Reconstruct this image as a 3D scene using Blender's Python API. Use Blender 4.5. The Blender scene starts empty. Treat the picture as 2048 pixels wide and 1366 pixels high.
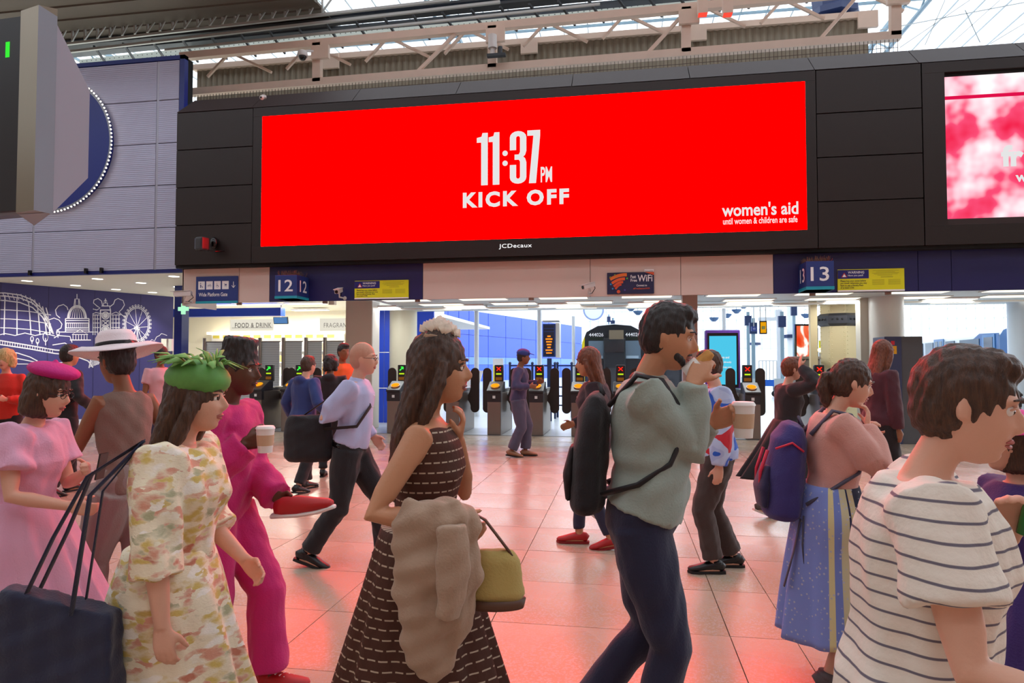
import bpy, bmesh, math, random
from mathutils import Vector, Matrix, noise
random.seed(7)
R = math.radians
scene = bpy.context.scene
# ---------------------------------------------------------------- camera
FPX = 1340.0
CAMZ = 1.55
YAW = math.atan(221 / FPX)
PITCH = math.atan(45 / FPX)
cam_data = bpy.data.cameras.new('camera')
cam_data.sensor_width = 36
cam_data.lens = 36 * FPX / 2048
cam_data.clip_end = 500
cam = bpy.data.objects.new('camera', cam_data)
scene.collection.objects.link(cam)
cam.location = (0, 0, CAMZ)
cam.rotation_euler = (R(90) + PITCH, 0, YAW)
scene.camera = cam
# ---------------------------------------------------------------- world, exposure
scene.view_settings.view_transform = 'Standard'
scene.view_settings.look = 'None'
scene.view_settings.exposure = 0.0
scene.view_settings.gamma = 1.0
scene.view_settings.use_curve_mapping = False
world = bpy.data.worlds.new('overcast_sky')
scene.world = world
world.use_nodes = True
world.node_tree.nodes['Background'].inputs[0].default_value = (0.86, 0.93, 1.0, 1)
world.node_tree.nodes['Background'].inputs[1].default_value = 3.7
SCREEN_POWER = 15.0
try:
    scene.cycles.use_denoising = True
    scene.cycles.max_bounces = 8
    scene.cycles.transparent_max_bounces = 16
    scene.cycles.sample_clamp_indirect = 4.0
except Exception:
    pass
# ---------------------------------------------------------------- camera geometry: pixel of the 2048x1366 frame -> point on a real plane
CM = Matrix.Rotation(YAW, 3, 'Z') @ Matrix.Rotation(R(90) + PITCH, 3, 'X')
FWD = Vector((-math.sin(YAW), math.cos(YAW), 0))
ORG = Vector((0, 0, CAMZ))
def ray(px, py): return CM @ Vector(((px - 1024) / FPX, (683 - py) / FPX, -1))
def PY(px, py, Y):
    r = ray(px, py); return ORG + r * (Y / r.y)
def PZ(px, py, z):
    r = ray(px, py); return ORG + r * ((z - CAMZ) / r.z)
def PF(px, py): return PZ(px, py, 0.0)
def PD(px, py, d):
    r = ray(px, py); return ORG + r * (d / r.dot(FWD))
def Xo(px, Y): return PY(px, 728, Y).x
def Zo(px, py, Y): return PY(px, py, Y).z
# ---------------------------------------------------------------- object helpers
COL = scene.collection
def wm(o):
    m = o.matrix_basis.copy()
    while o.parent:
        o = o.parent; m = o.matrix_basis @ m
    return m
def tag(o, label=None, cat=None, group=None, kind=None):
    if label: o['label'] = label
    if cat: o['category'] = cat
    if group: o['group'] = group
    if kind: o['kind'] = kind
    return o
def thing(name, label, cat, loc=(0, 0, 0), rz=0.0, group=None, kind=None):
    o = bpy.data.objects.new(name, None)
    o.empty_display_size = 0.2
    COL.objects.link(o)
    o.location = loc; o.rotation_euler = (0, 0, rz)
    return tag(o, label, cat, group, kind)
def link_mesh(name, me, m, parent=None):
    o = bpy.data.objects.new(name, me)
    COL.objects.link(o)
    if m is not None and len(me.materials) == 0: me.materials.append(m)
    if parent is not None: o.parent = parent
    return o
class G:
    """collects verts and faces in world coordinates"""
    def __init__(s): s.v = []; s.f = []
    def add(s, vs, fs):
        n = len(s.v); s.v += [Vector(v) for v in vs]
        s.f += [tuple(i + n for i in f) for f in fs]; return s
    def box(s, x0, x1, y0, y1, z0, z1):
        x0, x1 = min(x0, x1), max(x0, x1); y0, y1 = min(y0, y1), max(y0, y1); z0, z1 = min(z0, z1), max(z0, z1)
        return s.add([(x, y, z) for x in (x0, x1) for y in (y0, y1) for z in (z0, z1)],
                     [(0, 1, 3, 2), (4, 6, 7, 5), (0, 4, 5, 1), (2, 3, 7, 6), (0, 2, 6, 4), (1, 5, 7, 3)])
    def obox(s, c, ax, ay, az):
        c = Vector(c); ax = Vector(ax); ay = Vector(ay); az = Vector(az)
        vs = [c + ax * i + ay * j + az * k for i in (-1, 1) for j in (-1, 1) for k in (-1, 1)]
        fs = [(0, 1, 3, 2), (4, 6, 7, 5), (0, 4, 5, 1), (2, 3, 7, 6), (0, 2, 6, 4), (1, 5, 7, 3)]
        if ax.cross(ay).dot(az) < 0: fs = [f[::-1] for f in fs]
        return s.add(vs, fs)
    def beam(s, a, b, w, h=None, up=(0, 0, 1)):
        h = w if h is None else h
        a = Vector(a); b = Vector(b); d = (b - a); L = d.length
        if L < 1e-6: return s
        d /= L; up = Vector(up)
        if abs(d.dot(up)) > .98: up = Vector((0, 1, 0))
        sd = d.cross(up).normalized(); u = sd.cross(d).normalized()
        return s.obox((a + b) / 2, d * L / 2, sd * w / 2, u * h / 2)
    def prism(s, poly, o, u, v, n):
        """poly of 2D points in frame (o,u,v), extruded by vector n"""
        o = Vector(o); u = Vector(u); v = Vector(v); n = Vector(n)
        a = [o + u * p[0] + v * p[1] for p in poly]; k = len(a)
        area = sum(poly[i][0] * poly[(i + 1) % k][1] - poly[(i + 1) % k][0] * poly[i][1] for i in range(k))
        ccw = (area > 0) == (u.cross(v).dot(n) > 0)
        top = tuple(range(k, 2 * k)); bot = tuple(range(k - 1, -1, -1))
        sides = [(i, (i + 1) % k, k + (i + 1) % k, k + i) for i in range(k)]
        fs = [top, bot] + sides
        if not ccw: fs = [f[::-1] for f in fs]
        return s.add(a + [p + n for p in a], fs)
    def tube(s, pts, rad, n=10, cap=True, frames=None):
        """round (or elliptic: rad item may be (ra, rb)) tube through the points"""
        pts = [Vector(p) for p in pts]; m = len(pts)
        if not isinstance(rad, (list, tuple)) or (len(rad) == 2 and m != 2 and not isinstance(rad[0], (list, tuple))): rad = [rad] * m
        base = len(s.v); prev = None
        for i, p in enumerate(pts):
            d = (pts[min(i + 1, m - 1)] - pts[max(i - 1, 0)])
            d = d.normalized() if d.length > 1e-9 else Vector((0, 0, 1))
            if prev is None:
                ref = Vector((0, 1, 0)) if abs(d.y) < .9 else Vector((1, 0, 0))
            else: ref = prev
            a = (ref - d * ref.dot(d)).normalized(); b = d.cross(a); prev = a
            ra, rb = (rad[i] if isinstance(rad[i], (list, tuple)) else (rad[i], rad[i]))
            for k in range(n):
                t = 2 * math.pi * k / n
                s.v.append(p + a * math.cos(t) * ra + b * math.sin(t) * rb)
        for i in range(m - 1):
            for k in range(n):
                q = base + i * n
                s.f.append((q + k, q + (k + 1) % n, q + n + (k + 1) % n, q + n + k))
        if cap:
            s.f.append(tuple(base + k for k in range(n - 1, -1, -1)))
            s.f.append(tuple(base + (m - 1) * n + k for k in range(n)))
        return s
    def cyl(s, a, b, r, n=16): return s.tube([a, b], [r, r], n)
    def sphere(s, c, r, n=16, m=10, rot=None):
        c = Vector(c); r = Vector(r) if isinstance(r, (tuple, list, Vector)) else Vector((r, r, r))
        vs = [Vector((0, 0, -1))]
        for i in range(1, m):
            t = math.pi * i / m - math.pi / 2
            vs += [Vector((math.cos(t) * math.cos(2 * math.pi * k / n), math.cos(t) * math.sin(2 * math.pi * k / n), math.sin(t))) for k in range(n)]
        vs.append(Vector((0, 0, 1)))
        fs = [(0, 1 + (k + 1) % n, 1 + k) for k in range(n)]
        for i in range(m - 2):
            for k in range(n):
                q = 1 + i * n; fs.append((q + k, q + (k + 1) % n, q + n + (k + 1) % n, q + n + k))
        q = 1 + (m - 2) * n; fs += [(q + k, q + (k + 1) % n, len(vs) - 1) for k in range(n)]
        out = []
        for v in vs:
            w = Vector((v.x * r.x, v.y * r.y, v.z * r.z))
            out.append(c + (rot @ w if rot else w))
        return s.add(out, fs)
    def disc(s, c, n_, r, k=24, ring=0.0):
        c = Vector(c); n_ = Vector(n_).normalized()
        a = n_.orthogonal().normalized(); b = n_.cross(a)
        pts = [(math.cos(2 * math.pi * i / k), math.sin(2 * math.pi * i / k)) for i in range(k)]
        o = [c + (a * x + b * y) * r for x, y in pts]
        if ring <= 0: return s.add(o, [tuple(range(k))])
        i_ = [c + (a * x + b * y) * ring for x, y in pts]
        return s.add(o + i_, [(i, (i + 1) % k, k + (i + 1) % k, k + i) for i in range(k)])
    def ribbon(s, pts, w, n_, closed=False):
        """flat line of width w lying in the plane with normal n_"""
        pts = [Vector(p) for p in pts]; n_ = Vector(n_).normalized(); m = len(pts)
        if closed: pts = pts + [pts[0]]; m += 1
        L = []; Rr = []
        for i in range(m):
            if closed and i in (0, m - 1): d = pts[1] - pts[m - 2]
            else: d = pts[min(i + 1, m - 1)] - pts[max(i - 1, 0)]
            sd = n_.cross(d)
            sd = sd.normalized() * w / 2 if sd.length > 1e-9 else Vector((0, 0, 0))
            L.append(pts[i] + sd); Rr.append(pts[i] - sd)
        return s.add(L + Rr, [(i, m + i, m + i + 1, i + 1) for i in range(m - 1)])
    def build(s, name, m, parent=None, smooth=False, bevel=0.0, seg=2):
        vs = s.v
        if parent is not None:
            inv = wm(parent).inverted(); vs = [inv @ v for v in vs]
        me = bpy.data.meshes.new(name); me.from_pydata([tuple(v) for v in vs], [], s.f)
        if bevel > 0:
            bm = bmesh.new(); bm.from_mesh(me)
            bmesh.ops.recalc_face_normals(bm, faces=bm.faces)
            es = [e for e in bm.edges if len(e.link_faces) == 2 and e.calc_face_angle(0) > R(30)]
            bmesh.ops.bevel(bm, geom=es, offset=bevel, segments=seg, affect='EDGES', profile=.6, clamp_overlap=True)
            bm.to_mesh(me); bm.free()
        if smooth: me.polygons.foreach_set('use_smooth', [True] * len(me.polygons)); 
        if smooth and bevel > 0 or smooth == 'auto':
            try: me.set_sharp_from_angle(angle=R(40))
            except Exception: pass
        me.update()
        return link_mesh(name, me, m, parent)
def struct(o): o['kind'] = 'structure'; return o
def dup(root, loc=None, rz=None, label=None, group=None):
    r = root.copy(); COL.objects.link(r)
    if loc is not None: r.location = loc
    if rz is not None: r.rotation_euler = (0, 0, rz)
    if label: r['label'] = label
    if group: r['group'] = group
    for ch in list(root.children):
        c = ch.copy(); COL.objects.link(c); c.parent = r
        for g in list(ch.children):
            d = g.copy(); COL.objects.link(d); d.parent = c
    return r
# ---------------------------------------------------------------- materials
def lin(c):
    if isinstance(c, str):
        c = c.lstrip('#'); c = [int(c[i:i + 2], 16) / 255 for i in (0, 2, 4)]
    return tuple((x / 12.92 if x <= .04045 else ((x + .055) / 1.055) ** 2.4) for x in c[:3]) + (1,)
MC = {}
def mat(name, col='#808080', rough=.5, metal=0.0, emit=None, es=0.0, var=0.0, vs=8.0, bump=0.0, bs=60.0, spec=.5, coat=0.0, sheen=0.0, stretch=None, sss=0.0):
    if name in MC: return MC[name]
    m = bpy.data.materials.new(name); m.use_nodes = True
    nt = m.node_tree; b = nt.nodes['Principled BSDF']
    c = lin(col)
    b.inputs['Base Color'].default_value = c
    b.inputs['Roughness'].default_value = rough
    b.inputs['Metallic'].default_value = metal
    b.inputs['Specular IOR Level'].default_value = spec
    b.inputs['Coat Weight'].default_value = coat
    b.inputs['Sheen Weight'].default_value = sheen
    if emit is not None:
        b.inputs['Emission Color'].default_value = lin(emit); b.inputs['Emission Strength'].default_value = es
    tc = None
    if var > 0 or bump > 0:
        tc = nt.nodes.new('ShaderNodeTexCoord'); mp = nt.nodes.new('ShaderNodeMapping')
        nt.links.new(tc.outputs['Object'], mp.inputs[0])
        if stretch: mp.inputs['Scale'].default_value = stretch
    if var > 0:
        n = nt.nodes.new('ShaderNodeTexNoise'); n.inputs['Scale'].default_value = vs; n.inputs['Detail'].default_value = 5
        nt.links.new(mp.outputs[0], n.inputs['Vector'])
        mx = nt.nodes.new('ShaderNodeMix'); mx.data_type = 'RGBA'
        mx.inputs[6].default_value = tuple(x * (1 - var) for x in c[:3]) + (1,)
        mx.inputs[7].default_value = tuple(min(1, x * (1 + var)) for x in c[:3]) + (1,)
        nt.links.new(n.outputs['Fac'], mx.inputs[0]); nt.links.new(mx.outputs[2], b.inputs['Base Color'])
    if bump > 0:
        n2 = nt.nodes.new('ShaderNodeTexNoise'); n2.inputs['Scale'].default_value = bs; n2.inputs['Detail'].default_value = 4
        nt.links.new(mp.outputs[0], n2.inputs['Vector'])
        bp = nt.nodes.new('ShaderNodeBump'); bp.inputs['Strength'].default_value = bump; bp.inputs['Distance'].default_value = .01
        nt.links.new(n2.outputs['Fac'], bp.inputs['Height']); nt.links.new(bp.outputs[0], b.inputs['Normal'])
    MC[name] = m
    return m
def glow(name, col, s=1.0):
    if name in MC: return MC[name]
    m = bpy.data.materials.new(name); m.use_nodes = True
    nt = m.node_tree; nt.nodes.clear()
    e = nt.nodes.new('ShaderNodeEmission'); o = nt.nodes.new('ShaderNodeOutputMaterial')
    e.inputs[0].default_value = lin(col); e.inputs[1].default_value = s
    nt.links.new(e.outputs[0], o.inputs[0]); MC[name] = m
    return m
def glassy(name, tint=(1, 1, 1), a=.85, rough=.05):
    if name in MC: return MC[name]
    m = bpy.data.materials.new(name); m.use_nodes = True
    nt = m.node_tree; nt.nodes.clear()
    t = nt.nodes.new('ShaderNodeBsdfTransparent'); t.inputs[0].default_value = (*tint, 1)
    g = nt.nodes.new('ShaderNodeBsdfGlossy'); g.inputs['Roughness'].default_value = rough
    d = nt.nodes.new('ShaderNodeBsdfTranslucent'); d.inputs[0].default_value = (*tint, 1)
    m1 = nt.nodes.new('ShaderNodeMixShader'); m2 = nt.nodes.new('ShaderNodeMixShader'); o = nt.nodes.new('ShaderNodeOutputMaterial')
    m1.inputs[0].default_value = .4; m2.inputs[0].default_value = a
    nt.links.new(g.outputs[0], m1.inputs[1]); nt.links.new(d.outputs[0], m1.inputs[2])
    nt.links.new(m1.outputs[0], m2.inputs[1]); nt.links.new(t.outputs[0], m2.inputs[2]); nt.links.new(m2.outputs[0], o.inputs[0])
    MC[name] = m
    return m
def node_mat(name, fn, rough=.5, spec=.5, metal=0, es=None):
    """fn(nt, bsdf, texcoord) wires the colour"""
    if name in MC: return MC[name]
    m = bpy.data.materials.new(name); m.use_nodes = True
    nt = m.node_tree; b = nt.nodes['Principled BSDF']
    b.inputs['Roughness'].default_value = rough; b.inputs['Specular IOR Level'].default_value = spec; b.inputs['Metallic'].default_value = metal
    tc = nt.nodes.new('ShaderNodeTexCoord')
    fn(nt, b, tc)
    MC[name] = m
    return m
def ramp(nt, fac, stops, interp='LINEAR'):
    r = nt.nodes.new('ShaderNodeValToRGB'); cr = r.color_ramp; cr.interpolation = interp
    while len(cr.elements) > 1: cr.elements.remove(cr.elements[-1])
    cr.elements[0].position = stops[0][0]; cr.elements[0].color = lin(stops[0][1])
    for p, c in stops[1:]:
        e = cr.elements.new(p); e.color = lin(c)
    nt.links.new(fac, r.inputs[0])
    return r.outputs[0]
def mapped(nt, tc, scale=(1, 1, 1), out='Object', rot=(0, 0, 0)):
    mp = nt.nodes.new('ShaderNodeMapping'); mp.inputs['Scale'].default_value = scale; mp.inputs['Rotation'].default_value = rot
    nt.links.new(tc.outputs[out], mp.inputs[0]); return mp.outputs[0]
def noise_n(nt, vec, scale, detail=4, rough=.5, dist=0):
    n = nt.nodes.new('ShaderNodeTexNoise'); n.inputs['Scale'].default_value = scale; n.inputs['Detail'].default_value = detail
    n.inputs['Roughness'].default_value = rough; n.inputs['Distortion'].default_value = dist
    nt.links.new(vec, n.inputs['Vector']); return n.outputs['Fac']
def bump_n(nt, b, h, strength=.3, dist=.01):
    bp = nt.nodes.new('ShaderNodeBump'); bp.inputs['Strength'].default_value = strength; bp.inputs['Distance'].default_value = dist
    nt.links.new(h, bp.inputs['Height']); nt.links.new(bp.outputs[0], b.inputs['Normal'])
def mixc(nt, fac, a, b_):
    mx = nt.nodes.new('ShaderNodeMix'); mx.data_type = 'RGBA'
    nt.links.new(fac, mx.inputs[0])
    for i, x in ((6, a), (7, b_)):
        if isinstance(x, str): mx.inputs[i].default_value = lin(x)
        else: nt.links.new(x, mx.inputs[i])
    return mx.outputs[2]
# ---------------------------------------------------------------- lettering: real letter outlines lying on a sign
def text_geo(txt, extrude=.004, bold=0.0, spacing=1.0, res=3):
    cu = bpy.data.curves.new('t', 'FONT'); cu.body = txt; cu.size = 1.0; cu.resolution_u = res
    cu.offset = bold; cu.space_character = spacing; cu.extrude = 0; cu.space_line = .95
    o = bpy.data.objects.new('t', cu); COL.objects.link(o)
    bpy.context.view_layer.update()
    dg = bpy.context.evaluated_depsgraph_get()
    me = bpy.data.meshes.new_from_object(o.evaluated_get(dg))
    vs = [v.co.copy() for v in me.vertices]; fs = [tuple(p.vertices) for p in me.polygons]
    bpy.data.objects.remove(o); bpy.data.curves.remove(cu); bpy.data.meshes.remove(me)
    return vs, fs
def letter(txt, o, u, v, w, h, name='lettering', m=None, parent=None, bold=0.0, spacing=1.0, align='fit', proud=.004):
    """fit txt in the rectangle with lower-left corner o, directions u, v (unit), size w x h; w None keeps the natural width"""
    vs, fs = text_geo(txt, bold=bold, spacing=spacing)
    x0 = min(p.x for p in vs); x1 = max(p.x for p in vs); y0 = min(p.y for p in vs); y1 = max(p.y for p in vs)
    sy = h / (y1 - y0); sx = w / (x1 - x0) if w else sy
    o = Vector(o); u = Vector(u).normalized(); v = Vector(v).normalized(); n = u.cross(v)
    g = G(); g.add([o + u * (p.x - x0) * sx + v * (p.y - y0) * sy + n * proud for p in vs], fs)
    return g.build(name, m, parent)
UX = Vector((1, 0, 0)); UZ = Vector((0, 0, 1)); NY = Vector((0, -1, 0))
# ================================================================ LARGE STRUCTURE
YS = 12.8      # plane of the black screen housing
YF = 13.05     # plane of the cream header below it
YW = 13.6      # plane of the silver cladding
YG = PF(1060, 872).y   # front line of the ticket gates
# ---- floor: terrazzo slabs on a dark bed
def terrazzo(nt, b, tc):
    v = mapped(nt, tc)
    vo = nt.nodes.new('ShaderNodeTexVoronoi'); vo.inputs['Scale'].default_value = 95; nt.links.new(v, vo.inputs['Vector'])
    sp = ramp(nt, vo.outputs['Distance'], [(0, '#6d5a4e'), (.16, '#a08c7e'), (.3, '#b9a99b')])
    sep = nt.nodes.new('ShaderNodeSeparateColor'); nt.links.new(vo.outputs['Color'], sep.inputs[0])
    pick = ramp(nt, sep.outputs[0], [(0, '#000000'), (.6, '#000000'), (.62, '#ffffff')], 'CONSTANT')
    base = ramp(nt, noise_n(nt, v, 1.3, 3, .5), [(.3, '#ae967e'), (.5, '#b89f87'), (.7, '#c0a992')])
    col = mixc(nt, pick, base, sp)
    nt.links.new(col, b.inputs['Base Color'])
    rr = nt.nodes.new('ShaderNodeMapRange'); rr.inputs[1].default_value = .3; rr.inputs[2].default_value = .7; rr.inputs[3].default_value = .20; rr.inputs[4].default_value = .36
    nt.links.new(noise_n(nt, v, 1.1, 2, .5), rr.inputs[0]); nt.links.new(rr.outputs[0], b.inputs['Roughness'])
    bump_n(nt, b, noise_n(nt, v, 3.5, 2), .06, .02)
M_terr = node_mat('terrazzo', terrazzo, .25, .5)
M_bed = mat('slab_bed', '#4a3c34', .9)
M_terr2 = mat('pale_platform_floor', '#c6ccd4', .28, var=.08, vs=1.2)
fl = struct(G().box(-45, 30, -14, YG - .02, -.3, -.02).build('floor', M_bed))
lx = sorted([PF(1321, 1156).x, PF(1414, 1156).x, PF(1497, 1130).x])
xs = [lx[0] - 1.05 * k for k in range(9, 0, -1)] + lx + [lx[2] + 1.05 * k for k in range(1, 9)]
ys = [.9 + .78 * k for k in range(0, 60)]
ys = [y for y in ys if y < YG - .3] + [YG - .02]
tile_me = {}
def tile_mesh(w, d):
    k = (round(w, 3), round(d, 3))
    if k not in tile_me:
        g = G(); e = .0035; t = .003
        e = .0028; g.box(e, w - e, e, d - e, -.019, 0.0)
        me = bpy.data.meshes.new('tile'); me.from_pydata([tuple(p) for p in g.v], [], g.f)
        me.materials.append(M_terr); tile_me[k] = me
    return tile_me[k]
ntile = 0
far_g = G()
for i in range(len(xs) - 1):
    for j in range(len(ys) - 1):
        w, d = xs[i + 1] - xs[i], ys[j + 1] - ys[j]
        cx, cy = xs[i] + w / 2, ys[j] + d / 2
        o = bpy.data.objects.new('tile', tile_mesh(w, d)); COL.objects.link(o)
        o.location = (xs[i], ys[j], random.uniform(-.0008, .0008)); o.parent = fl; ntile += 1
rest = G()
for (a, b_, c, d) in ((-45, xs[0], -14, YG - .02), (xs[-1], 30, -14, YG - .02), (xs[0], xs[-1], -14, ys[0])):
    rest.box(a + .004, b_ - .004, c, d - .004, -.02, 0)
o = rest.build('surrounding_paving', M_terr, fl); o['kind'] = 'stuff'
struct(G().box(-45, 60, YG - .02, 150, -.3, 0).build('floor_platform', M_terr2))
# threshold strip before the gates
struct(G().box(Xo(400, YG), Xo(2100, YG) + 2, YG - .06, YG + .04, -.01, .004).build('trim_1', mat('grey_threshold', '#6d6f72', .5)))

# ---- black screen housing
M_blk = mat('charcoal_panel', '#2b2322', .33, .25, var=.06, vs=2, spec=.5)
M_blk2 = mat('charcoal_bevel', '#3b3030', .6, .0, spec=.25)
M_gap = mat('black_gap', '#080808', .8)
XL = Xo(345, YS); XR = Xo(2048, YS) + 7
ZB = Zo(1030, 513, YS); ZT = (Zo(347, 229, YS) + Zo(1638, 137, YS)) / 2
XSL, XSR = Xo(519, YS), Xo(1618, YS)
ZSB = (Zo(519, 494, YS) + Zo(1620, 458, YS)) / 2; ZST = (Zo(519, 235, YS) + Zo(1616, 161, YS)) / 2
XP1 = Xo(500, YS); XP2 = Xo(1640, YS); XP3 = Xo(1855, YS); XS2 = Xo(1901, YS)
hous = struct(G().box(XL, XR, YS + .05, YS + .62, ZB, ZT).build('wall_screens', M_gap))
row = (ZT - ZB) / 4.05
def panels(xa, xb, name='panel'):
    for k in range(4):
        z1 = ZT - k * row; z0 = max(ZB, ZT - (k + 1) * row) if k < 3 else ZB
        G().box(xa + .008, xb - .008, YS, YS + .06, z0 + .008, z1 - .008).build(name, M_blk, hous, bevel=.004, seg=1)
panels(XL, XP1); panels(XP2, XP3)
def surround(xa, xb, sx0, sx1):
    F = YS - .01
    G().box(xa + .006, xb - .006, F, YS + .06, ZST + .0, ZT - .006).build('panel', M_blk, hous, bevel=.004, seg=1)
    G().box(xa + .006, xb - .006, F, YS + .06, ZB + .006, ZSB).build('panel', M_blk, hous, bevel=.004, seg=1)
    G().box(xa + .006, sx0, F + .003, YS + .06, ZSB, ZST).build('panel', M_blk, hous)
    G().box(sx1, xb - .006, F + .003, YS + .06, ZSB, ZST).build('panel', M_blk, hous)
surround(XP1, XP2, XSL, XSR)
surround(XP3, XR, XS2, XR - .5)
# sloping cap pieces along the top
zc = (Zo(365, 207, YS + .45) + Zo(1635, 109, YS + .45)) / 2
bx = [XL + .0, Xo(497, YS), Xo(700, YS), Xo(910, YS), Xo(1145, YS), Xo(1385, YS), Xo(1638, YS), Xo(1850, YS), Xo(2075, YS), XR]
for i in range(len(bx) - 1):
    a, b_ = bx[i] + .006, bx[i + 1] - .006
    la = .10 if i == 0 else 0
    g = G(); g.add([(a, YS - .01, ZT + .005), (b_, YS - .01, ZT + .005), (b_, YS + .45, zc), (a + la, YS + .45, zc), (a, YS + .62, ZT + .005), (b_, YS + .62, ZT + .005)],
                   [(0, 1, 2, 3), (3, 2, 5, 4), (0, 3, 4), (1, 5, 2), (0, 4, 5, 1)])
    g.build('cap_panel', M_blk2, hous)
G().box(XL, XR, YS + .05, YF + .3, ZB - .05, ZB).build('soffit_strip', M_gap, hous)

# ---- cream and blue header below the housing
M_cream = mat('cream_header', '#d5bfb4', .45, var=.05, vs=1.5, stretch=(1, 1, .15))
M_navy = mat('navy_header', '#1e1d56', .35)
ZFB = (Zo(540, 604, YF) + Zo(1800, 583, YF)) / 2
hd = struct(G().box(Xo(362, YF), XR, YF + .03, YF + .25, ZFB + .02, ZB + .02).build('wall_header', M_gap))
segs = [(362, 476, M_cream), (476, 537, M_cream), (537, 845, M_navy), (845, 1181, M_cream), (1181, 1363, M_cream), (1363, 1549, M_cream), (1549, 1840, M_navy), (1840, 1907, M_navy), (1907, 2080, M_navy)]
for a, b_, m in segs:
    G().box(Xo(a, YF) + .004, Xo(b_, YF) - .004, YF, YF + .03, ZFB, ZB + .0).build('panel', m, hd, bevel=.003, seg=1)
G().box(Xo(2080, YF), XR, YF, YF + .03, ZFB, ZB).build('panel', M_navy, hd)
G().box(Xo(362, YF) - .0, Xo(362, YF) + .03, YF, YF + 1.2, ZFB - .05, ZB).build('end_panel', M_cream, hd)

# ---- low ceiling behind the header, with flat light panels
M_soff = mat('white_ceiling', '#cfd3cf', .5)
YC1 = 17.6; ZC = ZFB + .12
cl = struct(G().box(Xo(700, YF), XR, YF + .25, YC1, ZC, ZC + .2).build('ceiling', M_soff))
M_lp = glow('ceiling_panel_glow', '#fff7e0', 1.6)
k = 0
for rowy, offs in ((14.0, 0.0), (15.2, .5), (16.5, .1)):
    for i in range(12):
        x = Xo(720, 14) + .4 + i * 1.75 + offs
        if x > XR - 2: continue
        t = thing('ceiling_light', 'square flat light panel in the low white ceiling behind the header', 'light', (x + .55, rowy + .35, ZC), group='flat light panels in the low ceiling')
        t['label'] = 'flat light panel in the low ceiling behind the header, %s row, %s from the left' % (('front', 'middle', 'back')[(14.0, 15.2, 16.5).index(rowy)], ('first', 'second', 'third', 'fourth', 'fifth', 'sixth', 'seventh', 'eighth', 'ninth', 'tenth', 'eleventh', 'twelfth')[i])
        G().box(x, x + 1.1, rowy, rowy + .55, ZC - .015, ZC + .005).build('light_frame', mat('white_metal', '#e4e4e0', .4), t)
        G().box(x + .04, x + 1.06, rowy + .04, rowy + .51, ZC - .02, ZC - .012).build('diffuser', M_lp, t)
# cables and pipes under that ceiling
ct = thing('cable_tray', 'pale cable tray hanging under the low ceiling behind the gates', 'cable tray', (Xo(1200, 15), 15.9, ZC - .1))
G().box(Xo(760, 16), XR - 1, 15.85, 16.0, ZC - .09, ZC - .05).build('tray', mat('white_metal', '#e4e4e0', .4), ct)
for i in range(9):
    x = Xo(800, 16) + i * 1.6
    G().box(x, x + .02, 15.9, 15.92, ZC - .08, ZC).build('hanger', MC['white_metal'], ct)

# ---- silver clad wall at upper left
def ribbed(nt, b, tc):
    v = mapped(nt, tc)
    w = nt.nodes.new('ShaderNodeTexWave'); w.wave_type = 'BANDS'; w.bands_direction = 'Z'; w.inputs['Scale'].default_value = 7.0
    nt.links.new(v, w.inputs['Vector'])
    b.inputs['Base Color'].default_value = lin('#afb0c8')
    bump_n(nt, b, w.outputs['Fac'], .25, .01)
M_sil = node_mat('silver_ribbed', ribbed, .36, .5, .35)
M_blue = mat('station_blue', '#10247c', .3)
M_blue2 = mat('deep_blue', '#141d6a', .35)
XWR = Xo(361, YW)
ZWT = (Zo(360, 110, YW) + Zo(145, 130, YW)) / 2
ZWB = (Zo(10, 549, YW) + Zo(340, 541, YW)) / 2
wl = struct(G().box(-40, XWR - .02, YW + .04, YW + .3, ZWB, ZWT - .03).build('wall_left', M_gap))
jx = [-40, Xo(-330, YW), Xo(-90, YW), Xo(60, YW), Xo(306, YW), XWR - .12]
jz = [Zo(330, 200, YW), Zo(330, 286, YW), Zo(330, 370, YW), Zo(330, 455, YW)]
zz = [ZWT - .09] + jz + [ZWB + .02]
for i in range(len(jx) - 1):
    for j in range(len(zz) - 1):
        G().box(jx[i] + .03, jx[i + 1] - .03, YW, YW + .05, zz[j + 1] + .008, zz[j] - .008).build('panel', M_sil, wl, bevel=.004, seg=1)
for x in jx[1:-1]:
    G().box(x - .028, x + .028, YW + .01, YW + .05, ZWB, ZWT - .09).build('joint_strip', mat('strip_silver', '#a9a9b8', .35, .5), wl)
G().box(-40, XWR, YW - .03, YW + .1, ZWT - .09, ZWT).build('edge_trim', M_blue, wl)
G().box(XWR - .12, XWR, YW - .03, YW + .1, ZWB, ZWT).build('edge_trim', M_blue, wl)
G().box(-40, XWR + .1, YW - .02, YW + .1, ZWB - .05, ZWB + .02).build('edge_trim', M_blue2, wl)
# ---- left shop front: ceiling, mural wall
A = PZ(-400, 531, ZWB); B = PZ(345, 594, ZWB); A0 = PZ(0, 565, ZWB)
dirAB = (B - A0).normalized(); A = A0 - dirAB * 9
M_cc = mat('cream_ceiling', '#e8dfca', .5)
cl2 = struct(G().box(-40, Xo(700, 20) + .5, YW + .02, 40, ZWB, ZWB + .15).build('ceiling_shop', M_cc))
mw = struct(G().obox((A + B) / 2 + Vector((0, 0, -ZWB / 2)), dirAB * (B - A).length / 2, Vector((-dirAB.y, dirAB.x, 0)) * .06, UZ * (ZWB / 2)).build('wall_mural', mat('mural_purple', '#3a3672', .5)))
MN = Vector((dirAB.y, -dirAB.x, 0)).normalized()     # towards the camera
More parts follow.
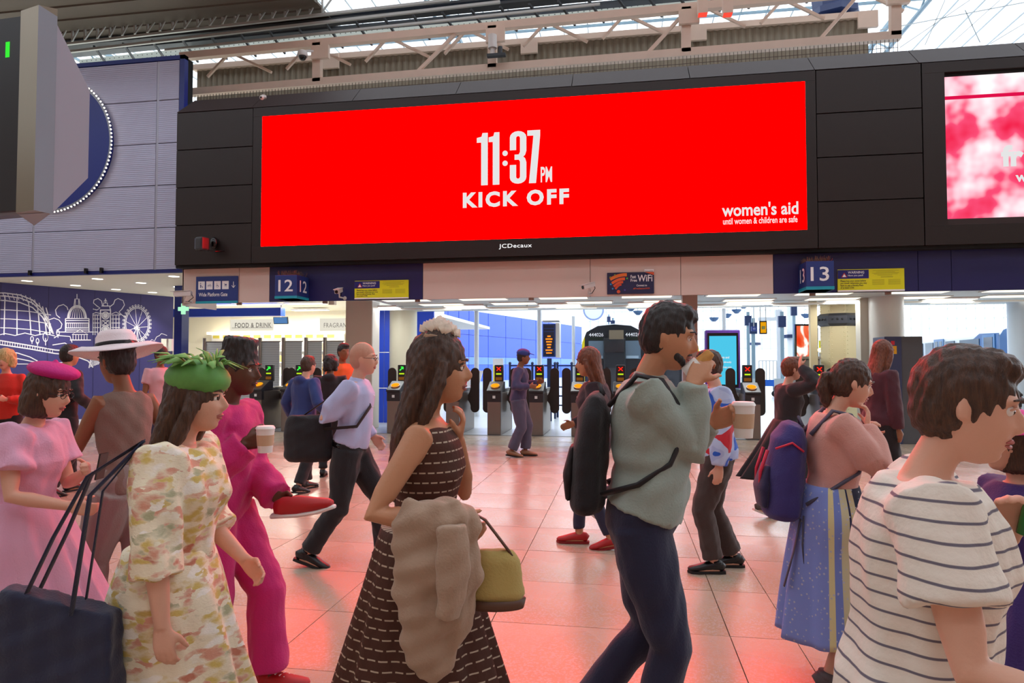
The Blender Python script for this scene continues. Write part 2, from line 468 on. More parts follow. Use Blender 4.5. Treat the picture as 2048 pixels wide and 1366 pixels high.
# mural joints
mj = G()
def MP(px, py):
    """point on the mural wall seen at that pixel"""
    r = ray(px, py); p0 = A0 + MN * .066
    return ORG + r * ((p0 - ORG).dot(MN) / r.dot(MN))
art = G()
def ln(pts, w=.022, closed=False): art.ribbon([MP(*p) for p in pts], w, MN, closed)
def arc(cx, cy, rx, ry, a0, a1, n=18): return [(cx + rx * math.cos(R(a0 + (a1 - a0) * i / n)), cy - ry * math.sin(R(a0 + (a1 - a0) * i / n))) for i in range(n + 1)]
# domed hall at the left
for dx, yy in ((0, 586), (0, 592), (0, 601)):
    ln([(-60, yy - 1), (10, yy), (40, yy + 4), (65, yy + 14 - dx), (85, yy + 33), (97, yy + 55), (107, 668)], .03)
for x0, x1 in ((-20, -24), (10, 8), (34, 34), (57, 62), (74, 80), (85, 93), (92, 100)):
    ln([(x0, 590 + max(0, x0 - 20) * .35), (x0 + (x1 - x0) * .5, 630), (x1, 670)], .025)
for y0 in (618, 636, 654):
    ln([(-40, y0), (20, y0 + 2), (60, y0 + 5), (102, y0 + 12)], .02)
for i in range(14):
    x = -30 + i * 9
    if x < 86: ln([(x, 587 + max(0, x - 30) ** 2 * .008), (x + 5, 600 + max(0, x - 26) ** 2 * .008)], .016)
ln([(-40, 668), (-10, 672), (10, 667), (30, 671), (50, 666), (70, 671), (90, 667), (110, 672)], .022)
# bridge decks
ln([(-40, 676), (0, 681), (60, 691), (110, 700), (180, 705)], .03); ln([(-40, 684), (0, 689), (60, 698), (110, 707), (180, 712)], .03)
for i in range(24):
    x = -10 + i * 5; y = 680 + x * .175; ln([(x, y), (x, y + 8)], .014)
ln([(0, 702), (35, 706), (60, 714), (75, 722)], .025); ln([(0, 712), (40, 718), (70, 724), (105, 724)], .025)
# tree lollipops
for cx, cy, r in ((64, 678, 4), (75, 682, 4), (91, 674, 7), (116, 666, 4)):
    ln(arc(cx, cy, r * .7, r * 1.3, 0, 360, 16), .018); ln([(cx, cy + 2), (cx, cy + r * 2.4)], .018)
# cathedral dome
for ry in (38, 35): ln(arc(154, 637, 17 + (ry - 35) * .6, ry - 12, 0, 180), .026)
for t in (-12, -8, -4, 0, 4, 8, 12): ln([(154 + t * .5, 614), (154 + t, 624), (154 + t * 1.25, 636)], .014)
ln([(154, 588), (154, 598)], .02); ln([(150, 598), (158, 598), (160, 612), (148, 612)], .026, True); ln([(146, 614), (162, 614)], .03)
ln([(151, 600), (151, 612)], .014); ln([(157, 600), (157, 612)], .014)
for y in (637, 641, 646, 656, 660): ln([(131, y), (178, y)], .026)
for i in range(12): ln([(133 + i * 3.9, 646), (133 + i * 3.9, 656)], .016)
ln([(131, 637), (131, 664)], .026); ln([(178, 637), (178, 664)], .026)
ln([(144, 669), (160, 659), (176, 669)], .026, True)
for i in range(6): ln([(146 + i * 5.6, 669), (146 + i * 5.6, 679)], .018)
ln([(112, 664), (196, 664)], .024); ln([(140, 680), (182, 680)], .03)
ln([(108, 676), (116, 671), (140, 673), (144, 685)], .024)
# clock tower
for x in (201, 221): ln([(x, 620), (x, 690)], .03)
ln([(200, 620), (222, 620)], .03); ln([(202, 627), (220, 627)], .024); ln([(203, 612), (219, 612), (221, 620)], .026)
ln(arc(211, 631, 7, 7, 0, 360), .03); ln(arc(211, 658, 7, 6, 0, 360), .03)
art.add([MP(*p) for p in arc(211, 631, 5, 5, 0, 360)[:-1]], [tuple(range(18))]); art.add([MP(*p) for p in arc(211, 658, 5, 4.4, 0, 360)[:-1]], [tuple(range(18))])
ln([(205, 641), (217, 651)], .024); ln([(217, 641), (205, 651)], .024); ln([(204, 641), (218, 641), (218, 651), (204, 651)], .02, True)
ln([(207, 612), (207, 606), (215, 606), (215, 612)], .022); ln([(211, 597), (211, 606)], .022); ln([(208, 603), (211, 599), (214, 603)], .02)
for y in (630, 638, 646, 655): ln([(185, y), (199, y)], .022); ln([(223, y), (240, y)], .022)
for x in (186, 190, 195, 226, 232, 238): ln([(x, 630), (x, 670)], .018)
ln([(185, 628), (192, 625), (200, 627)], .02); ln([(223, 628), (232, 624), (242, 630)], .02)
# ribbon swirls
ln([(120, 636), (113, 630), (111, 620), (117, 612), (127, 609), (134, 614), (136, 620)], .022)
ln([(97, 640), (108, 636), (118, 640), (124, 648), (122, 656), (113, 661)], .022)
ln([(205, 611), (203, 602), (196, 597), (188, 600), (187, 606), (194, 612), (200, 616), (194, 620), (186, 618)], .022)
ln([(219, 614), (227, 608), (230, 600), (236, 597), (246, 601), (249, 610), (244, 618), (238, 624), (244, 630), (250, 634)], .022)
# observation wheel
for r in (0, 2.5): ln(arc(274, 648, 25 - r, 34 - r, 0, 360, 40), .02)
for i in range(30):
    a = i * 12; cx = 274 + 27.5 * math.cos(R(a)); cy = 648 - 37 * math.sin(R(a))
    ln(arc(cx, cy, 1.5, 1.8, 0, 360, 8), .016)
for i in range(10):
    a = i * 36 + 10; ln([(274, 655), (274 + 23 * math.cos(R(a)), 648 + 31 * math.sin(R(a)))], .013)
ln([(268, 655), (280, 655), (280, 658), (268, 658)], .022, True); ln([(272, 658), (262, 690)], .022); ln([(276, 658), (288, 690)], .022); ln([(274, 658), (274, 690)], .018)
ln([(298, 684), (304, 679), (309, 682), (313, 674), (319, 671), (323, 667), (329, 669), (334, 671)], .02)
ln([(105, 690), (130, 686), (142, 694), (140, 702), (176, 705), (200, 700)], .025)
for i in range(7): ln([(178 + i * 3, 735 - i * 1.0), (190 + i * 4, 708 - i)], .018)
ln([(150, 712), (176, 722), (186, 735)], .03); ln([(210, 700), (196, 706), (182, 716), (178, 736)], .03)
ln([(0, 728), (60, 728), (110, 726), (140, 724)], .02)
mo = art.build('line_drawing', mat('mural_white', '#dcdcea', .6), mw); mo['label'] = 'white line drawing of city landmarks'
for px in (2, 98, 190, 282):
    t0, b0 = MP(px, 575), MP(px, 800)
    mj.ribbon([Vector((t0.x, t0.y, ZWB)), Vector((t0.x, t0.y, 0.02))], .012, MN)
mj.build('panel_joint', mat('mural_joint', '#26224e', .6), mw)
# blue pillar at end of the mural and pharmacy bulkhead
Dp = 18.0
struct(G().box(PD(346, 728, Dp).x, PD(363, 728, Dp).x, PD(354, 728, Dp).y, PD(354, 728, Dp).y + .3, 0, ZWB).build('pillar', M_blue))
M_yel = mat('warm_shop_wall', '#efe6cf', .5)
YB = 25.0
bw = struct(G().box(Xo(300, YB), Xo(700, YB) + .3, YB, YB + .2, 0, ZWB).build('wall_shop_back', M_yel))
struct(G().box(PD(692, 728, 17).x, PD(692, 728, 17).x + .15, 17.2, YB, 0, ZWB).build('wall_shop_side', M_yel))
YBB = 20.5
bh = struct(G().box(Xo(340, YBB), Xo(560, YBB), YBB, YBB + .3, Zo(420, 633, YBB), Zo(420, 617, YBB)).build('trim_2', mat('bright_blue', '#1338a8', .35)))
# ---- enclosing hall walls, out of view, added to block the sky around the camera
M_hall = mat('hall_cream', '#b9ada0', .7)
struct(G().box(-45, 30, -14.3, -14, 0, 14).build('wall_back_unseen', M_hall))
struct(G().box(-45.3, -45, -14, 40, 0, 14).build('wall_far_left_unseen', M_hall))
struct(G().box(30, 30.3, -14, 13, 0, 14).build('wall_far_right_unseen', M_hall))
# ================================================================ STATION ROOF
M_bar = mat('roof_grey_steel', '#a9b1b5', .5)
M_bar2 = mat('roof_blue_steel', '#7f98a6', .5)
M_crm = mat('cream_steel', '#dcc3b2', .5, var=.08, vs=3)
M_dark = mat('dark_scaffold', '#3b3f44', .55, .3)
M_tube = mat('galvanised_tube', '#b4b6b4', .45, .4)
M_glass = glassy('roof_glass', (.97, .99, 1.0), .55, .2)
M_sheet = mat('shade_boarding', '#7d7264', .7)
ZR = 14.0
roof = thing('station_roof', 'glazed station roof with thin bars above the big screens', 'roof', (0, 20, ZR))
# panes in view, one by one
bars_x = [-30 + .9 * k for k in range(78)]
pur_y = [16.5 + 2.6 * k for k in range(14)]
pane_me = None
npane = 0
far = G()
for j in range(len(pur_y) - 1):
    for i in range(len(bars_x) - 1):
        x, y = bars_x[i], pur_y[j]
        q = Vector((x, y + 1.3, ZR)) - ORG; c = CM.transposed() @ q
        px = 1024 + FPX * c.x / -c.z; py = 683 - FPX * c.y / -c.z
        vis = -40 < px < 2090 and -30 < py < 140
        if vis and npane < 290:
            if pane_me is None:
                g = G().box(.03, .87, .03, 2.57, 0, .012)
                pane_me = bpy.data.meshes.new('pane'); pane_me.from_pydata([tuple(p) for p in g.v], [], g.f); pane_me.materials.append(M_glass)
            o = bpy.data.objects.new('pane', pane_me); COL.objects.link(o); o.parent = roof
            o.location = (x, y - 20, 0); npane += 1
        else: far.box(x + .03, x + .87, y + .03, y + 2.57, ZR, ZR + .012)
o = far.build('distant_panes', M_glass, roof); o['kind'] = 'stuff'
g = G()
for x in bars_x: g.box(x - .018, x + .018, 16.5, 52, ZR - .03, ZR + .02)
g.build('glazing_bar', M_bar, roof)['kind'] = 'stuff'
for y in pur_y[1::2]: G().box(-32, 42, y - .04, y + .04, ZR - .10, ZR - .02).build('purlin', M_bar2, roof)
# long trusses of the roof (lattice girders) running away from the camera
for x in (-20, -6, 9.5, 24):
    t = G(); t.beam((x, 16.5, ZR - .25), (x, 52, ZR - .25), .12, .16); t.beam((x, 16.5, ZR - 1.1), (x, 52, ZR - 1.1), .08)
    for k in range(13):
        y = 16.5 + k * 2.6; t.beam((x, y, ZR - .25), (x, y + 1.3, ZR - 1.1), .05); t.beam((x, y + 1.3, ZR - 1.1), (x, y + 2.6, ZR - .25), .05)
    t.build('girder', M_bar2, roof)
# tie rods fanning at the right
t = G()
for a, b_ in (((1800, 95), (1940, 0)), ((1760, 60), (2048, 5)), ((1905, 85), (2000, 0)), ((1930, 20), (1960, 85)), ((1850, 90), (1890, 0)), ((1980, 88), (2060, 40))):
    t.beam(PY(a[0], a[1], 21), PY(b_[0], b_[1], 21), .022)
t.build('tie_rod', M_bar, roof)
# unseen opaque boards added overhead to dim the concourse, open strips between
for k in range(4):
    y0 = -14 + k * 7.6
    G().box(-45, 30, y0, y0 + 5.4, ZR, ZR + .1).build('shade_board', M_sheet, roof)

# ---- cream walkway truss behind the screens
YT = 15.0
def hseg(g, a, b_, Y, w, h=None, Yb=None): g.beam(PY(a[0], a[1], Y), PY(b_[0], b_[1], Yb or Y), w, h); return g
tr = thing('walkway_truss', 'long cream lattice truss running above the black screen housing', 'truss', (0, YT, 8.5))
hseg(G(), (362, 187), (1800, 72), YT, .16, .17).build('lower_chord', M_crm, tr)
hseg(G(), (362, 114), (1795, -24), YT, .16, .17).build('upper_chord', M_crm, tr)
def lo(px): return 187 + (px - 362) * (72 - 187) / 1438
def up(px): return 114 + (px - 362) * (-24 - 114) / 1433
for px in (635, 985, 1372, 1790):
    hseg(G(), (px, lo(px)), (px, up(px)), YT, .2, .16).build('post', M_crm, tr)
    g = G(); c = PY(px + 6, up(px) + 17, YT - .12); g.box(c.x - .22, c.x + .22, c.y - .05, c.y + .05, c.z - .16, c.z + .16)
    g.build('bracket_plate', M_crm, tr)
g = G()
for px in (840, 1300, 1645):
    hseg(G(), (px - 10, lo(px)), (px + 70, up(px + 70) + 8), YT, .07).build('diagonal_brace', M_crm, tr)
g2 = G()
for i, px in enumerate(range(385, 1760, 158)):
    hseg(g2, (px + 30, up(px) + 42 - i * 0), (px + 75, up(px + 75)), YT + .6, .06); hseg(g2, (px + 75, up(px + 75)), (px + 158, up(px + 158) + 48), YT + .6, .06)
g2.build('lattice_brace', M_crm, tr)
# netting under the lower chord
net = G()
pa, pb = PY(366, 193, YT - .1), PY(1795, 78, YT - .1)
n = 200; zb = zc - .25
for i in range(n + 1):
    p = pa.lerp(pb, i / n); net.beam(p, (p.x, p.y, zb), .010)
for k in range(7):
    net.beam((pa.x, pa.y, zb + (pa.z - zb) * k / 7), (pb.x, pb.y, zb + (pb.z - zb) * k / 7), .010)
o = net.build('netting', mat('net_brown', '#5a4a40', .7), tr); o['kind'] = 'stuff'
# corrugated parapet sheet with cream rail behind
YC = 17.0
cp = thing('corrugated_parapet', 'weathered corrugated sheet parapet behind the cream truss', 'parapet', (0, YC, 8))
xa, xb = Xo(385, YC), Xo(1748, YC)
zt = (Zo(700, 117, YC) + Zo(1200, 76, YC)) / 2
vs = []; fs = []; N = int((xb - xa) / .085)
for i in range(N + 1):
    y = YC + (.045 if i % 2 else -.0)
    for s_ in (0, 1): vs.append((xa + (xb - xa) * i / N, y, 7.2 if s_ == 0 else zt))
for i in range(N): fs.append((2 * i, 2 * i + 2, 2 * i + 3, 2 * i + 1))
G().add(vs, fs).build('corrugated_sheet', mat('weathered_sheet', '#8d8271', .7, var=.25, vs=1.5, stretch=(1, 1, .3)), cp)
G().box(xa - .1, xb + .1, YC - .08, YC + .1, zt - .02, zt + .13).build('rail', M_crm, cp)
for px in (660, 1060, 1400, 1745):
    G().box(Xo(px, YC) - .22, Xo(px, YC) + .22, YC - .14, YC - .06, zt - .3, zt + .1).build('cleat', M_crm, cp)
    G().box(Xo(px, YC) - .08, Xo(px, YC) + .08, YC + .05, YC + .2, ZFB + .3, 7.6).build('support_leg', M_crm, cp)
# ---- dark walkways and scaffold at upper left
dk = thing('scaffold_deck', 'dark scaffold walkway with steel boards at the upper left under the roof', 'scaffold', (-4, 16, 9))
hseg(G(), (-60, 114), (1400, -27), 15.6, .28, .06).build('deck_board', M_dark, dk)
hseg(G(), (-60, 102), (1400, -40), 15.6, .2, .06).build('deck_board', M_dark, dk)
hseg(G(), (-60, 128), (1400, -8), 16.0, .26, .05).build('deck_board', mat('slate_board', '#59626b', .5), dk)
g = hseg(G(), (160, 130), (1700, -34), 17.4, .05, .30); g.build('perforated_plate', mat('pale_plate', '#c3cbc2', .5), dk)
g = G()
pa, pb = PY(160, 130, 17.34), PY(1700, -34, 17.34)
for i in range(140):
    for k in range(3):
        p = pa.lerp(pb, (i + .5) / 140); g.disc((p.x, p.y, p.z - .1 + k * .1), (0, -1, 0), .018, 6)
g.build('holes', mat('hole_grey', '#5b625c', .8), dk)['kind'] = 'stuff'
for i in range(26):
    px = 130 + i * 58; y = 137 - (px) * .0975
    g = G(); hseg(g, (px, y - 26), (px + 34, y + 22), 15.3, .05, Yb=16.6)
    g.build('cross_strut', M_dark, dk)
for (a, b_, w) in (((100, 92), (900, 0), .06), ((100, 108), (1000, 4), .06), ((-20, 62), (560, -8), .07), ((330, 100), (1200, 8), .05)):
    hseg(G(), a, b_, 15.0, w).build('ledger_tube', M_tube, dk)
random.seed(3)
for i in range(22):
    px = 120 + i * 25; y0 = 88 - (px - 100) * .115
    hseg(G(), (px, y0), (px, y0 - 45), 15.1, .045).build('standard_tube', M_tube, dk)
    hseg(G(), (px, y0 - 2), (px + random.choice((22, 30)), y0 - 44), 15.05, .035).build('brace_tube', M_tube, dk)
brd = G()
for k in range(18):
    y = 11.2 + k * .28
    brd = G().box(-16.5, Xo(700, 17), y, y + .255, 10.2 + (k % 2) * .03, 10.26 + (k % 2) * .03); brd.build('roof_sheet', mat('dark_sheet', '#5f554c', .7, var=.2, vs=1), dk)
# lamps on the truss, dark blue finial column at top right, two red lit lamp boxes
fc = thing('roof_column_head', 'dark blue octagonal column head rising behind the cream truss', 'column', tuple(PY(1667, 42, 20)))
c = PY(1667, 42, 20)
G().tube([c + UZ * .95, c + UZ * .3, c + UZ * .22, c + UZ * .05, c, c - UZ * .18], [.62, .56, .7, .7, .5, .62], 8).build('capital', mat('finial_blue', '#22305c', .45), fc)
G().tube([c - UZ * .18, c - UZ * 1.5], [.6, .5], 8).build('shaft', M_crm, fc)
for i, px in enumerate((1405, 1455)):
    c = PY(px, 14, YT - .35)
    t = thing('truss_lamp', ('left' if i == 0 else 'right') + ' of two square pale lamp boxes hanging from the cream truss', 'lamp', tuple(c), group='lamp boxes on the truss')
    G().box(c.x - .1, c.x + .1, c.y - .1, c.y + .1, c.z - .17, c.z + .25).build('housing', M_crm, t)
    G().box(c.x - .09, c.x + .09, c.y - .09, c.y + .09, c.z - .18, c.z - .165).build('lens', glow('lamp_red', '#ff4a3a', 1.2), t)
# ================================================================ SCREENS
M_red = glow('screen_red', '#ff0000', SCREEN_POWER)
M_wht = glow('screen_white', '#e6e6e6', 1.0)
sc = thing('advertising_screen', 'huge wide red lit screen reading 11:37 PM KICK OFF', 'screen', (XSL, YS, ZSB))
G().box(XSL, XSR, YS + .0, YS + .05, ZSB, ZST).build('display', M_red, sc)
def rowz(px, py): return Zo(px, py, YS)
F = YS - .003
# big condensed numerals drawn as outlines
def S(px, py): p = PY(px, py, F); return p
cx0 = Xo(953, YS); cw = Xo(1081, YS) - cx0
zb_ = (Zo(968, 371, YS) + Zo(1065, 366, YS)) / 2; zt_ = (Zo(963, 266, YS) + Zo(1070, 261, YS)) / 2; ch = zt_ - zb_
def poly(pts, name='numeral'):
    G().prism([(cx0 + x * cw - cx0, z * ch) for x, z in pts], (cx0, F, zb_), UX, UZ, (0, -.006, 0)).build(name, M_wht, sc)
poly([(.07, 0), (.175, 0), (.175, 1), (.09, 1), (.075, .93), (.0, .91), (.0, .82), (.07, .82)])
poly([(.255, 0), (.36, 0), (.36, 1), (.28, 1), (.265, .93), (.19, .91), (.19, .82), (.255, .82)])
for z in (.40, .59):
    G().prism([(.45 * cw + .042 * cw * math.cos(t * math.pi / 8), z * ch + .042 * cw * math.sin(t * math.pi / 8)) for t in range(16)], (cx0, F, zb_), UX, UZ, (0, -.006, 0)).build('colon_dot', M_wht, sc)
# 3
def arcp(cx, cz, rx, rz, a0, a1, n=8): return [(cx + rx * math.cos(R(a0 + (a1 - a0) * i / n)), cz + rz * math.sin(R(a0 + (a1 - a0) * i / n))) for i in range(n + 1)]
out3 = arcp(.655, .88, .13, .12, 180, 0) + [(.785, .62), (.765, .54), (.735, .51), (.765, .48), (.785, .40)] + arcp(.655, .12, .13, .12, 0, -180) + [(.525, .36), (.625, .36), (.625, .14)] + arcp(.655, .13, .03, .035, -180, 0, 4) + [(.685, .42), (.665, .455), (.60, .455), (.60, .555), (.665, .555), (.685, .60)] + arcp(.655, .87, .03, .035, 0, 180, 4) + [(.625, .64), (.525, .64)]
def polytri(pts, name):
    g = G(); g.add([(cx0 + x * cw, F - .005, zb_ + z * ch) for x, z in pts], [tuple(range(len(pts)))])
    o = g.build(name, M_wht, sc); bm = bmesh.new(); bm.from_mesh(o.data); bmesh.ops.triangulate(bm, faces=bm.faces); bm.to_mesh(o.data); bm.free()
polytri(out3, 'numeral')
poly([(.80, .90), (.80, 1), (1.0, 1), (1.0, .90), (.935, 0), (.825, 0), (.895, .90)])
letter('PM', (Xo(1082, YS), F, Zo(1082, 365, YS)), UX, UZ, Xo(1105, YS) - Xo(1082, YS), Zo(1090, 334, YS) - Zo(1090, 365, YS), m=M_wht, parent=sc, bold=.02)
letter('KICK OFF', (Xo(925, YS), F, Zo(1030, 412.5, YS)), UX, UZ, Xo(1139, YS) - Xo(925, YS), Zo(1030, 381, YS) - Zo(1030, 412.5, YS), m=M_wht, parent=sc, bold=.045, spacing=1.25)
letter("women's aid", (Xo(1447, YS), F, Zo(1523, 431, YS)), UX, UZ, Xo(1601, YS) - Xo(1447, YS), Zo(1590, 404, YS) - Zo(1590, 431, YS), m=M_wht, parent=sc, bold=.022)
letter('until women & children are safe', (Xo(1449, YS), F, Zo(1523, 447, YS)), UX, UZ, Xo(1599, YS) - Xo(1449, YS), Zo(1523, 434, YS) - Zo(1523, 447, YS), m=M_wht, parent=sc, bold=.015)
lg = letter('JCDecaux', (Xo(998, YS), YS - .012, Zo(1031, 498, YS)), UX, UZ, Xo(1064, YS) - Xo(998, YS), Zo(1031, 487.5, YS) - Zo(1031, 498, YS), name='raised_lettering', m=glow('logo_white', '#ffffff', 1.3), bold=.0, spacing=1.05)
tag(lg, 'small white illuminated lettering below the wide red screen', 'lettering')
# second screen: pink campaign picture
def pink(nt, b, tc):
    v = mapped(nt, tc)
    f = noise_n(nt, v, .95, 3, .55)
    col = ramp(nt, f, [(.34, '#e4103c'), (.46, '#ee4a72'), (.52, '#f9b9c8'), (.62, '#fff4f6')])
    b.inputs['Base Color'].default_value = (0, 0, 0, 1)
    nt.links.new(col, b.inputs['Emission Color']); b.inputs['Emission Strength'].default_value = 1.15
M_pink = node_mat('screen_pink', pink, .6, 0)
s2 = thing('advertising_screen', 'pink and white lit screen at the right edge with a white word beginning', 'screen', (XS2, YS, ZSB))
zs2b, zs2t = ZSB, (Zo(1901, 153, YS) + Zo(2048, 145, YS)) / 2
G().box(XS2, XR - .6, YS, YS + .05, (Zo(1901, 438, YS)), zs2t).build('display', M_pink, s2)
G().box(XS2, XR - .6, YS - .006, YS + .02, zs2b, Zo(1901, 438, YS)).build('lower_frame', M_blk2, s2)
G().box(XS2, XR - .6, F, YS, Zo(1960, 196, YS), Zo(1960, 189, YS)).build('crimson_line', glow('crimson', '#e0104a', 1.0), s2)
letter('fr', (Xo(2012, YS), F, Zo(2020, 333, YS)), UX, UZ, None, Zo(2020, 290, YS) - Zo(2020, 333, YS), m=M_wht, parent=s2, bold=.045)
letter('w', (Xo(2040, YS), F, Zo(2040, 364, YS)), UX, UZ, None, Zo(2040, 350, YS) - Zo(2040, 364, YS), m=M_wht, parent=s2, bold=.03)
# ================================================================ SIGNS ON THE HEADER
M_sgn = mat('sign_blue', '#23387c', .4); M_teal = mat('sign_teal', '#1f9fb4', .4); M_wp = mat('sign_white', '#f2f2f4', .4)
M_ylw = mat('sign_yellow', '#e0dc12', .45); M_nvy = mat('sign_navy', '#1c1a70', .4); M_ink = mat('sign_ink', '#2e2c30', .6)
def sign(name, label, cat, x0, x1, y0, y1, m, Y=YF, th=.03):
    """pixel extents x0..x1, y0 (top)..y1 on the header plane"""
    a, b_ = Xo(x0, Y), Xo(x1, Y); xm = (x0 + x1) / 2; zt_, zb_ = Zo(xm, y0, Y), Zo(xm, y1, Y)
    t = thing(name, label, cat, (a, Y, zb_))
    G().box(a, b_, Y - th, Y, zb_, zt_).build('board', m, t, bevel=.004, seg=1)
    return t, a, b_, zb_, zt_, Y - th
def sub(t, info, x0, x1, z0, z1, m, name='panel', pr=.003):
    """fractions of the sign's width and height"""
    _, a, b_, zb_, zt_, Y = info
    return G().box(a + (b_ - a) * x0, a + (b_ - a) * x1, Y - pr, Y, zb_ + (zt_ - zb_) * z0, zb_ + (zt_ - zb_) * z1).build(name, m, t)
def subtext(t, info, txt, x0, x1, z0, z1, m, bold=.01, pr=.004, spacing=1.0, name='lettering'):
    _, a, b_, zb_, zt_, Y = info
    w = (b_ - a) * (x1 - x0) if x1 else None
    return letter(txt, (a + (b_ - a) * x0, Y, zb_ + (zt_ - zb_) * z0), UX, UZ, w, (zt_ - zb_) * (z1 - z0), m=m, parent=t, bold=bold, proud=pr, spacing=spacing, name=name)
inf = sign('direction_sign', 'blue sign reading Wide Platform Gate with four white pictograms', 'sign', 391, 475, 553, 607, M_sgn); t = inf[0]
sub(t, inf, 0, 1, 0, .085, M_teal, 'teal_stripe')
for i in range(4):
    sub(t, inf, .06 + i * .19, .215 + i * .19, .52, .82, M_wp, 'pictogram_tile')
_, a, b_, zb_, zt_, Yq = inf; W_ = b_ - a; H_ = zt_ - zb_
pic = G(); c0 = lambda i: (a + W_ * (.1375 + i * .19), zb_ + H_ * .67)
def pln(i, pts, w=.008, cl=False): cx, cz = c0(i); pic.ribbon([Vector((cx + x, Yq - .005, cz + z)) for x, z in pts], w, NY, cl)
pln(0, [(-.02, -.05), (-.02, .02)], .018); pln(0, [(-.03, .045), (-.01, .045)], .018); pln(0, [(-.01, .0), (.03, -.05)], .007); pln(0, [(.025, -.05), (.025, -.02)], .012)
for s_ in (-.026, .026): pln(1, [(s_ + .018 * math.cos(q), -.012 + .018 * math.sin(q)) for q in [k * .785 for k in range(8)]], .005, True)
pln(1, [(-.026, -.012), (-.01, .015), (.018, .015), (0, -.012), (-.026, -.012)], .005); pln(1, [(.026, -.012), (.015, .03)], .005)
pln(2, [(.0 + .024 * math.cos(q), -.02 + .024 * math.sin(q)) for q in [k * .785 for k in range(8)]], .006, True); pln(2, [(-.01, .02), (-.008, -.01), (.016, -.012), (.028, -.04)], .008); pln(2, [(-.016, .037), (-.004, .037)], .013)
pln(3, [(-.03, .03), (-.02, .03), (-.012, -.02), (.03, -.02)], .007); pln(3, [(-.006, .008), (.03, .008)], .03); pln(3, [(-.012, -.038), (-.002, -.038)], .01); pln(3, [(.02, -.038), (.03, -.038)], .01)
pic.build('pictogram', M_sgn, t)
ar = G(); cx, cz = a + W_ * .90, zb_ + H_ * .67
ar.ribbon([Vector((cx, Yq - .004, cz + .07)), Vector((cx, Yq - .004, cz - .05))], .014, NY); ar.ribbon([Vector((cx - .04, Yq - .004, cz - .01)), Vector((cx, Yq - .004, cz - .06)), Vector((cx + .04, Yq - .004, cz - .01))], .014, NY)
ar.build('arrow', M_wp, t)
subtext(t, inf, 'Wide Platform Gate', .075, .76, .26, .40, M_wp)
for lab, x0, x1, y0, y1 in (('yellow and navy fare warning notice above the square cream pillar', 709, 817, 561, 598), ('larger yellow and navy fare warning notice above the white round column', 1677, 1811, 538, 583)):
    inf = sign('warning_notice', lab, 'sign', x0, x1, y0, y1, M_ylw); t = inf[0]
    sub(t, inf, 0, .47, .58, .97, M_nvy, 'navy_heading'); sub(t, inf, 0, 1, 0, .07, M_wp, 'white_strip')
    subtext(t, inf, 'WARNING', .155, .40, .80, .91, M_wp, .01, .006); subtext(t, inf, 'Have you paid?', .155, .385, .66, .76, M_wp, .005, .006)
    _, a, b_, zb_, zt_, Yq = inf; W_ = b_ - a; H_ = zt_ - zb_
    tri = lambda s, dy, m, n_: G().add([(a + W_ * .10 - s * 1.1, Yq - dy, zb_ + H_ * .68 - s * .3), (a + W_ * .10 + s * 1.1, Yq - dy, zb_ + H_ * .68 - s * .3), (a + W_ * .10, Yq - dy, zb_ + H_ * .68 + s * 1.5)], [(0, 1, 2)]).build(n_, m, t)
    tri(.048, .005, mat('sign_red', '#c03038', .4), 'warning_triangle'); tri(.03, .0065, M_wp, 'triangle_centre')
    subtext(t, inf, 'Please buy your ticket before\nyou travel, otherwise you may\nhave to pay a Penalty Fare\nof at least £100.', .04, .44, .14, .52, M_ink, .012)
    for (u0, u1, v) in ((.53, .92, .9), (.58, .86, .85), (.52, .92, .80), (.55, .9, .75), (.60, .82, .70)): sub(t, inf, u0, u1, v, v + .012, mat('faint_ink', '#9c9a20', .6), 'small_print')
    sub(t, inf, .65, .83, .62, .632, M_ink, 'rule')
    for (u0, v) in ((.52, .5), (.52, .45), (.52, .4), (.52, .35), (.52, .3), (.76, .5), (.76, .45), (.76, .4), (.76, .35), (.76, .3)): sub(t, inf, u0, u0 + .18, v, v + .012, MC['faint_ink'], 'small_print')
inf = sign('wifi_sign', 'dark navy sign reading Fast Free WiFi with an orange swirl', 'sign', 1215, 1309, 545, 588, mat('wifi_navy', '#20224a', .4)); t = inf[0]
subtext(t, inf, 'WiFi', .655, .965, .56, .87, M_wp, .01); subtext(t, inf, 'Fast', .505, .62, .72, .87, M_wp, .01); subtext(t, inf, 'Free', .505, .64, .56, .69, M_wp, .01)
subtext(t, inf, 'Connect to', .63, .85, .34, .43, M_wp, .01); subtext(t, inf, '#FreeStationWiFi', .56, .91, .2, .28, mat('wifi_orange', '#dd5a30', .4), .01)
_, a, b_, zb_, zt_, Yq = inf; W_ = b_ - a; H_ = zt_ - zb_
cx, cz = a + W_ * .245, zb_ + H_ * .05
for k, (z0, wd) in enumerate(((.74, .36), (.55, .28), (.40, .20), (.28, .13))):
    ps = [(cx + W_ * wd / 2 * q, cz + H_ * (z0 + .10 * q + .06 * (1 - q * q))) for q in [-1 + .2 * j for j in range(11)]]
    G().ribbon([Vector((x, Yq - .004, z)) for x, z in ps], H_ * (.15 - .02 * k), NY).build('swirl_band', mat('swirl_%d' % k, ('#e8772e', '#e2602a', '#d9532a', '#d04a28')[k], .4), t)
G().disc((cx, Yq - .004, cz + H_ * .06), NY, H_ * .08, 14).build('swirl_dot', MC['wifi_orange'], t)
for (u, v, c_) in ((.07, .78, '#a8c838'), (.17, .88, '#a8c838'), (.08, .46, '#2f8fd0'), (.12, .25, '#2f8fd0'), (.38, .18, '#5a3a9a'), (.43, .72, '#58b848')):
    G().disc((a + W_ * u, Yq - .004, zb_ + H_ * v), NY, H_ * .045, 5).build('doodle', mat('doodle' + c_, c_, .4), t)
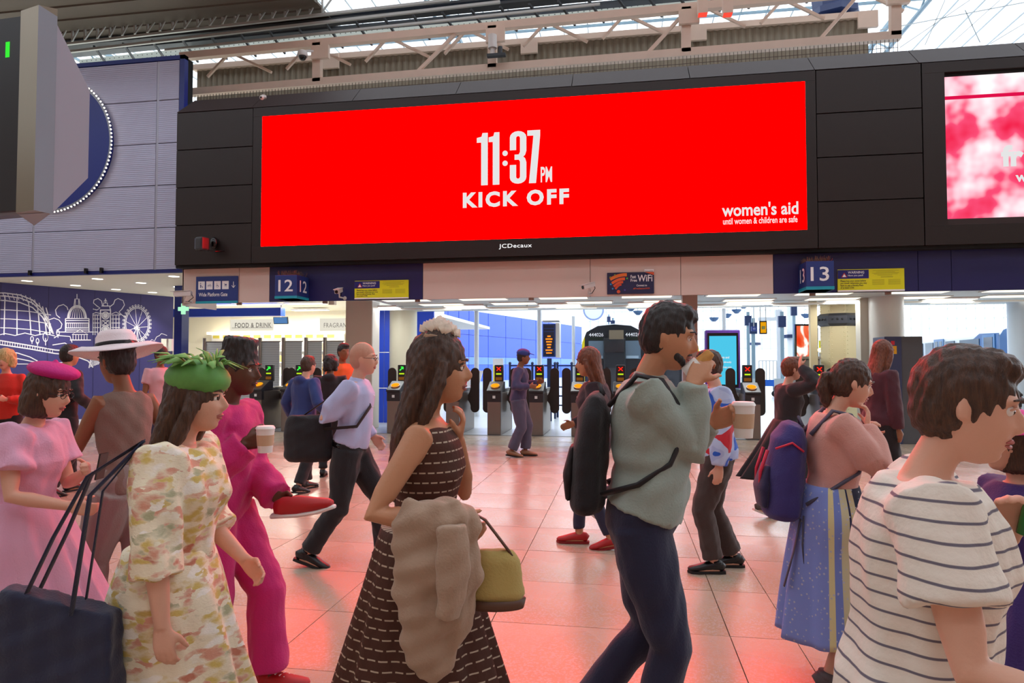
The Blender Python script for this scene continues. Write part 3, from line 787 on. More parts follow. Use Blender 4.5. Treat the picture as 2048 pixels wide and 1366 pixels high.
g = G().add([(a + W_ * .8, Yq - .004, zb_ + H_ * 1.0), (a + W_ * 1.0, Yq - .004, zb_ + H_ * .85), (a + W_ * 1.0, Yq - .004, zb_ + H_ * 1.0)], [(0, 1, 2)]); g.build('orange_corner', MC['wifi_orange'], t)
G().box(a + W_ * .8, a + W_, Yq + .0, YF, zt_, zt_ + .05).build('header_tab', M_wp, t); letter('NetworkRail', (a + W_ * .81, Yq, zt_ + .005), UX, UZ, W_ * .17, .025, m=M_ink, parent=t)
# platform number boxes
def number_box(num, xf0, xf1, ytop, ybot, side_px, lab):
    """front face on plane Y2 between pixels xf0..xf1; sides run back to the header"""
    Y2 = YF - .52
    a, b_ = Xo(xf0, Y2), Xo(xf1, Y2); xm = (xf0 + xf1) / 2; zt_, zb_ = Zo(xm, ytop, Y2), Zo(xm, ybot, Y2)
    t = thing('platform_number_box', lab, 'sign', (a, Y2, zb_))
    G().box(a, b_, Y2, YF, zb_, zt_).build('box', M_sgn, t, bevel=.004, seg=1)
    G().box(a - .004, b_ + .004, Y2 - .004, YF, zb_ - .0, zb_ + (zt_ - zb_) * .11).build('teal_stripe', M_teal, t)
    h = zt_ - zb_
    letter(num, (a + (b_ - a) * .16, Y2, zb_ + h * .30), UX, UZ, (b_ - a) * .66, h * .5, m=M_wp, parent=t, bold=.01)
    if side_px > 0:   # right side seen
        letter(num, (b_, Y2 + .12, zb_ + h * .30), Vector((0, 1, 0)), UZ, .30, h * .5, m=M_wp, parent=t, bold=.01)
    else: letter(num, (a, YF - .12, zb_ + h * .30), Vector((0, -1, 0)), UZ, .30, h * .5, m=M_wp, parent=t, bold=.01)
    sp = G(); random.seed(num)
    for i in range(150):
        x = random.uniform(a + .02, b_ - .02); y = random.uniform(Y2 + .02, YF - .05)
        sp.beam((x, y, zt_), (x + random.uniform(-.05, .05), y + random.uniform(-.05, .03), zt_ + random.uniform(.05, .11)), .004)
    o = sp.build('pigeon_spikes', mat('spike_rust', '#6e5040', .5, .3), t); o['kind'] = 'stuff'
    return t
number_box('12', 548, 592, 550, 597, 1, 'blue number 12 box sign on the left navy header, rusty spikes on top')
number_box('13', 1615, 1671, 522, 579, -1, 'blue number 13 box sign above the riveted column, rusty spikes on top')
# ================================================================ CAMERAS AND SMALL FITTINGS
M_camw = mat('camera_white', '#cfcac8', .35); M_lens = mat('lens_black', '#0b0b0d', .15)
def cctv(px, py, Y, dirv, lab, s=1.0):
    c = PY(px, py, Y - .28); d = Vector(dirv).normalized()
    t = thing('security_camera', lab, 'camera', tuple(c))
    g = G(); g.beam(c - d * .15 * s, c + d * .13 * s, .09 * s, .08 * s); g.build('housing', M_camw, t, bevel=.012)
    g = G(); g.beam(c - d * .13 * s + UZ * .048 * s, c + d * .18 * s + UZ * .048 * s, .11 * s, .012); g.build('sun_shield', M_camw, t)
    G().cyl(c + d * .125 * s, c + d * .135 * s, .034 * s).build('lens', M_lens, t)
    w = Vector((c.x + .02, Y, c.z - .12 * s))
    G().tube([c - d * .05 * s - UZ * .03, c - UZ * .12 * s + Vector((0, .05, 0)), w], [.016, .016, .016], 8).build('bracket', M_camw, t)
    G().tube([c - d * .14 * s, c - d * .18 * s - UZ * .08, c - d * .1 * s - UZ * .16, w], [.008] * 4, 6).build('cable', M_lens, t)
    G().disc(w + Vector((0, -.01, 0)), NY, .04).build('wall_plate', M_camw, t)
    return t
cctv(365, 588, YF, (-1, -.25, -.05), 'white security camera on the left end of the cream header', 1.25)
cctv(677, 582, YF, (.1, -1, -.25), 'white security camera among spikes on the navy header')
cctv(1176, 572, YF, (-.8, -.7, -.3), 'white security camera on the cream header beside the WiFi sign')
c = PY(525, 194, YS)
t = thing('security_camera', 'small white turret camera on top of the black housing', 'camera', tuple(c))
G().cyl(c + Vector((0, .06, .05)), c + Vector((0, .05, -.0)), .05).build('base', M_camw, t); G().sphere(c + Vector((0, -.02, -.02)), .05).build('turret', M_camw, t, smooth=True); G().sphere(c + Vector((0, -.055, -.03)), .024).build('lens', M_lens, t, smooth=True)
c = PY(605, 112, YT - .3)
t = thing('security_camera', 'white dome camera hanging from the cream truss', 'camera', tuple(c))
G().tube([c + UZ * .14, c + UZ * .10, c + UZ * .02, c - UZ * .01], [.05, .11, .13, .12], 16).build('shroud', M_camw, t, smooth='auto'); G().sphere(c - UZ * .02, .09).build('dome', M_lens, t, smooth=True)
G().beam(c + UZ * .12, c + Vector((.35, .25, .2)), .04).build('arm', M_camw, t)
c = PY(985, 88, YT - .3)
t = thing('security_camera', 'tall white camera column on the cream truss above the screen', 'camera', tuple(c))
G().cyl(c + UZ * .2, c - UZ * .1, .1).build('drum', M_camw, t, smooth='auto'); G().box(c.x - .12, c.x + .3, c.y - .06, c.y + .06, c.z - .3, c.z - .24).build('shelf', M_dark, t); G().cyl(c - UZ * .1, c - UZ * .26, .05).build('neck', M_camw, t); G().cyl(c + Vector((.18, 0, -.24)), c + Vector((.18, 0, -.08)), .05).build('small_lamp', M_dark, t)
# floodlight on the black panel
c = PY(405, 488, YS - .35)
t = thing('floodlight', 'dark rounded spotlight on an arm on the black panel', 'light', tuple(c))
G().obox(c, (.10, -.03, 0), (.03, .10, .0), (0, 0, .14)).build('head', mat('lamp_dark', '#2b2b30', .3), t, bevel=.04, seg=3)
G().obox(c + Vector((-.105, -.0, 0)), (.006, 0, 0), (.02, .07, 0), (0, 0, .11)).build('front_glass', mat('lamp_grey', '#70788c', .2), t, bevel=.004)
G().tube([c + Vector((.05, 0, -.12)), c + Vector((.22, .1, -.15)), c + Vector((.30, .3, -.1))], [.015] * 3, 8).build('arm', M_lens, t)
G().sphere(PY(428, 486, YS - .06), (.08, .07, .13)).build('mount', M_lens, t, smooth=True)
# clips and small beacons below the headers
for i, (px, py) in enumerate(((60, 545), (172, 541), (203, 540))):
    c = PY(px, py, YW - .06); G().box(c.x - .03, c.x + .03, c.y - .03, c.y + .03, c.z - .07, c.z + .05).build('clip', M_lens, wl)
for px in (487, 656, 838, 1062, 1616, 1765):
    c = PY(px, 0, YF + .1); g = G().cyl((c.x, c.y, ZFB + .01), (c.x, c.y, ZFB - .045), .055, 12); g.build('sensor', mat('sensor_tan', '#9a8478', .5), hd)
# ================================================================ HANGING DISPLAY AT THE LEFT (edge on)
hb = thing('hanging_display', 'large steel and grey hanging display case seen edge-on at left', 'display', (PD(60, 728, 6).x, PD(60, 728, 6).y, PD(60, 430, 6).z))
def pl(px, d): p = PD(px, 728, d); return Vector((p.x, p.y, 0))
def face(pts, z0, z1, m, name, bev=0): g = G(); n = len(pts); a = [Vector((p.x, p.y, z)) for z in (z0, z1) for p in pts]; g.add(a, [tuple(range(n)), tuple(range(2 * n - 1, n - 1, -1))] + [(i, i + n, (i + 1) % n + n, (i + 1) % n) for i in range(n)]); return g.build(name, m, hb)
zb1, zt1 = PD(60, 428, 5.9).z, PD(60, 32, 5.9).z
q0, q1, q2, q3, q4, q5 = pl(-340, 6.3), pl(24, 5.85), pl(60, 5.75), pl(99, 5.82), pl(62, 6.4), pl(-310, 6.9)
face([q0, q1, q1.lerp(q4, .5), q5], zb1 + .02, zt1 - .03, mat('display_dark', '#222226', .3), 'screen_body')
M_brs = mat('brushed_steel_warm', '#8f8474', .3, .85)
M_case = mat('display_case_grey', '#9097a4', .6)
face([q1, q2, q3, q4], zb1, zt1 + .02, M_brs, 'edge_frame')
g = G(); e = (q3 - q2).normalized(); out = Vector((e.y, -e.x, 0))
if out.dot(ORG - q2) < 0: out = -out
a = q2 + out * .004; b_ = q3 + out * .004
g.add([(a.x, a.y, zb1 - .0), (b_.x, b_.y, zb1 - .02), (b_.x, b_.y, zt1 - .05), (a.x, a.y, zt1 + .02)], [(0, 1, 2, 3)]); g.build('side_plate', M_case, hb)
# tapered rear cowl
r1, r2 = q3, pl(168, 6.05)
g = G(); w_ = Vector((q5.x, q5.y, 0)) - q4
A_ = [Vector((q3.x, q3.y, PD(109, 425, 5.82).z)), Vector((q3.x, q3.y, PD(109, 50, 5.82).z)), Vector((r2.x, r2.y, PD(178, 182, 6.05).z)), Vector((r2.x, r2.y, PD(178, 356, 6.05).z))]
off = (q5 - q4) * .9
B_ = [p + off for p in A_]
g.add(A_ + B_, [(3, 2, 1, 0), (4, 5, 6, 7), (0, 1, 5, 4), (1, 2, 6, 5), (2, 3, 7, 6), (3, 0, 4, 7)]); g.build('rear_cowl', M_case, hb)
p = q0.lerp(q1, .88) ; e = (q1 - q0).normalized(); out = Vector((e.y, -e.x, 0)); out = out if out.dot(ORG - q0) > 0 else -out
g = G(); a = pl(-6, 5.895) + out * .008; b2 = pl(5, 5.88) + out * .008; g.add([(a.x, a.y, PD(0, 117, 5.9).z), (b2.x, b2.y, PD(0, 117, 5.9).z), (b2.x, b2.y, PD(0, 86, 5.9).z), (a.x, a.y, PD(0, 86, 5.9).z)], [(0, 1, 2, 3)]); g.build('green_indicator', glow('green_led', '#38e038', 1.2), hb)
for s_ in (.25, .75):
    p = q0.lerp(q1, s_); G().cyl((p.x, p.y + .2, zt1), (p.x, p.y + .2, ZR - 1), .03).build('hanger_rod', M_tube, hb)
# round blue sign with light ring on the silver wall
c = PY(104, 290, YW - .1); rr_ = Xo(216, YW - .1) - c.x
t = thing('round_sign', 'big round blue sign with a ring of white lights on silver wall', 'sign', tuple(c))
G().cyl(c + Vector((0, .1, 0)), c, rr_ * .97, 48).build('disc', M_blue, t, smooth='auto')
G().disc(c + Vector((0, -.012, 0)), NY, rr_ * .99, 60, rr_ * .955).build('rim', mat('rim_grey', '#8a8c94', .3, .6), t)
g = G()
for i in range(110):
    an = 2 * math.pi * i / 110; g.sphere(c + Vector((math.cos(an) * rr_, -.03, math.sin(an) * rr_)), .022, 6, 4)
g.build('light_ring', glow('led_white', '#fff6e8', 2.2), t)['kind'] = 'stuff'
# shop ceiling downlights
for i, (px, py) in enumerate(((54, 562), (195, 558), (151, 571), (282, 566), (348, 553), (232, 579), (305, 585), (356, 574))):
    c = PZ(px, py, ZWB - .002)
    t = thing('downlight', 'round recessed downlight in the cream shop ceiling, ' + ('front row, leftmost', 'front row, second from left', 'middle row, leftmost', 'middle row, second from left', 'front row, nearest the black housing', 'back row, leftmost', 'back row, second from left', 'back row, nearest the blue pillar')[i], 'light', tuple(c), group='round downlights in the cream shop ceiling')
    if i % 2 == 0:
        ld = bpy.data.lights.new('downlight_beam', 'SPOT'); ld.energy = 260; ld.spot_size = R(120); ld.spot_blend = .8; ld.shadow_soft_size = .12; ld.color = (1, .93, .8)
        lo_ = bpy.data.objects.new('downlight_beam', ld); COL.objects.link(lo_); lo_.parent = t; lo_.location = (0, 0, -.03)
    G().disc(c, (0, 0, -1), .16, 20, .12).build('rim', M_wp, t); G().disc(c + Vector((0, 0, -.001)), (0, 0, -1), .12, 20).build('lamp', glow('downlight_glow', '#fff8e6', 6.0), t)
# ================================================================ COLUMNS
M_col = mat('cream_column', '#d9cfc3', .45); M_colw = mat('white_column', '#dcdcd8', .35); M_colr = mat('riveted_cream', '#d6c79c', .5)
def xy(px, Y): return Xo(px, Y)
struct(G().box(xy(690, 15.2), xy(744, 15.2), 15.2, 15.7, 0, ZC + .1).build('pillar', M_col, bevel=.03, seg=3))
c = Vector((xy(806, 17.2), 17.2, 0)); struct(G().cyl(c, c + UZ * (ZC + .1), (xy(833, 17.2) - xy(780, 17.2)) / 2, 32).build('column', mat('pale_yellow_column', '#ddd8bf', .4), smooth='auto'))
struct(G().box(xy(1366, 14.2), xy(1396, 14.2), 14.2, 14.5, 0, ZC + .1).build('pillar', mat('brown_pier', '#a98f86', .5)))
c = Vector((xy(1774, 15.4), 15.4, 0)); struct(G().cyl(c, c + UZ * (ZC + .1), (xy(1808, 15.4) - xy(1740, 15.4)) / 2, 40).build('column', M_colw, smooth='auto'))
struct(G().box(xy(1719, 15.6), xy(1741, 15.6), 15.5, 15.8, 0, ZC + .1).build('pillar', mat('pale_infill', '#c9c6ba', .5)))
c = Vector((xy(2050, 17), 17, 0)); struct(G().cyl(c, c + UZ * (ZC + .1), .32, 32).build('column', mat('blue_white_column', '#c8d4e0', .35), smooth='auto'))
struct(G().box(xy(1622, 16.2), xy(1636, 16.2), 16.2, 16.35, 0, ZC + .1).build('pillar', M_colr))
# riveted octagonal column with dark collar
c = Vector((xy(1681, 17.0), 17.0, 0)); rad = (xy(1720, 17) - xy(1641, 17)) / 2
rc = thing('riveted_column', 'cream octagonal riveted iron column with a dark studded collar', 'column', tuple(c), kind='structure')
G().tube([c, c + UZ * (ZC + .3)], [rad, rad], 8).build('shaft', M_colr, rc)
zc1 = Zo(1681, 638, 16.6)
G().tube([c + UZ * (zc1 - .16), c + UZ * (zc1 - .1), c + UZ * (zc1 + .08), c + UZ * (zc1 + .14)], [rad * 1.0, rad * 1.2, rad * 1.2, rad * 1.02], 8).build('collar', mat('collar_dark', '#30323c', .4), rc)
g = G(); g2 = G()
for k in range(8):
    a0 = 2 * math.pi * k / 8; a1 = 2 * math.pi * (k + 1) / 8
    p0 = Vector((math.sin(0), 0, 0))
    v0 = Vector((math.cos(a0), math.sin(a0), 0)); v1 = Vector((math.cos(a1), math.sin(a1), 0))
    for f in (.12, .88):
        pt = c + (v0.lerp(v1, f)) * rad * 1.003
        for z in range(30): g.sphere(pt + UZ * (.1 + z * .1), .014, 6, 4)
    for f in (.25, .5, .75): g2.sphere(c + v0.lerp(v1, f) * rad * 1.21 + UZ * zc1, .03, 6, 4)
g.build('rivets', M_colr, rc)['kind'] = 'stuff'; g2.build('collar_studs', mat('stud_dark', '#222228', .4), rc)['kind'] = 'stuff'
# slender white poles behind the gates
M_pole = mat('pole_white', '#d5dae0', .35)
for i, (px, py0) in enumerate(((953, 746), (1079, 740), (1147, 732), (1449, 700))):
    Y = (19.5, 20.5, 27, 24)[i]
    c = Vector((xy(px, Y), Y, 0)); t = struct(G().tube([c, c + UZ * 1.0, c + UZ * 1.0, c + UZ * (ZC + .5)], [.09, .09, .07, .07], 14).build('pole', M_pole, smooth='auto'))
# ================================================================ BEHIND THE GATES
M_bw = mat('blue_cladding', '#2a50d8', .4); M_bw2 = mat('blue_cladding_low', '#1f55e0', .4); M_strip = mat('blue_strip', '#5a84ea', .4)
zt = 6.2
pa = PZ(700, 586, zt); pb = PZ(937, 621, zt); pc = PZ(1163, 654, zt); pd_ = PZ(1252, 668, zt)
bwl = struct(thing('wall_blue', None, None, (0, 0, 0)))
pts = [pa, pb, pc]
G0 = G()
for i in range(len(pts) - 1):
    a, b_ = pts[i], pts[i + 1]
    nseg = 9 if i == 0 else 8
    for k in range(nseg):
        p, q = a.lerp(b_, k / nseg), a.lerp(b_, (k + 1) / nseg)
        d = (q - p).normalized(); p = p + d * .04; q = q - d * .04
        nrm = Vector((-d.y, d.x, 0))
        for z0, z1, m in ((4.1, 6.2, M_bw), (2.2, 4.06, M_bw), (1.5, 2.16, M_strip), (0, 1.46, M_bw2)):
            G().obox(Vector(((p.x + q.x) / 2, (p.y + q.y) / 2, (z0 + z1) / 2)), Vector((q.x - p.x, q.y - p.y, 0)) / 2, nrm * .05, UZ * ((z1 - z0) / 2)).build('panel', m, bwl)
    G().obox(Vector(((a.x + b_.x) / 2, (a.y + b_.y) / 2, 3.08)) + nrm * .1, Vector((b_.x - a.x, b_.y - a.y, 0)) / 2, nrm * .04, UZ * 3.1).build('backing', M_blue, bwl)
# near blue wall between the columns at the left of the gates
for (a, b_, yy) in ((744, 768, 17.0), (768, 792, 17.0), (833, 868, 18.5)):
    for z0, z1 in ((0, .9), (.92, 1.85), (1.87, ZC + .1)):
        G().box(xy(a, yy) + .01, xy(b_, yy) - .01, yy, yy + .06, z0, z1).build('panel', M_bw, bwl)
# pale shed side and far end
M_far = mat('shed_white', '#e8ecf0', .6)
struct(G().box(-30, 60, 110, 110.4, 0, 7).build('wall_far', M_far))
sw = struct(G().obox((pb + pd_) / 2 + Vector((-1.5, 3, 2.0)), Vector(((pd_ - pb).x * 1.1, (pd_ - pb).y * 1.1, 0)) , Vector((.1, .1, 0)), UZ * 4).build('wall_shed_side', M_far))
c = PD(1187, 620, 60); t = thing('round_clock', 'round pale wall clock high on the white shed wall', 'clock', tuple(c))
G().disc(c, -FWD, .95, 30, .8).build('rim', mat('clock_rim', '#7888b0', .4), t); G().cyl(c + FWD * .15, c + FWD * .02, .82, 30).build('face', mat('clock_face', '#c8d4e8', .4), t)
# ---- train fronts
M_tb = mat('train_dark', '#23272d', .3); M_ty = mat('train_yellow', '#e6d21c', .4); M_tr = mat('train_grey', '#66707a', .4); M_win = mat('train_glass', '#1b242c', .1, spec=.8)
def train_front(px, D, lab, num):
    c = PD(px, 728, D); c = Vector((c.x, c.y, 0))
    s = (c - Vector((0, 0, 0))).normalized(); u = Vector((s.y, -s.x, 0)); f = -s   # u: image right, f: towards the camera
    t = thing('train', lab, 'train', tuple(c))
    W2 = 1.33; top = 3.15
    def ring(wd, tp, off):
        ps = [(-wd, -.5), (-wd, .6), (-wd, 1.9), (-wd * .96, 2.4), (-wd * .84, 2.8), (-wd * .5, tp - .06), (0, tp), (wd * .5, tp - .06), (wd * .84, 2.8), (wd * .96, 2.4), (wd, 1.9), (wd, .6), (wd, -.5)]
        return [c + u * x + UZ * (z + .0) + f * off for x, z in ps]
    r0 = ring(W2, top, -16); r1 = ring(W2, top, -.6); r2 = ring(W2 * .96, top - .06, 0)
    n = 13
    g = G().add(r0 + r1 , [(i, i + 1, n + i + 1, n + i) for i in range(n - 1)]); g.build('body', mat('train_side', '#aeb6bc', .35), t, smooth='auto')
    G().add(r1 + r2, [(i, i + 1, n + i + 1, n + i) for i in range(n - 1)]).build('roof_dome', M_tr, t, smooth='auto')
    G().add(r2, [tuple(range(n))]).build('front_mask', M_tb, t)
    fr = lambda x0, x1, z0, z1, o0, o1, m, nm, bv=0: G().obox(c + u * (x0 + x1) / 2 + UZ * (z0 + z1) / 2 + f * (o0 + o1) / 2, u * (x1 - x0) / 2, f * (o1 - o0) / 2, UZ * (z1 - z0) / 2).build(nm, m, t, bevel=bv)
    for s_ in (-1, 1):
        g = G(); ps = [(s_ * W2 * .97, -.4), (s_ * W2 * .97, 1.9), (s_ * W2 * .93, 2.4), (s_ * W2 * .86, 2.62), (s_ * W2 * .87, 1.9), (s_ * W2 * .85, -.4)]
        g.prism(ps, c + f * .0, u, UZ, f * .05); g.build('yellow_edge', M_ty, t)
        fr(min(s_ * .42, s_ * 1.0), max(s_ * .42, s_ * 1.0), 1.75, 2.45, 0, .03, mat('cab_glass', '#5d7486', .15, spec=.8), 'cab_window', .01)
        fr(min(s_ * .45, s_ * .92), max(s_ * .45, s_ * .92), 1.77, 1.87, .03, .05, mat('cab_sill', '#9fb4c4', .4), 'sill')
        letter(num, c + u * (s_ * .7 - .28) + UZ * 2.62 + f * .012, u, UZ, .56, .14, m=M_wp, parent=t, proud=.006, bold=.01)
        fr(s_ * .7 - .25, s_ * .7 + .25, 2.5, 2.58, 0, .02, mat('destination_dark', '#132418', .3), 'destination_panel')
    fr(-.42, .42, -.2, 2.55, 0, .28, M_tb, 'gangway', .06); fr(-.36, .36, 2.0, 2.5, .28, .3, M_win, 'gangway_window'); fr(-.3, .32, .2, 1.4, .28, .31, mat('gangway_door', '#3a3a40', .4), 'gangway_door')
    fr(-.2, .35, 2.5, 2.85, .1, .33, mat('gangway_brown', '#7a6c58', .7), 'gangway_top')
    fr(-1.2, 1.2, -.35, .35, 0, .1, M_ty, 'lower_apron')
    for s_ in (-.95, .95): G().disc(c + u * s_ + UZ * .55 + f * .12, f, .12, 14).build('headlamp', glow('headlamp_red', '#ff3a20', 1.5) if s_ > 0 else M_wp, t)
    return t
train_front(1229, 26, 'dark fronted train with yellow edges numbered 444026 at the platform', '444026')
train_front(1345, 33, 'second dark fronted train half hidden behind the brown pillar', '444020')
# ---- white train at the right, seen along its side
a = PD(2000, 728, 23); b_ = PD(1838, 728, 31); a.z = b_.z = 0
d = (a - b_).normalized(); L = (a - b_).length; nrm = Vector((d.y, -d.x, 0))
if nrm.dot(ORG - a) < 0: nrm = -nrm
tr2 = thing('train', 'white and blue train with large windows at the platform on the right', 'train', tuple(a))
M_trw = mat('train_white', '#b4bfca', .3); M_trb = mat('train_blue', '#2c5c94', .35)
back = -nrm * 2.7
prof = [(0, .3), (0, 2.5), (.12, 2.72), (.45, 2.88), (1.35, 2.97), (2.25, 2.88), (2.58, 2.72), (2.7, 2.5), (2.7, .3)]
def rings(p): return [p - nrm * x + UZ * z for x, z in prof]
e0, e1, e2 = rings(b_ - d * 30), rings(a), [a + d * .7 - nrm * (1.35 + (x - 1.35) * .82) + UZ * (.3 + (z - .3) * .90) for x, z in prof]
G().add(e0 + e1, [(i, i + 1, 9 + i + 1, 9 + i) for i in range(8)]).build('body', M_trw, tr2, smooth='auto')
G().add(e1 + e2, [(i, i + 1, 9 + i + 1, 9 + i) for i in range(8)] + [tuple(range(9, 18))]).build('nose', M_trb, tr2, smooth='auto')
side = lambda s0, s1, z0, z1, m, nm, pr=.02: G().obox(b_ + d * (s0 + s1) / 2 + UZ * (z0 + z1) / 2 + nrm * pr / 2, d * (s1 - s0) / 2, nrm * pr / 2, UZ * (z1 - z0) / 2).build(nm, m, tr2)
side(-20, L, .3, 1.25, mat('train_skirt', '#3f5f88', .4), 'skirt', .015); side(-20, L, 1.25, 1.33, M_ty, 'yellow_line', .02)
G().prism([(L - 4.4, 1.34), (L - .02, 1.34), (L - .02, 2.62), (L - 1.6, 2.66), (L - 2.4, 2.4), (L - 3.0, 1.9), (L - 3.9, 1.85)], b_, d, UZ, nrm * .008).build('blue_swoosh', M_trb, tr2)
for k, s_ in enumerate([L - 8.6, L - 7.3, L - 4.9, L - 12.5, L - 14, L - 15.5, L - 17]):
    side(s_, s_ + .95, 1.92, 2.48, mat('window_pale', '#4a5a68', .12), 'window', .03)
for s_ in (L - 6.2, L - 10.6): side(s_, s_ + 1.1, 1.2, 2.6, mat('door_blue', '#5d83ae', .35), 'door', .035); side(s_ + .12, s_ + .48, 1.85, 2.5, MC['window_pale'], 'door_window', .045); side(s_ + .62, s_ + .98, 1.85, 2.5, MC['window_pale'], 'door_window', .045)
side(L - 1.3, L - .3, 1.3, 2.6, mat('cab_door', '#4677a8', .35), 'cab_door', .035); side(L - 1.15, L - .45, 1.9, 2.5, M_win, 'cab_window', .045)
side(L - 3.4, L - 1.6, 1.95, 2.48, MC['window_pale'], 'window', .03)
letter('South Western', b_ + d * (L - 3.7) + UZ * 1.46 + nrm * .02, d, UZ, 3.2, .30, m=M_wp, parent=tr2, bold=.02, proud=.01)
# ---- platform railings
M_rail = mat('rail_navy', '#1d2f55', .4)
def railing(px0, px1, Y, lab, h=1.12, y_=None):
    a, b_ = Vector((xy(px0, Y), Y, 0)), Vector((xy(px1, Y), Y, 0))
    t = thing('railing', lab, 'railing', tuple(a))
    n = max(2, int((b_ - a).length / 1.2))
    for i in range(n + 1):
        p = a.lerp(b_, i / n); G().beam(p, p + UZ * (h + .05), .06).build('post', M_rail, t); G().sphere(p + UZ * (h + .07), .045, 8, 6).build('ball_cap', M_rail, t)
    for z in (.35, .62, .88, h): G().beam(a + UZ * z, b_ + UZ * z, .04).build('rail', M_rail, t)
    return t
railing(1020, 1110, 19.0, 'navy metal railing behind the gates left of the slim pole', 1.5); railing(1115, 1172, 19.5, 'navy metal railing in front of the dark fronted train', 1.5)
# ---- departure totem (dark blue panel on a post)
c = Vector((xy(1099, 18.2), 18.2, 0)); t = thing('departure_totem', 'tall dark blue departure board with orange text on a post', 'display', tuple(c))
G().beam(c, c + UZ * 1.7, .12).build('post', M_rail, t)
z0, z1 = Zo(1097, 714, 18.2), Zo(1097, 648, 18.2); wd = xy(1110, 18.2) - xy(1084, 18.2)
G().box(c.x - wd / 2, c.x + wd / 2, 18.1, 18.35, z0, z1).build('cabinet', mat('totem_blue', '#1b3f80', .4), t, bevel=.01)
G().box(c.x - wd / 2 + .04, c.x + wd / 2 - .04, 18.085, 18.1, z0 + .04, z1 - .04).build('dark_panel', mat('totem_dark', '#141c38', .3), t)
G().box(c.x + wd / 2, c.x + wd / 2 + .1, 18.12, 18.6, z0 - .02, z1 + .02).build('side_case', M_colw, t)
G().box(c.x - wd / 2, c.x + wd / 2 + .1, 18.1, 18.5, z1 + .06, z1 + .09).build('top_bar', M_tube, t)
M_org = glow('led_orange', '#ff8a1e', 1.4)
for k in range(7):
    ww = wd * (.25 + .09 * ((k * 7) % 4)); zz_ = z1 - .36 - k * .075
    G().box(c.x - ww / 2, c.x + ww / 2, 18.08, 18.085, zz_, zz_ + .038).build('text_line', M_org, t)
for zz_ in (z1 - .14, z1 - .22, z0 + .12, z0 + .2): G().box(c.x - wd * .4, c.x + wd * .4, 18.08, 18.086, zz_, zz_ + .02).build('slot', MC['totem_blue'], t)
# red and white barrier and yellow notice
c = Vector((xy(935, 19.5), 19.5, 0)); t = thing('plastic_barrier', 'red and white plastic barrier leaning beside the blue wall', 'barrier', tuple(c))
for k in range(6): G().obox(c + Vector((-.32 + k * .13, 0, 1.05)), (.063, 0, .0), (0, .03, 0), (.08, 0, .3)).build('board', mat('barrier_red', '#d8283c', .4) if k % 2 == 0 else M_wp, t)
for s_ in (-.3, .3): G().beam(c + Vector((s_, 0, 0)), c + Vector((s_, 0, .8)), .05).build('leg', M_wp, t)
c = Vector((xy(996, 20), 20, 0)); t = thing('yellow_notice', 'small yellow and white notice board on a post by the blue wall', 'sign', tuple(c))
z1 = Zo(996, 717, 20); G().box(c.x - .16, c.x + .16, 20, 20.04, z1 - .75, z1).build('board', M_wp, t); G().box(c.x - .14, c.x + .14, 19.99, 20, z1 - .72, z1 - .22).build('yellow_panel', mat('notice_yellow', '#f0e040', .4), t); G().beam(c, c + UZ * (z1 - .7), .05).build('post', M_tube, t)
# ---- information kiosk (purple frame, cyan screen)
Yk = PF(1500, 862).y; x0, x1 = xy(1411, Yk), xy(1481, Yk); c = Vector(((x0 + x1) / 2, Yk, 0)); zt1 = Zo(1446, 660, Yk)
t = thing('information_kiosk', 'tall purple framed kiosk with a bright cyan screen', 'kiosk', tuple(c))
M_pur = mat('kiosk_purple', '#57308a', .35); M_knv = mat('kiosk_navy', '#1f1d58', .35)
G().box(x0, x1, Yk, Yk + .22, .12, zt1).build('case', M_pur, t, bevel=.03, seg=3)
G().box(x0 + .05, x1 - .05, Yk - .012, Yk, Zo(1446, 774, Yk), zt1 - .07).build('bezel', M_lens, t)
G().box(x0 + .09, x1 - .09, Yk - .016, Yk - .012, Zo(1446, 769, Yk), zt1 - .14).build('screen', glow('kiosk_cyan', '#4cc4e6', 1.05), t)
G().box(x0 + .03, x1 - .03, Yk - .012, Yk, .5, Zo(1446, 776, Yk)).build('lower_panel', M_knv, t)
G().box(x0 + .03, x1 - .03, Yk - .02, Yk, .12, .42).build('kick_plate', M_lens, t)
G().box(x0 - .05, x1 + .05, Yk - .15, Yk + .35, 0, .12).build('base', M_lens, t, bevel=.02)
G().box(x0 + .04, x1 - .04, Yk - .016, Yk - .01, .5, .515).build('cyan_line', M_teal, t)
zz_ = lambda py: Zo(1446, py, Yk)
for k, (s_, py) in enumerate((('Tickets and', 717), ('check-in directly', 727), ('Oyster top-ups', 737))):
    letter(s_, (c.x - (.14 + .05 * (k > 0)), Yk - .016, zz_(py)), UX, UZ, .28 + .1 * (k > 0), .055, m=M_wht, parent=t, bold=.02)
letter('Touch screen', (x0 + .12, Yk - .012, zz_(788)), UX, UZ, .56, .075, m=M_wp, parent=t, bold=.01); letter('for information', (x0 + .12, Yk - .012, zz_(797)), UX, UZ, .5, .07, m=M_wp, parent=t, bold=.01)
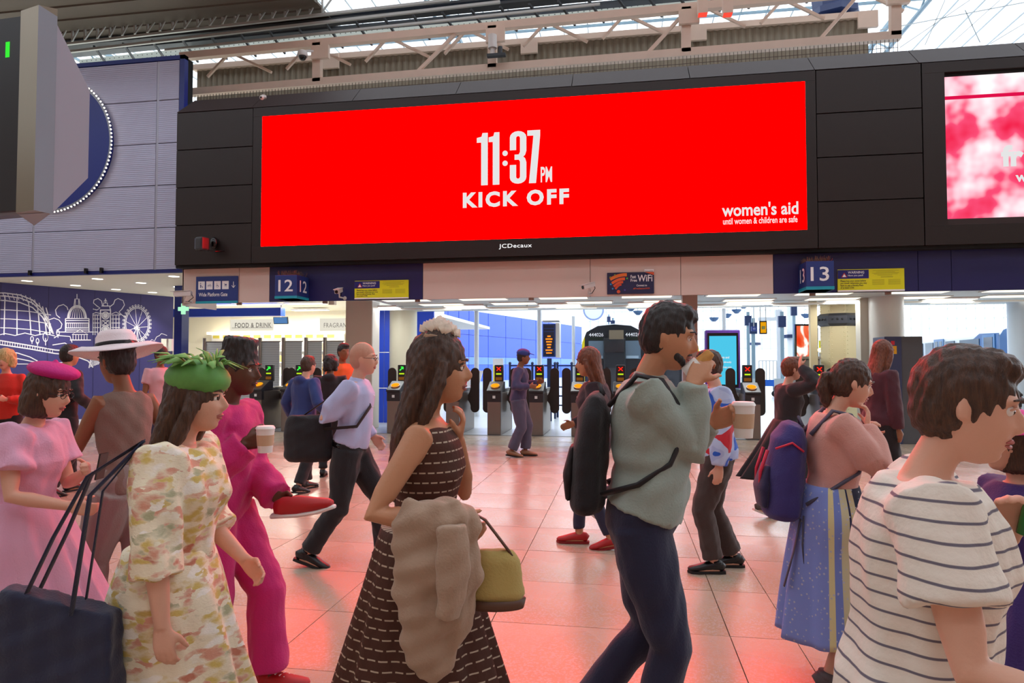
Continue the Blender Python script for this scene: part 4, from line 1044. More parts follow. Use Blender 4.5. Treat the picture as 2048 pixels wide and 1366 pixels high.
# ---- things on platform 13
def board(name, lab, cat, px0, px1, py0, py1, Y, m, fr=M_lens):
    x0, x1 = xy(px0, Y), xy(px1, Y); xm = (px0 + px1) / 2; z0, z1 = Zo(xm, py1, Y), Zo(xm, py0, Y)
    t = thing(name, lab, cat, (x0, Y, z0)); G().box(x0, x1, Y, Y + .12, z0, z1).build('case', fr, t); G().box(x0 + .04, x1 - .04, Y - .01, Y, z0 + .05, z1 - .05).build('face', m, t)
    return t, x0, x1, z0, z1
t, x0, x1, z0, z1 = board('departure_screen', 'small yellow and black departure screen hung over platform 13', 'display', 1520, 1535, 642, 668, 30, glow('screen_amber', '#e8a010', 1.0))
G().box(x0 + .08, x1 - .08, 29.98, 29.99, z0 + .2, z1 - .22).build('dark_text_area', mat('screen_grey', '#7c7434', .5), t)
for px in (1522, 1533): G().beam((xy(px, 30), 30.05, z1), (xy(px, 30), 30.05, ZR), .04).build('hanger', M_tube, t)
t, x0, x1, z0, z1 = board('platform_sign', 'small square blue sign numbered 13 over the platform', 'sign', 1504, 1514, 653, 662, 30, M_sgn, M_sgn)
letter('13', (x0 + .06, 29.98, z0 + .06), UX, UZ, (x1 - x0) - .12, (z1 - z0) - .12, m=M_wp, parent=t)
G().beam(((x0 + x1) / 2, 30.05, z1), ((x0 + x1) / 2, 30.05, ZR), .03).build('hanger', M_tube, t)
def posterm(nt, b, tc):
    f = noise_n(nt, mapped(nt, tc, (1, 1, .7), rot=(0, .6, 0)), 1.6, 2, .5, 1.5)
    col = ramp(nt, f, [(.38, '#e03c18'), (.48, '#f07048'), (.52, '#fff0e4'), (.6, '#ffffff')])
    b.inputs['Base Color'].default_value = (0, 0, 0, 1); nt.links.new(col, b.inputs['Emission Color']); b.inputs['Emission Strength'].default_value = 1.1
t, x0, x1, z0, z1 = board('digital_poster', 'lit orange and white digital poster behind the cream columns', 'display', 1591, 1637, 648, 728, 19.5, node_mat('poster_orange', posterm, .5, 0))
G().box(x0 + .1, x1 - .1, 19.52, 19.6, 0, z0).build('plinth', M_lens, t)
# warm lamp
c = PD(1640, 700, 17.6); t = thing('warm_lamp', 'small glowing warm lamp in front of the riveted column', 'lamp', tuple(c))
G().sphere(c, .055).build('bulb', glow('bulb_warm', '#ffd070', 14), t, smooth=True); G().tube([c - UZ * .06, c - UZ * .5, Vector((c.x, c.y, 0))], [.03, .02, .05], 10).build('stem', M_tube, t); G().cyl(c + UZ * .05, c + UZ * .25, .03).build('cap', M_ylw, t)
# gantry, masts and pendants over the platforms
t = thing('platform_gantry', 'pale steel gantry arm with a square box over the platform', 'gantry', (xy(1558, 34), 34, 0))
z1 = Zo(1558, 638, 34); G().beam((xy(1558, 34), 34, 0), (xy(1558, 34), 34, z1), .16).build('mast', M_pole, t); G().beam((xy(1518, 34), 34, z1), (xy(1572, 34), 34, z1), .18).build('arm', M_pole, t); G().box(xy(1552, 34), xy(1565, 34), 33.9, 34.2, z1, z1 + .45).build('box', M_pole, t)
for px, D, hh in ((1497, 34, 4.2), (1507, 30, 3.6), (1589, 38, 5.0), (1565, 30, 3.9), (1218, 60, 6), (1226, 50, 5)):
    c = PD(px, 728, D); t = thing('signal_mast', 'slim mast at %s' % {1497: 'left of the departure screen', 1507: 'under the numbered platform sign', 1589: 'left of the orange poster', 1565: 'right of the gantry mast', 1218: 'above the dark fronted train, left one', 1226: 'above the dark fronted train, right one'}[px] + ', grey steel', 'mast', (c.x, c.y, 0))
    G().beam((c.x, c.y, 0), (c.x, c.y, hh), .14).build('pole', M_bar2, t); G().box(c.x - .16, c.x + .16, c.y - .1, c.y + .1, hh - .7, hh - .2).build('head_box', M_rail, t)
    G().box(c.x - .35, c.x + .35, c.y - .1, c.y + .1, .0, .9).build('cabinet', M_bar, t)
for i, (px, py) in enumerate(((1262, 618), (1276, 626), (1473, 623), (1454, 632), (1428, 639), (1487, 613), (1612, 632))):
    c = PD(px, py, 38); t = thing('pendant_lamp', 'blue conical pendant lamp over the bright platforms', 'lamp', tuple(c), group='conical pendant lamps in the train shed')
    G().tube([c + UZ * .12, c + UZ * .02, c - UZ * .12], [.12, .26, .30][::1] if 0 else [.28, .24, .1], 12).build('shade', mat('pendant_blue', '#4a6890', .4), t); G().cyl(c + UZ * .1, (c.x, c.y, ZR), .015, 6).build('cord', M_bar, t)
# shed lattice at the far end
g = thing('shed_end_screen', 'distant pale glazed end screen of the train shed', 'screen wall', (12, 90, 0), kind='structure')
lat = G()
for i in range(70): lat.box(-10 + i * 1.1, -9.88 + i * 1.1, 95, 95.15, 3.5, 16)
for k in range(10): lat.box(-10, 66, 94.9, 95.1, 3.6 + k * 1.3, 3.72 + k * 1.3)
lat.build('glazing_bars', mat('shed_bar', '#a9b4be', .5), g)['kind'] = 'stuff'
# columns of the train shed
for i, (px, D) in enumerate(((1585, 40), (1600, 55), (1848, 45), (1880, 60), (1325, 60), (1510, 55))):
    c = PD(px, 728, D); t = struct(thing('column', None, None, (c.x, c.y, 0)))
    G().cyl((c.x, c.y, 0), (c.x, c.y, ZR), .28, 12).build('shaft', M_far, t); G().tube([(c.x, c.y, 3.1), (c.x, c.y, 3.3)], [.5, .5], 8).build('collar', M_rail, t)
# seats, blue crates on the platform
for i, (px, py) in enumerate(((1533, 716), (1474, 712))):
    c = PD(px, 728, 32); t = thing('platform_trolley', ('pale wire trolley with a blue base on the platform', 'orange and yellow signal post on the platform')[i], ('trolley', 'post')[i], (c.x, c.y, 0))
    if i == 0:
        G().box(c.x - .4, c.x + .4, c.y - .3, c.y + .3, .5, .8).build('base', mat('crate_blue', '#2060c0', .4), t); g = G()
        for k in range(6): g.beam((c.x - .4 + k * .16, c.y - .3, .8), (c.x - .4 + k * .16, c.y - .3, 1.7), .03)
        g.beam((c.x - .4, c.y - .3, 1.7), (c.x + .4, c.y - .3, 1.7), .03); g.build('cage', M_bar, t)
        for s_ in (-.3, .3): G().cyl((c.x + s_, c.y - .3, .15), (c.x + s_, c.y - .25, .15), .15).build('wheel', M_lens, t); G().beam((c.x + s_, c.y, .1), (c.x + s_, c.y, .5), .05).build('strut', M_bar, t)
    else: G().cyl((c.x, c.y, 0), (c.x, c.y, 1.6), .09).build('post', mat('post_orange', '#f07020', .4), t); G().cyl((c.x, c.y, 1.6), (c.x, c.y, 2.1), .09).build('top', M_ty, t)
# grey cabinets at the right
Yc = 14.1
x0, x1 = xy(1769, Yc), xy(1846, Yc); z1 = Zo(1800, 673, Yc)
t = thing('control_cabinet', 'dark blue and grey metal cabinet with a yellow sticker', 'cabinet', (x0, Yc, 0))
xm = xy(1803, Yc); G().box(xm, x1, Yc, Yc + .6, 0, z1).build('body', mat('cabinet_grey', '#56585c', .4), t, bevel=.01); G().box(x0, xm, Yc - .02, Yc + .6, 0, z1).build('door', mat('cabinet_blue', '#3c4568', .4), t, bevel=.01)
G().box(xy(1779, Yc), xy(1793, Yc), Yc - .026, Yc - .02, Zo(1786, 708, Yc), Zo(1786, 692, Yc)).build('yellow_sticker', mat('sticker_amber', '#f0b020', .4), t); G().box(xy(1782, Yc), xy(1789, Yc), Yc - .026, Yc - .02, Zo(1786, 690, Yc), Zo(1786, 682, Yc)).build('red_sticker', mat('barrier_red', '#d8283c', .4), t)
Yc = 16.55; x0, x1 = xy(1592, Yc), xy(1640, Yc); z1 = Zo(1610, 718, Yc)
t = thing('help_point', 'grey metal help point cabinet beside the riveted column', 'cabinet', (x0, Yc, 0))
G().box(x0, x1, Yc, Yc + .5, 0, z1).build('body', mat('cabinet_taupe', '#7c746c', .4), t, bevel=.015); G().box(x0 - .02, x1 + .02, Yc - .03, Yc + .5, z1, z1 + .06).build('top', mat('cabinet_taupe2', '#8d857c', .4), t, bevel=.01); G().box(x0 + .25, x0 + .42, Yc - .008, Yc, z1 - .35, z1 - .2).build('screen', glow('kiosk_cyan', '#4cc4e6', 1.05), t)
for k in (0, 1): G().box(x0 + .03 + k * (x1 - x0) / 2, x0 - .03 + (k + 1) * (x1 - x0) / 2, Yc - .006, Yc, .1, z1 - .45).build('door', MC['cabinet_taupe2'], t)
# ================================================================ SHOP BEHIND THE WIDE GATE
zt_ = Zo(505, 643, YB - .15)
t = thing('shop_sign', 'lit shop sign with black letters reading FOOD & DRINK', 'sign', (xy(470, YB), YB - .15, zt_))
G().box(xy(461, YB), xy(546, YB), YB - .06, YB - .01, zt_ - .35, zt_ + .1).build('backlit_panel', glow('sign_glow', '#f4eedd', .9), t)
letter('FOOD & DRINK', (xy(469, YB - .1), YB - .1, Zo(505, 655, YB - .1)), UX, UZ, xy(542, YB - .1) - xy(469, YB - .1), .19, m=M_ink, parent=t, bold=.015, spacing=1.1); G().box(xy(463, YB - .1), xy(544, YB - .1), YB - .11, YB - .1, Zo(505, 656, YB - .1), Zo(505, 655.2, YB - .1)).build('underline', M_ink, t)
t = thing('shop_sign', 'lit shop sign with black letters reading FRAGRANCE', 'sign', (xy(640, YB), YB - .15, zt_))
G().box(xy(640, YB), xy(690, YB), YB - .06, YB - .01, zt_ - .4, zt_ + .1).build('backlit_panel', MC['sign_glow'], t)
letter('FRAGRANCE', (xy(647, YB - .1), YB - .1, Zo(665, 655, YB - .1)), UX, UZ, xy(705, YB - .1) - xy(647, YB - .1), .18, m=M_ink, parent=t, spacing=1.1)
t = thing('pharmacy_cross', 'lit pale green pharmacy cross beside the mural', 'sign', tuple(PD(365, 618, 17.5)))
c = PD(368, 618, 17.5); M_gc = glow('cross_green', '#a8f0c0', 1.2)
G().prism([(-.05, .14), (.05, .14), (.05, .05), (.14, .05), (.14, -.05), (.05, -.05), (.05, -.14), (-.05, -.14), (-.05, -.05), (-.14, -.05), (-.14, .05), (-.05, .05)], c, UX, UZ, (0, -.05, 0)).build('cross', M_gc, t); G().beam(c + Vector((0, .02, .1)), Vector((c.x, c.y + .02, ZWB)), .03).build('hanger', M_tube, t)
# shelves with products
sh = thing('shop_shelving', 'bright white shop shelving with yellow labels under the sign', 'shelving', (xy(430, YB), YB - .4, 0))
za = Zo(560, 682, YB - .4); xa, xb = xy(425, YB), xy(690, YB)
G().box(xa, xb, YB - .45, YB - .05, 0, .15).build('base', M_wp, sh); G().box(xa, xb, YB - .08, YB - .05, 0, Zo(560, 668, YB)).build('back_panel', M_wp, sh)
G().box(xa, xb, YB - .42, YB - .05, Zo(560, 669, YB), Zo(560, 664, YB)).build('canopy_light', glow('canopy_glow', '#fff6dc', 2.5), sh)
for z in (.6, 1.1, 1.6, 2.05): G().box(xa, xb, YB - .4, YB - .08, z, z + .03).build('shelf', M_wp, sh)
for k in range(12):
    x = xa + .3 + k * (xb - xa - .4) / 12; G().box(x, x + .28, YB - .46, YB - .44, Zo(560, 677, YB), Zo(560, 671, YB)).build('shelf_label', mat('label_olive', '#b8a848', .5), sh)
random.seed(5)
for z in (1.13, 1.63, 2.08):
    for k in range(20):
        x = xa + .15 + k * (xb - xa - .3) / 20; c_ = random.choice(('#e8dcc0', '#d8a868', '#e0e0e0', '#c8d0b0', '#e8c8b0'))
        o = G().box(x, x + .17, YB - .35, YB - .2, z, z + random.uniform(.2, .32)).build('product_box', mat('prod' + c_, c_, .5))
        tag(o, 'small pale packet standing on the bright shop shelves', 'packet', 'packets on the shop shelves')
# television in the shop
c = PY(562, 641, 22); t = thing('hanging_television', 'small blue screen television hanging tilted in front of the shop', 'television', tuple(c))
G().obox(c, (.27, 0, 0), (0, .03, .01), (0, -.03, .12)).build('case', M_lens, t); G().obox(c + Vector((0, -.035, 0)), (.25, 0, 0), (0, .004, 0), (0, -.028, .105)).build('picture', glow('tv_blue', '#5a88c0', .9), t); G().cyl(c, Vector((c.x, c.y, ZWB)), .02, 8).build('hanger', M_tube, t)
# perforated steel partitions of the wide gate
def perf(nt, b, tc):
    w = nt.nodes.new('ShaderNodeTexWave'); w.bands_direction = 'Z'; w.inputs['Scale'].default_value = 6; nt.links.new(mapped(nt, tc), w.inputs['Vector'])
    col = ramp(nt, w.outputs['Fac'], [(0, '#98a0a6'), (.35, '#c4cacf'), (1, '#d0d6da')]); nt.links.new(col, b.inputs['Base Color'])
M_perf = node_mat('perforated_steel', perf, .4, .5, .3)
M_st = mat('stainless', '#9a9490', .28, .85)
Yp = 18.6; zp = Zo(550, 682, Yp)
for i, (a, b_) in enumerate(((410, 512), (521, 560), (568, 605), (613, 645), (651, 688))):
    x0, x1 = xy(a, Yp), xy(b_, Yp)
    t = thing('steel_partition', ('widest perforated steel partition, left of the dark-haired person', 'second perforated steel partition from the left below the shop sign', 'middle perforated steel partition below the shop sign', 'fourth perforated steel partition below the fragrance sign', 'perforated steel partition next to the cream pillar')[i], 'partition', (x0, Yp, 0))
    G().box(x0 + .03, x1 - .03, Yp, Yp + .03, .1, zp).build('perforated_panel', M_perf, t)
    G().cyl((x0 - .02, Yp, 0), (x0 - .02, Yp, zp + .1), .055, 12).build('post', M_st, t, smooth='auto')
    for z in (.1, zp): G().box(x0, x1, Yp - .01, Yp + .04, z - .03, z).build('frame_rail', M_st, t)
# cards by the pillar
for px, lab in ((332, 'white card notice on the purple wall end, left one'), (345, 'pale pink card notice on the purple wall end, right one')):
    c = MP(min(px, 342), 690); t = G().obox(c + MN * .02, dirAB * .16, MN * .01, UZ * .19).build('card_notice', mat('card' + str(px), '#e8e8e0' if px == 332 else '#e8c8d0', .5)); tag(t, lab, 'notice')
# ================================================================ TICKET GATES
M_pad = mat('paddle_grey', '#3a3230', .4); M_gtop = mat('gate_top_dark', '#2c2a30', .35); M_gst = mat('gate_steel', '#8a7e78', .35, .7); M_gred = glow('led_red', '#ff2010', 2.0); M_ggrn = glow('led_green', '#30e040', 2.0); M_ylb = glow('led_lime', '#b8e020', 1.2)
M_read = glow('reader_orange', '#ff8c14', 1.6)
def gate_proto(state):
    g0 = thing('ticket_gate', None, 'ticket gate', (0, 0, 0))
    G().box(-.15, .15, 0, 1.55, .0, .93).build('cabinet', M_gst, g0, bevel=.02)
    G().box(-.155, .155, -.005, .1, .72, .93).build('ticket_slot_block', M_gtop, g0, bevel=.01)
    G().add([(-.16, -.04, .93), (.16, -.04, .93), (.16, .5, .93), (-.16, .5, .93), (-.16, -.04, .97), (.16, -.04, .97), (.16, .34, 1.16), (-.16, .34, 1.16), (.16, .5, 1.16), (-.16, .5, 1.16)],
            [(0, 3, 2, 1), (0, 1, 5, 4), (4, 5, 6, 7), (7, 6, 8, 9), (9, 8, 2, 3), (1, 2, 8, 6, 5), (0, 4, 7, 9, 3)]).build('console', M_gtop, g0, bevel=.012)
    n = Vector((0, -.19, .38)).normalized(); c = Vector((0, .13, 1.07))
    G().disc(c + n * .012, n, .085, 20).build('card_reader', M_read, g0)
    G().disc(c + n * .008, n, .105, 20, .085).build('reader_ring', mat('reader_rim', '#e0b020', .4), g0)
    G().beam(Vector((0, .62, .9)), Vector((0, .62, 1.24)), .10, .08).build('display_stem', M_gtop, g0)
    G().box(-.1, .1, .57, .68, 1.13, 1.53).build('display_head', M_gtop, g0, bevel=.02)
    if state == 'x':
        g = G(); g.beam((-.045, .562, 1.40), (.045, .562, 1.48), .016); g.beam((.045, .562, 1.40), (-.045, .562, 1.48), .016); g.build('signal_cross', M_gred, g0)
    else:
        g = G(); g.beam((-.045, .562, 1.40), (.03, .562, 1.47), .02); g.beam((.035, .562, 1.48), (.035, .562, 1.43), .016); g.beam((.035, .562, 1.48), (-.02, .562, 1.48), .016); g.build('signal_arrow', M_ggrn, g0)
    G().box(-.06, .06, .558, .57, 1.31, 1.34).build('status_bar', M_ylb, g0); G().box(-.07, .07, .558, .57, 1.18, 1.25).build('amber_label', mat('label_amber', '#c88420', .4), g0)
    G().box(-.15, .15, .45, 1.55, .93, 1.0).build('glass_ledge', mat('ledge_grey', '#5a5a60', .3), g0, bevel=.01)
    for s_, yy in ((-1, .8), (1, .86)):
        pts_ = []
        for k in range(13): an = math.pi * k / 12; pts_.append((.102 * math.cos(an), 1.36 + .102 * math.sin(an)))
        pts_ += [(-.102, 1.0), (-.13, .90), (-.17, .82), (-.17, .72), (-.12, .64), (-.102, .58)]
        for k in range(13): an = math.pi + math.pi * k / 12; pts_.append((.102 * math.cos(an), .53 + .102 * math.sin(an)))
        cx = s_ * (.15 + .165)
        G().prism([(s_ * p[0], p[1]) for p in pts_], (cx, yy, 0), UX, UZ, (0, .035, 0)).build('paddle', M_pad, g0)
    G().box(-.03, .03, -.009, -.005, .80, .86).build('sticker', M_wp, g0)
    return g0
gp = {'x': gate_proto('x'), 'v': gate_proto('v')}
used = {}
glabs = [(512, 'v', 'ticket gate with green arrow by the wide perforated partition'), (575, 'v', 'ticket gate with orange reader left of the man in blue shirt'), (787, 'v', 'ticket gate between the pale yellow round column and the man'),
         (905, 'v', 'ticket gate right behind the long-haired woman'), (988, 'x', 'ticket gate with red cross left of the figure in overalls'), (1072, 'x', 'ticket gate with red cross right below the departure totem'), (1156, 'x', 'ticket gate with red cross in front of the dark train'),
         (1241, 'x', 'ticket gate hidden behind the man eating'), (1505, 'x', 'ticket gate beside the purple kiosk'), (1655, 'x', 'ticket gate behind the woman with rucksack'), (1925, 'x', 'ticket gate behind the striped woman, left of the right edge'), (2024, 'x', 'ticket gate at the right edge below the white train')]
for px, st, lab in glabs:
    loc = (Xo(px, YG), YG, 0)
    if st not in used: o = gp[st]; o.location = loc; used[st] = 1; o['label'] = lab
    else: o = dup(gp[st], loc, 0, lab)
    o['group'] = 'ticket gates in a row'

# fill lamps added to brighten the shop and the gate area
def fill_lamp(name, label, x, y, z, sx, sy, power, col):
    t = thing(name, label, 'light', (x, y, z))
    G().box(x - sx / 2, x + sx / 2, y - sy / 2, y + sy / 2, z - .04, z).build('housing', M_wp, t); G().box(x - sx / 2 + .03, x + sx / 2 - .03, y - sy / 2 + .03, y + sy / 2 - .03, z - .05, z - .042).build('diffuser', glow('fill_lamp_glow', '#fff6e0', 4.0), t)
    ld = bpy.data.lights.new('fill_light', 'AREA'); ld.shape = 'RECTANGLE'; ld.size = sx; ld.size_y = sy; ld.energy = power; ld.color = col
    o = bpy.data.objects.new('fill_light', ld); COL.objects.link(o); o.parent = t; o.location = (0, 0, -.07)
WARM = (1, .94, .80); COOL = (.9, .95, 1)
for i, (px, Y) in enumerate(((430, 21), (520, 21), (610, 21), (480, 23.6), (620, 23.6))):
    fill_lamp('shop_fill_light', 'added warm fill light under the shop ceiling, ' + ('nearest row left', 'nearest row middle', 'nearest row right', 'back row left', 'back row right')[i], Xo(px, Y), Y, ZWB - .05, 1.4, .4, 120, WARM)
for i, px in enumerate((760, 930, 1120, 1300, 1500, 1700, 1900)):
    fill_lamp('gate_fill_light', 'added flat fill lamp over the ticket gates, number %s from the left' % ('one', 'two', 'three', 'four', 'five', 'six', 'seven')[i], Xo(px, 15.8), 15.8, ZC, 1.0, .5, 28, COOL)
# ================================================================ PEOPLE
import numpy as np
def V(*a): return Vector(a)
def ik(a, b, L1, L2, hint):
    d = b - a; D = max(1e-4, min(d.length, (L1 + L2) * .998)); u = d.normalized(); b = a + u * D
    x = (L1 * L1 - L2 * L2 + D * D) / (2 * D); h = math.sqrt(max(0, L1 * L1 - x * x))
    hp = hint - u * hint.dot(u); hp = hp.normalized() if hp.length > 1e-6 else u.orthogonal().normalized()
    return a + u * x + hp * h, b
def remesh(g, voxel, smooth_it=4, fac=.5):
    me = bpy.data.meshes.new('tmp'); me.from_pydata([tuple(v) for v in g.v], [], g.f)
    bm = bmesh.new(); bm.from_mesh(me); bmesh.ops.recalc_face_normals(bm, faces=bm.faces); bm.to_mesh(me); bm.free()
    o = bpy.data.objects.new('tmp', me); COL.objects.link(o)
    r = o.modifiers.new('r', 'REMESH'); r.mode = 'VOXEL'; r.voxel_size = voxel; r.adaptivity = 0
    s = o.modifiers.new('s', 'SMOOTH'); s.factor = fac; s.iterations = smooth_it
    dg = bpy.context.evaluated_depsgraph_get()
    out = bpy.data.meshes.new_from_object(o.evaluated_get(dg))
    bpy.data.objects.remove(o); bpy.data.meshes.remove(me)
    out.polygons.foreach_set('use_smooth', [True] * len(out.polygons))
    return out
def ripple(me, amp, wl=.09, seed=0, stretch=(1, 1, .5), n=7):
    """fold-like displacement along normals"""
    k = len(me.vertices)
    if k == 0: return
    co = np.empty(k * 3); me.vertices.foreach_get('co', co); co = co.reshape(-1, 3)
    no = np.empty(k * 3); me.vertex_normals.foreach_get('vector', no); no = no.reshape(-1, 3)
    rng = np.random.RandomState(seed); d = np.zeros(k)
    for i in range(n):
        w = rng.normal(size=3) * np.array(stretch); w /= np.linalg.norm(w)
        f = 2 * math.pi / (wl * rng.uniform(.6, 1.7)); ph = rng.uniform(0, 6.28)
        d += np.sin(co @ w * f + ph + 1.2 * np.sin(co @ rng.normal(size=3) * 9 + ph))
    co += no * (d / n * amp * 1.6)[:, None]
    me.vertices.foreach_set('co', co.ravel()); me.update()
def finish(name, me, m, parent, label=None):
    me.materials.clear(); me.materials.append(m)
    o = bpy.data.objects.new(name, me); COL.objects.link(o); o.parent = parent
    if label: o['label'] = label
    return o
def head_geo(g, T, fem):
    n, m = 36, 26
    s = G(); s.sphere((0, 0, 0), (1, 1, 1), n, m)
    vs = []
    for v in s.v:
        u, w_, w = v.x, v.y, v.z
        z = w * .120
        y = w_ * (.0765 if not fem else .072)
        x = u * .098
        if w < 0:
            q = -w
            y *= 1 - .30 * q ** 1.6
            x += .032 * q ** 1.7
            if u < 0: x *= 1 - .28 * q
        if u > 0 and abs(w) < .7: x -= .006 * (1 - abs(w_))
        if w > .2: x -= .006 * (w - .2)
        if u < 0 and w > -.3: x *= 1.08
        for sg in (-1, 1):
            if u > 0:
                dd = ((y - sg * .031) / .017) ** 2 + ((z - .012) / .014) ** 2; x -= .010 * math.exp(-dd)
                dd = ((y - sg * .036) / .02) ** 2 + ((z + .026) / .02) ** 2; x += .004 * math.exp(-dd)
                dd = ((y - sg * .03) / .026) ** 2 + ((z - .034) / .008) ** 2; x += .004 * math.exp(-dd)
        if u > 0: x += .006 * math.exp(-(y / .02) ** 2 - ((z + .100) / .014) ** 2)
        vs.append(T(V(x, y, z)))
    g.add(vs, s.f)
    def tb(pts, rad, k=10): g.tube([T(p) for p in pts], rad, k)
    tb([V(.080, 0, .026), V(.096, 0, .008), V(.110, 0, -.016), V(.100, 0, -.028), V(.085, 0, -.032)], [.006, .008, .0115, .012, .006])
    for sg in (-1, 1):
        g.sphere(T(V(.092, sg * .012, -.024)), .0085, 8, 6)
        g.sphere(T(V(-.004, sg * .076, -.002)), (.014, .009, .028) if 1 else 1, 10, 8)
        tb([V(.086, sg * .012, .033), V(.084, sg * .034, .037), V(.070, sg * .052, .031)], [.006, .007, .005], 8)
    tb([V(.080, -.022, -.055), V(.090, 0, -.052), V(.080, .022, -.055)], [.006, .009, .006], 8)
    tb([V(.078, -.018, -.066), V(.088, 0, -.066), V(.078, .018, -.066)], [.006, .009, .006], 8)
def hand_geo(g, W, d, n, side, s=1.0, curl=.35, spread=1.0, thumb=1):
    """W wrist, d hand direction, n palm-facing direction, side = thumb side"""
    d = d.normalized(); side = (side - d * side.dot(d)).normalized(); n = d.cross(side) if d.cross(side).dot(n) > 0 else side.cross(d)
    offs = (.029, .010, -.010, -.028); lens = (.070, .079, .073, .056)
    for i in range(4):
        b = W + d * (.088 - .004 * abs(i - 1.2)) * s + side * offs[i] * s
        g.tube([W + side * offs[i] * .55 * s - d * .01 * s, W + d * .045 * s + side * offs[i] * .9 * s, b], [.016 * s, .0155 * s, .0115 * s], 8)
        p = b; a = .12 + curl * .5; pts = [b - d * .01 * s, p]; L = lens[i] * s
        for k, fr in enumerate((.45, .31, .24)):
            dr = d * math.cos(a) + n * math.sin(a) + side * offs[i] * 2.2 * spread * (1 - curl * .6)
            p = p + dr.normalized() * L * fr; pts.append(p); a += curl * (1.0 if k == 0 else .8)
        g.tube(pts, [.0105 * s, .0102 * s, .0093 * s, .0086 * s, .0070 * s], 8)
    b = W + d * .022 * s + side * .022 * s; t = (d * .62 + side * .75 + n * .35).normalized(); t2 = (d * .85 + side * .25 + n * (.35 + curl * .4)).normalized()
    p1 = b + t * .042 * s; p2 = p1 + t2 * .034 * s; p3 = p2 + (t2 + n * curl * .5).normalized() * .026 * s
    g.tube([b - t * .01, b, p1, p2, p3], [.015 * s, .016 * s, .0125 * s, .0105 * s, .008 * s], 8)
HAIR = {}
def hairmat(name, c, c2):
    def f(nt, b, tc):
        v = mapped(nt, tc, (14, 14, 2.2)); nn = noise_n(nt, v, 9, 5, .65)
        nt.links.new(ramp(nt, nn, [(.3, c), (.7, c2)]), b.inputs['Base Color']); bump_n(nt, b, nn, .6, .012)
    return node_mat(name, f, .42, .5)
def skinmat(name, c):
    m = mat(name, c, .48, var=.06, vs=9, bump=.08, bs=90, spec=.4)
    m.node_tree.nodes['Principled BSDF'].inputs['Subsurface Weight'].default_value = .0
    return m
def cloth(name, c, var=.12, rough=.8, bump=.25): return mat(name, c, rough, var=var, vs=5, bump=bump, bs=120, sheen=.15)
SK = dict(fair=skinmat('skin_fair', '#d9a58c'), tan=skinmat('skin_tan', '#c08a68'), brown=skinmat('skin_brown', '#8a5a3e'), dark=skinmat('skin_dark', '#5a3826'))
HR = dict(brown=hairmat('hair_brown', '#2c1a12', '#5a3a26'), dark=hairmat('hair_dark', '#120d0c', '#2e2320'), auburn=hairmat('hair_auburn', '#4a2416', '#8a4a2a'), blonde=hairmat('hair_blonde', '#a88850', '#e8d090'), grey=hairmat('hair_grey', '#6b5a50', '#a08c7c'))
M_eye = mat('eye_white', '#e8e4de', .2); M_iris = mat('iris', '#2a1c14', .1)
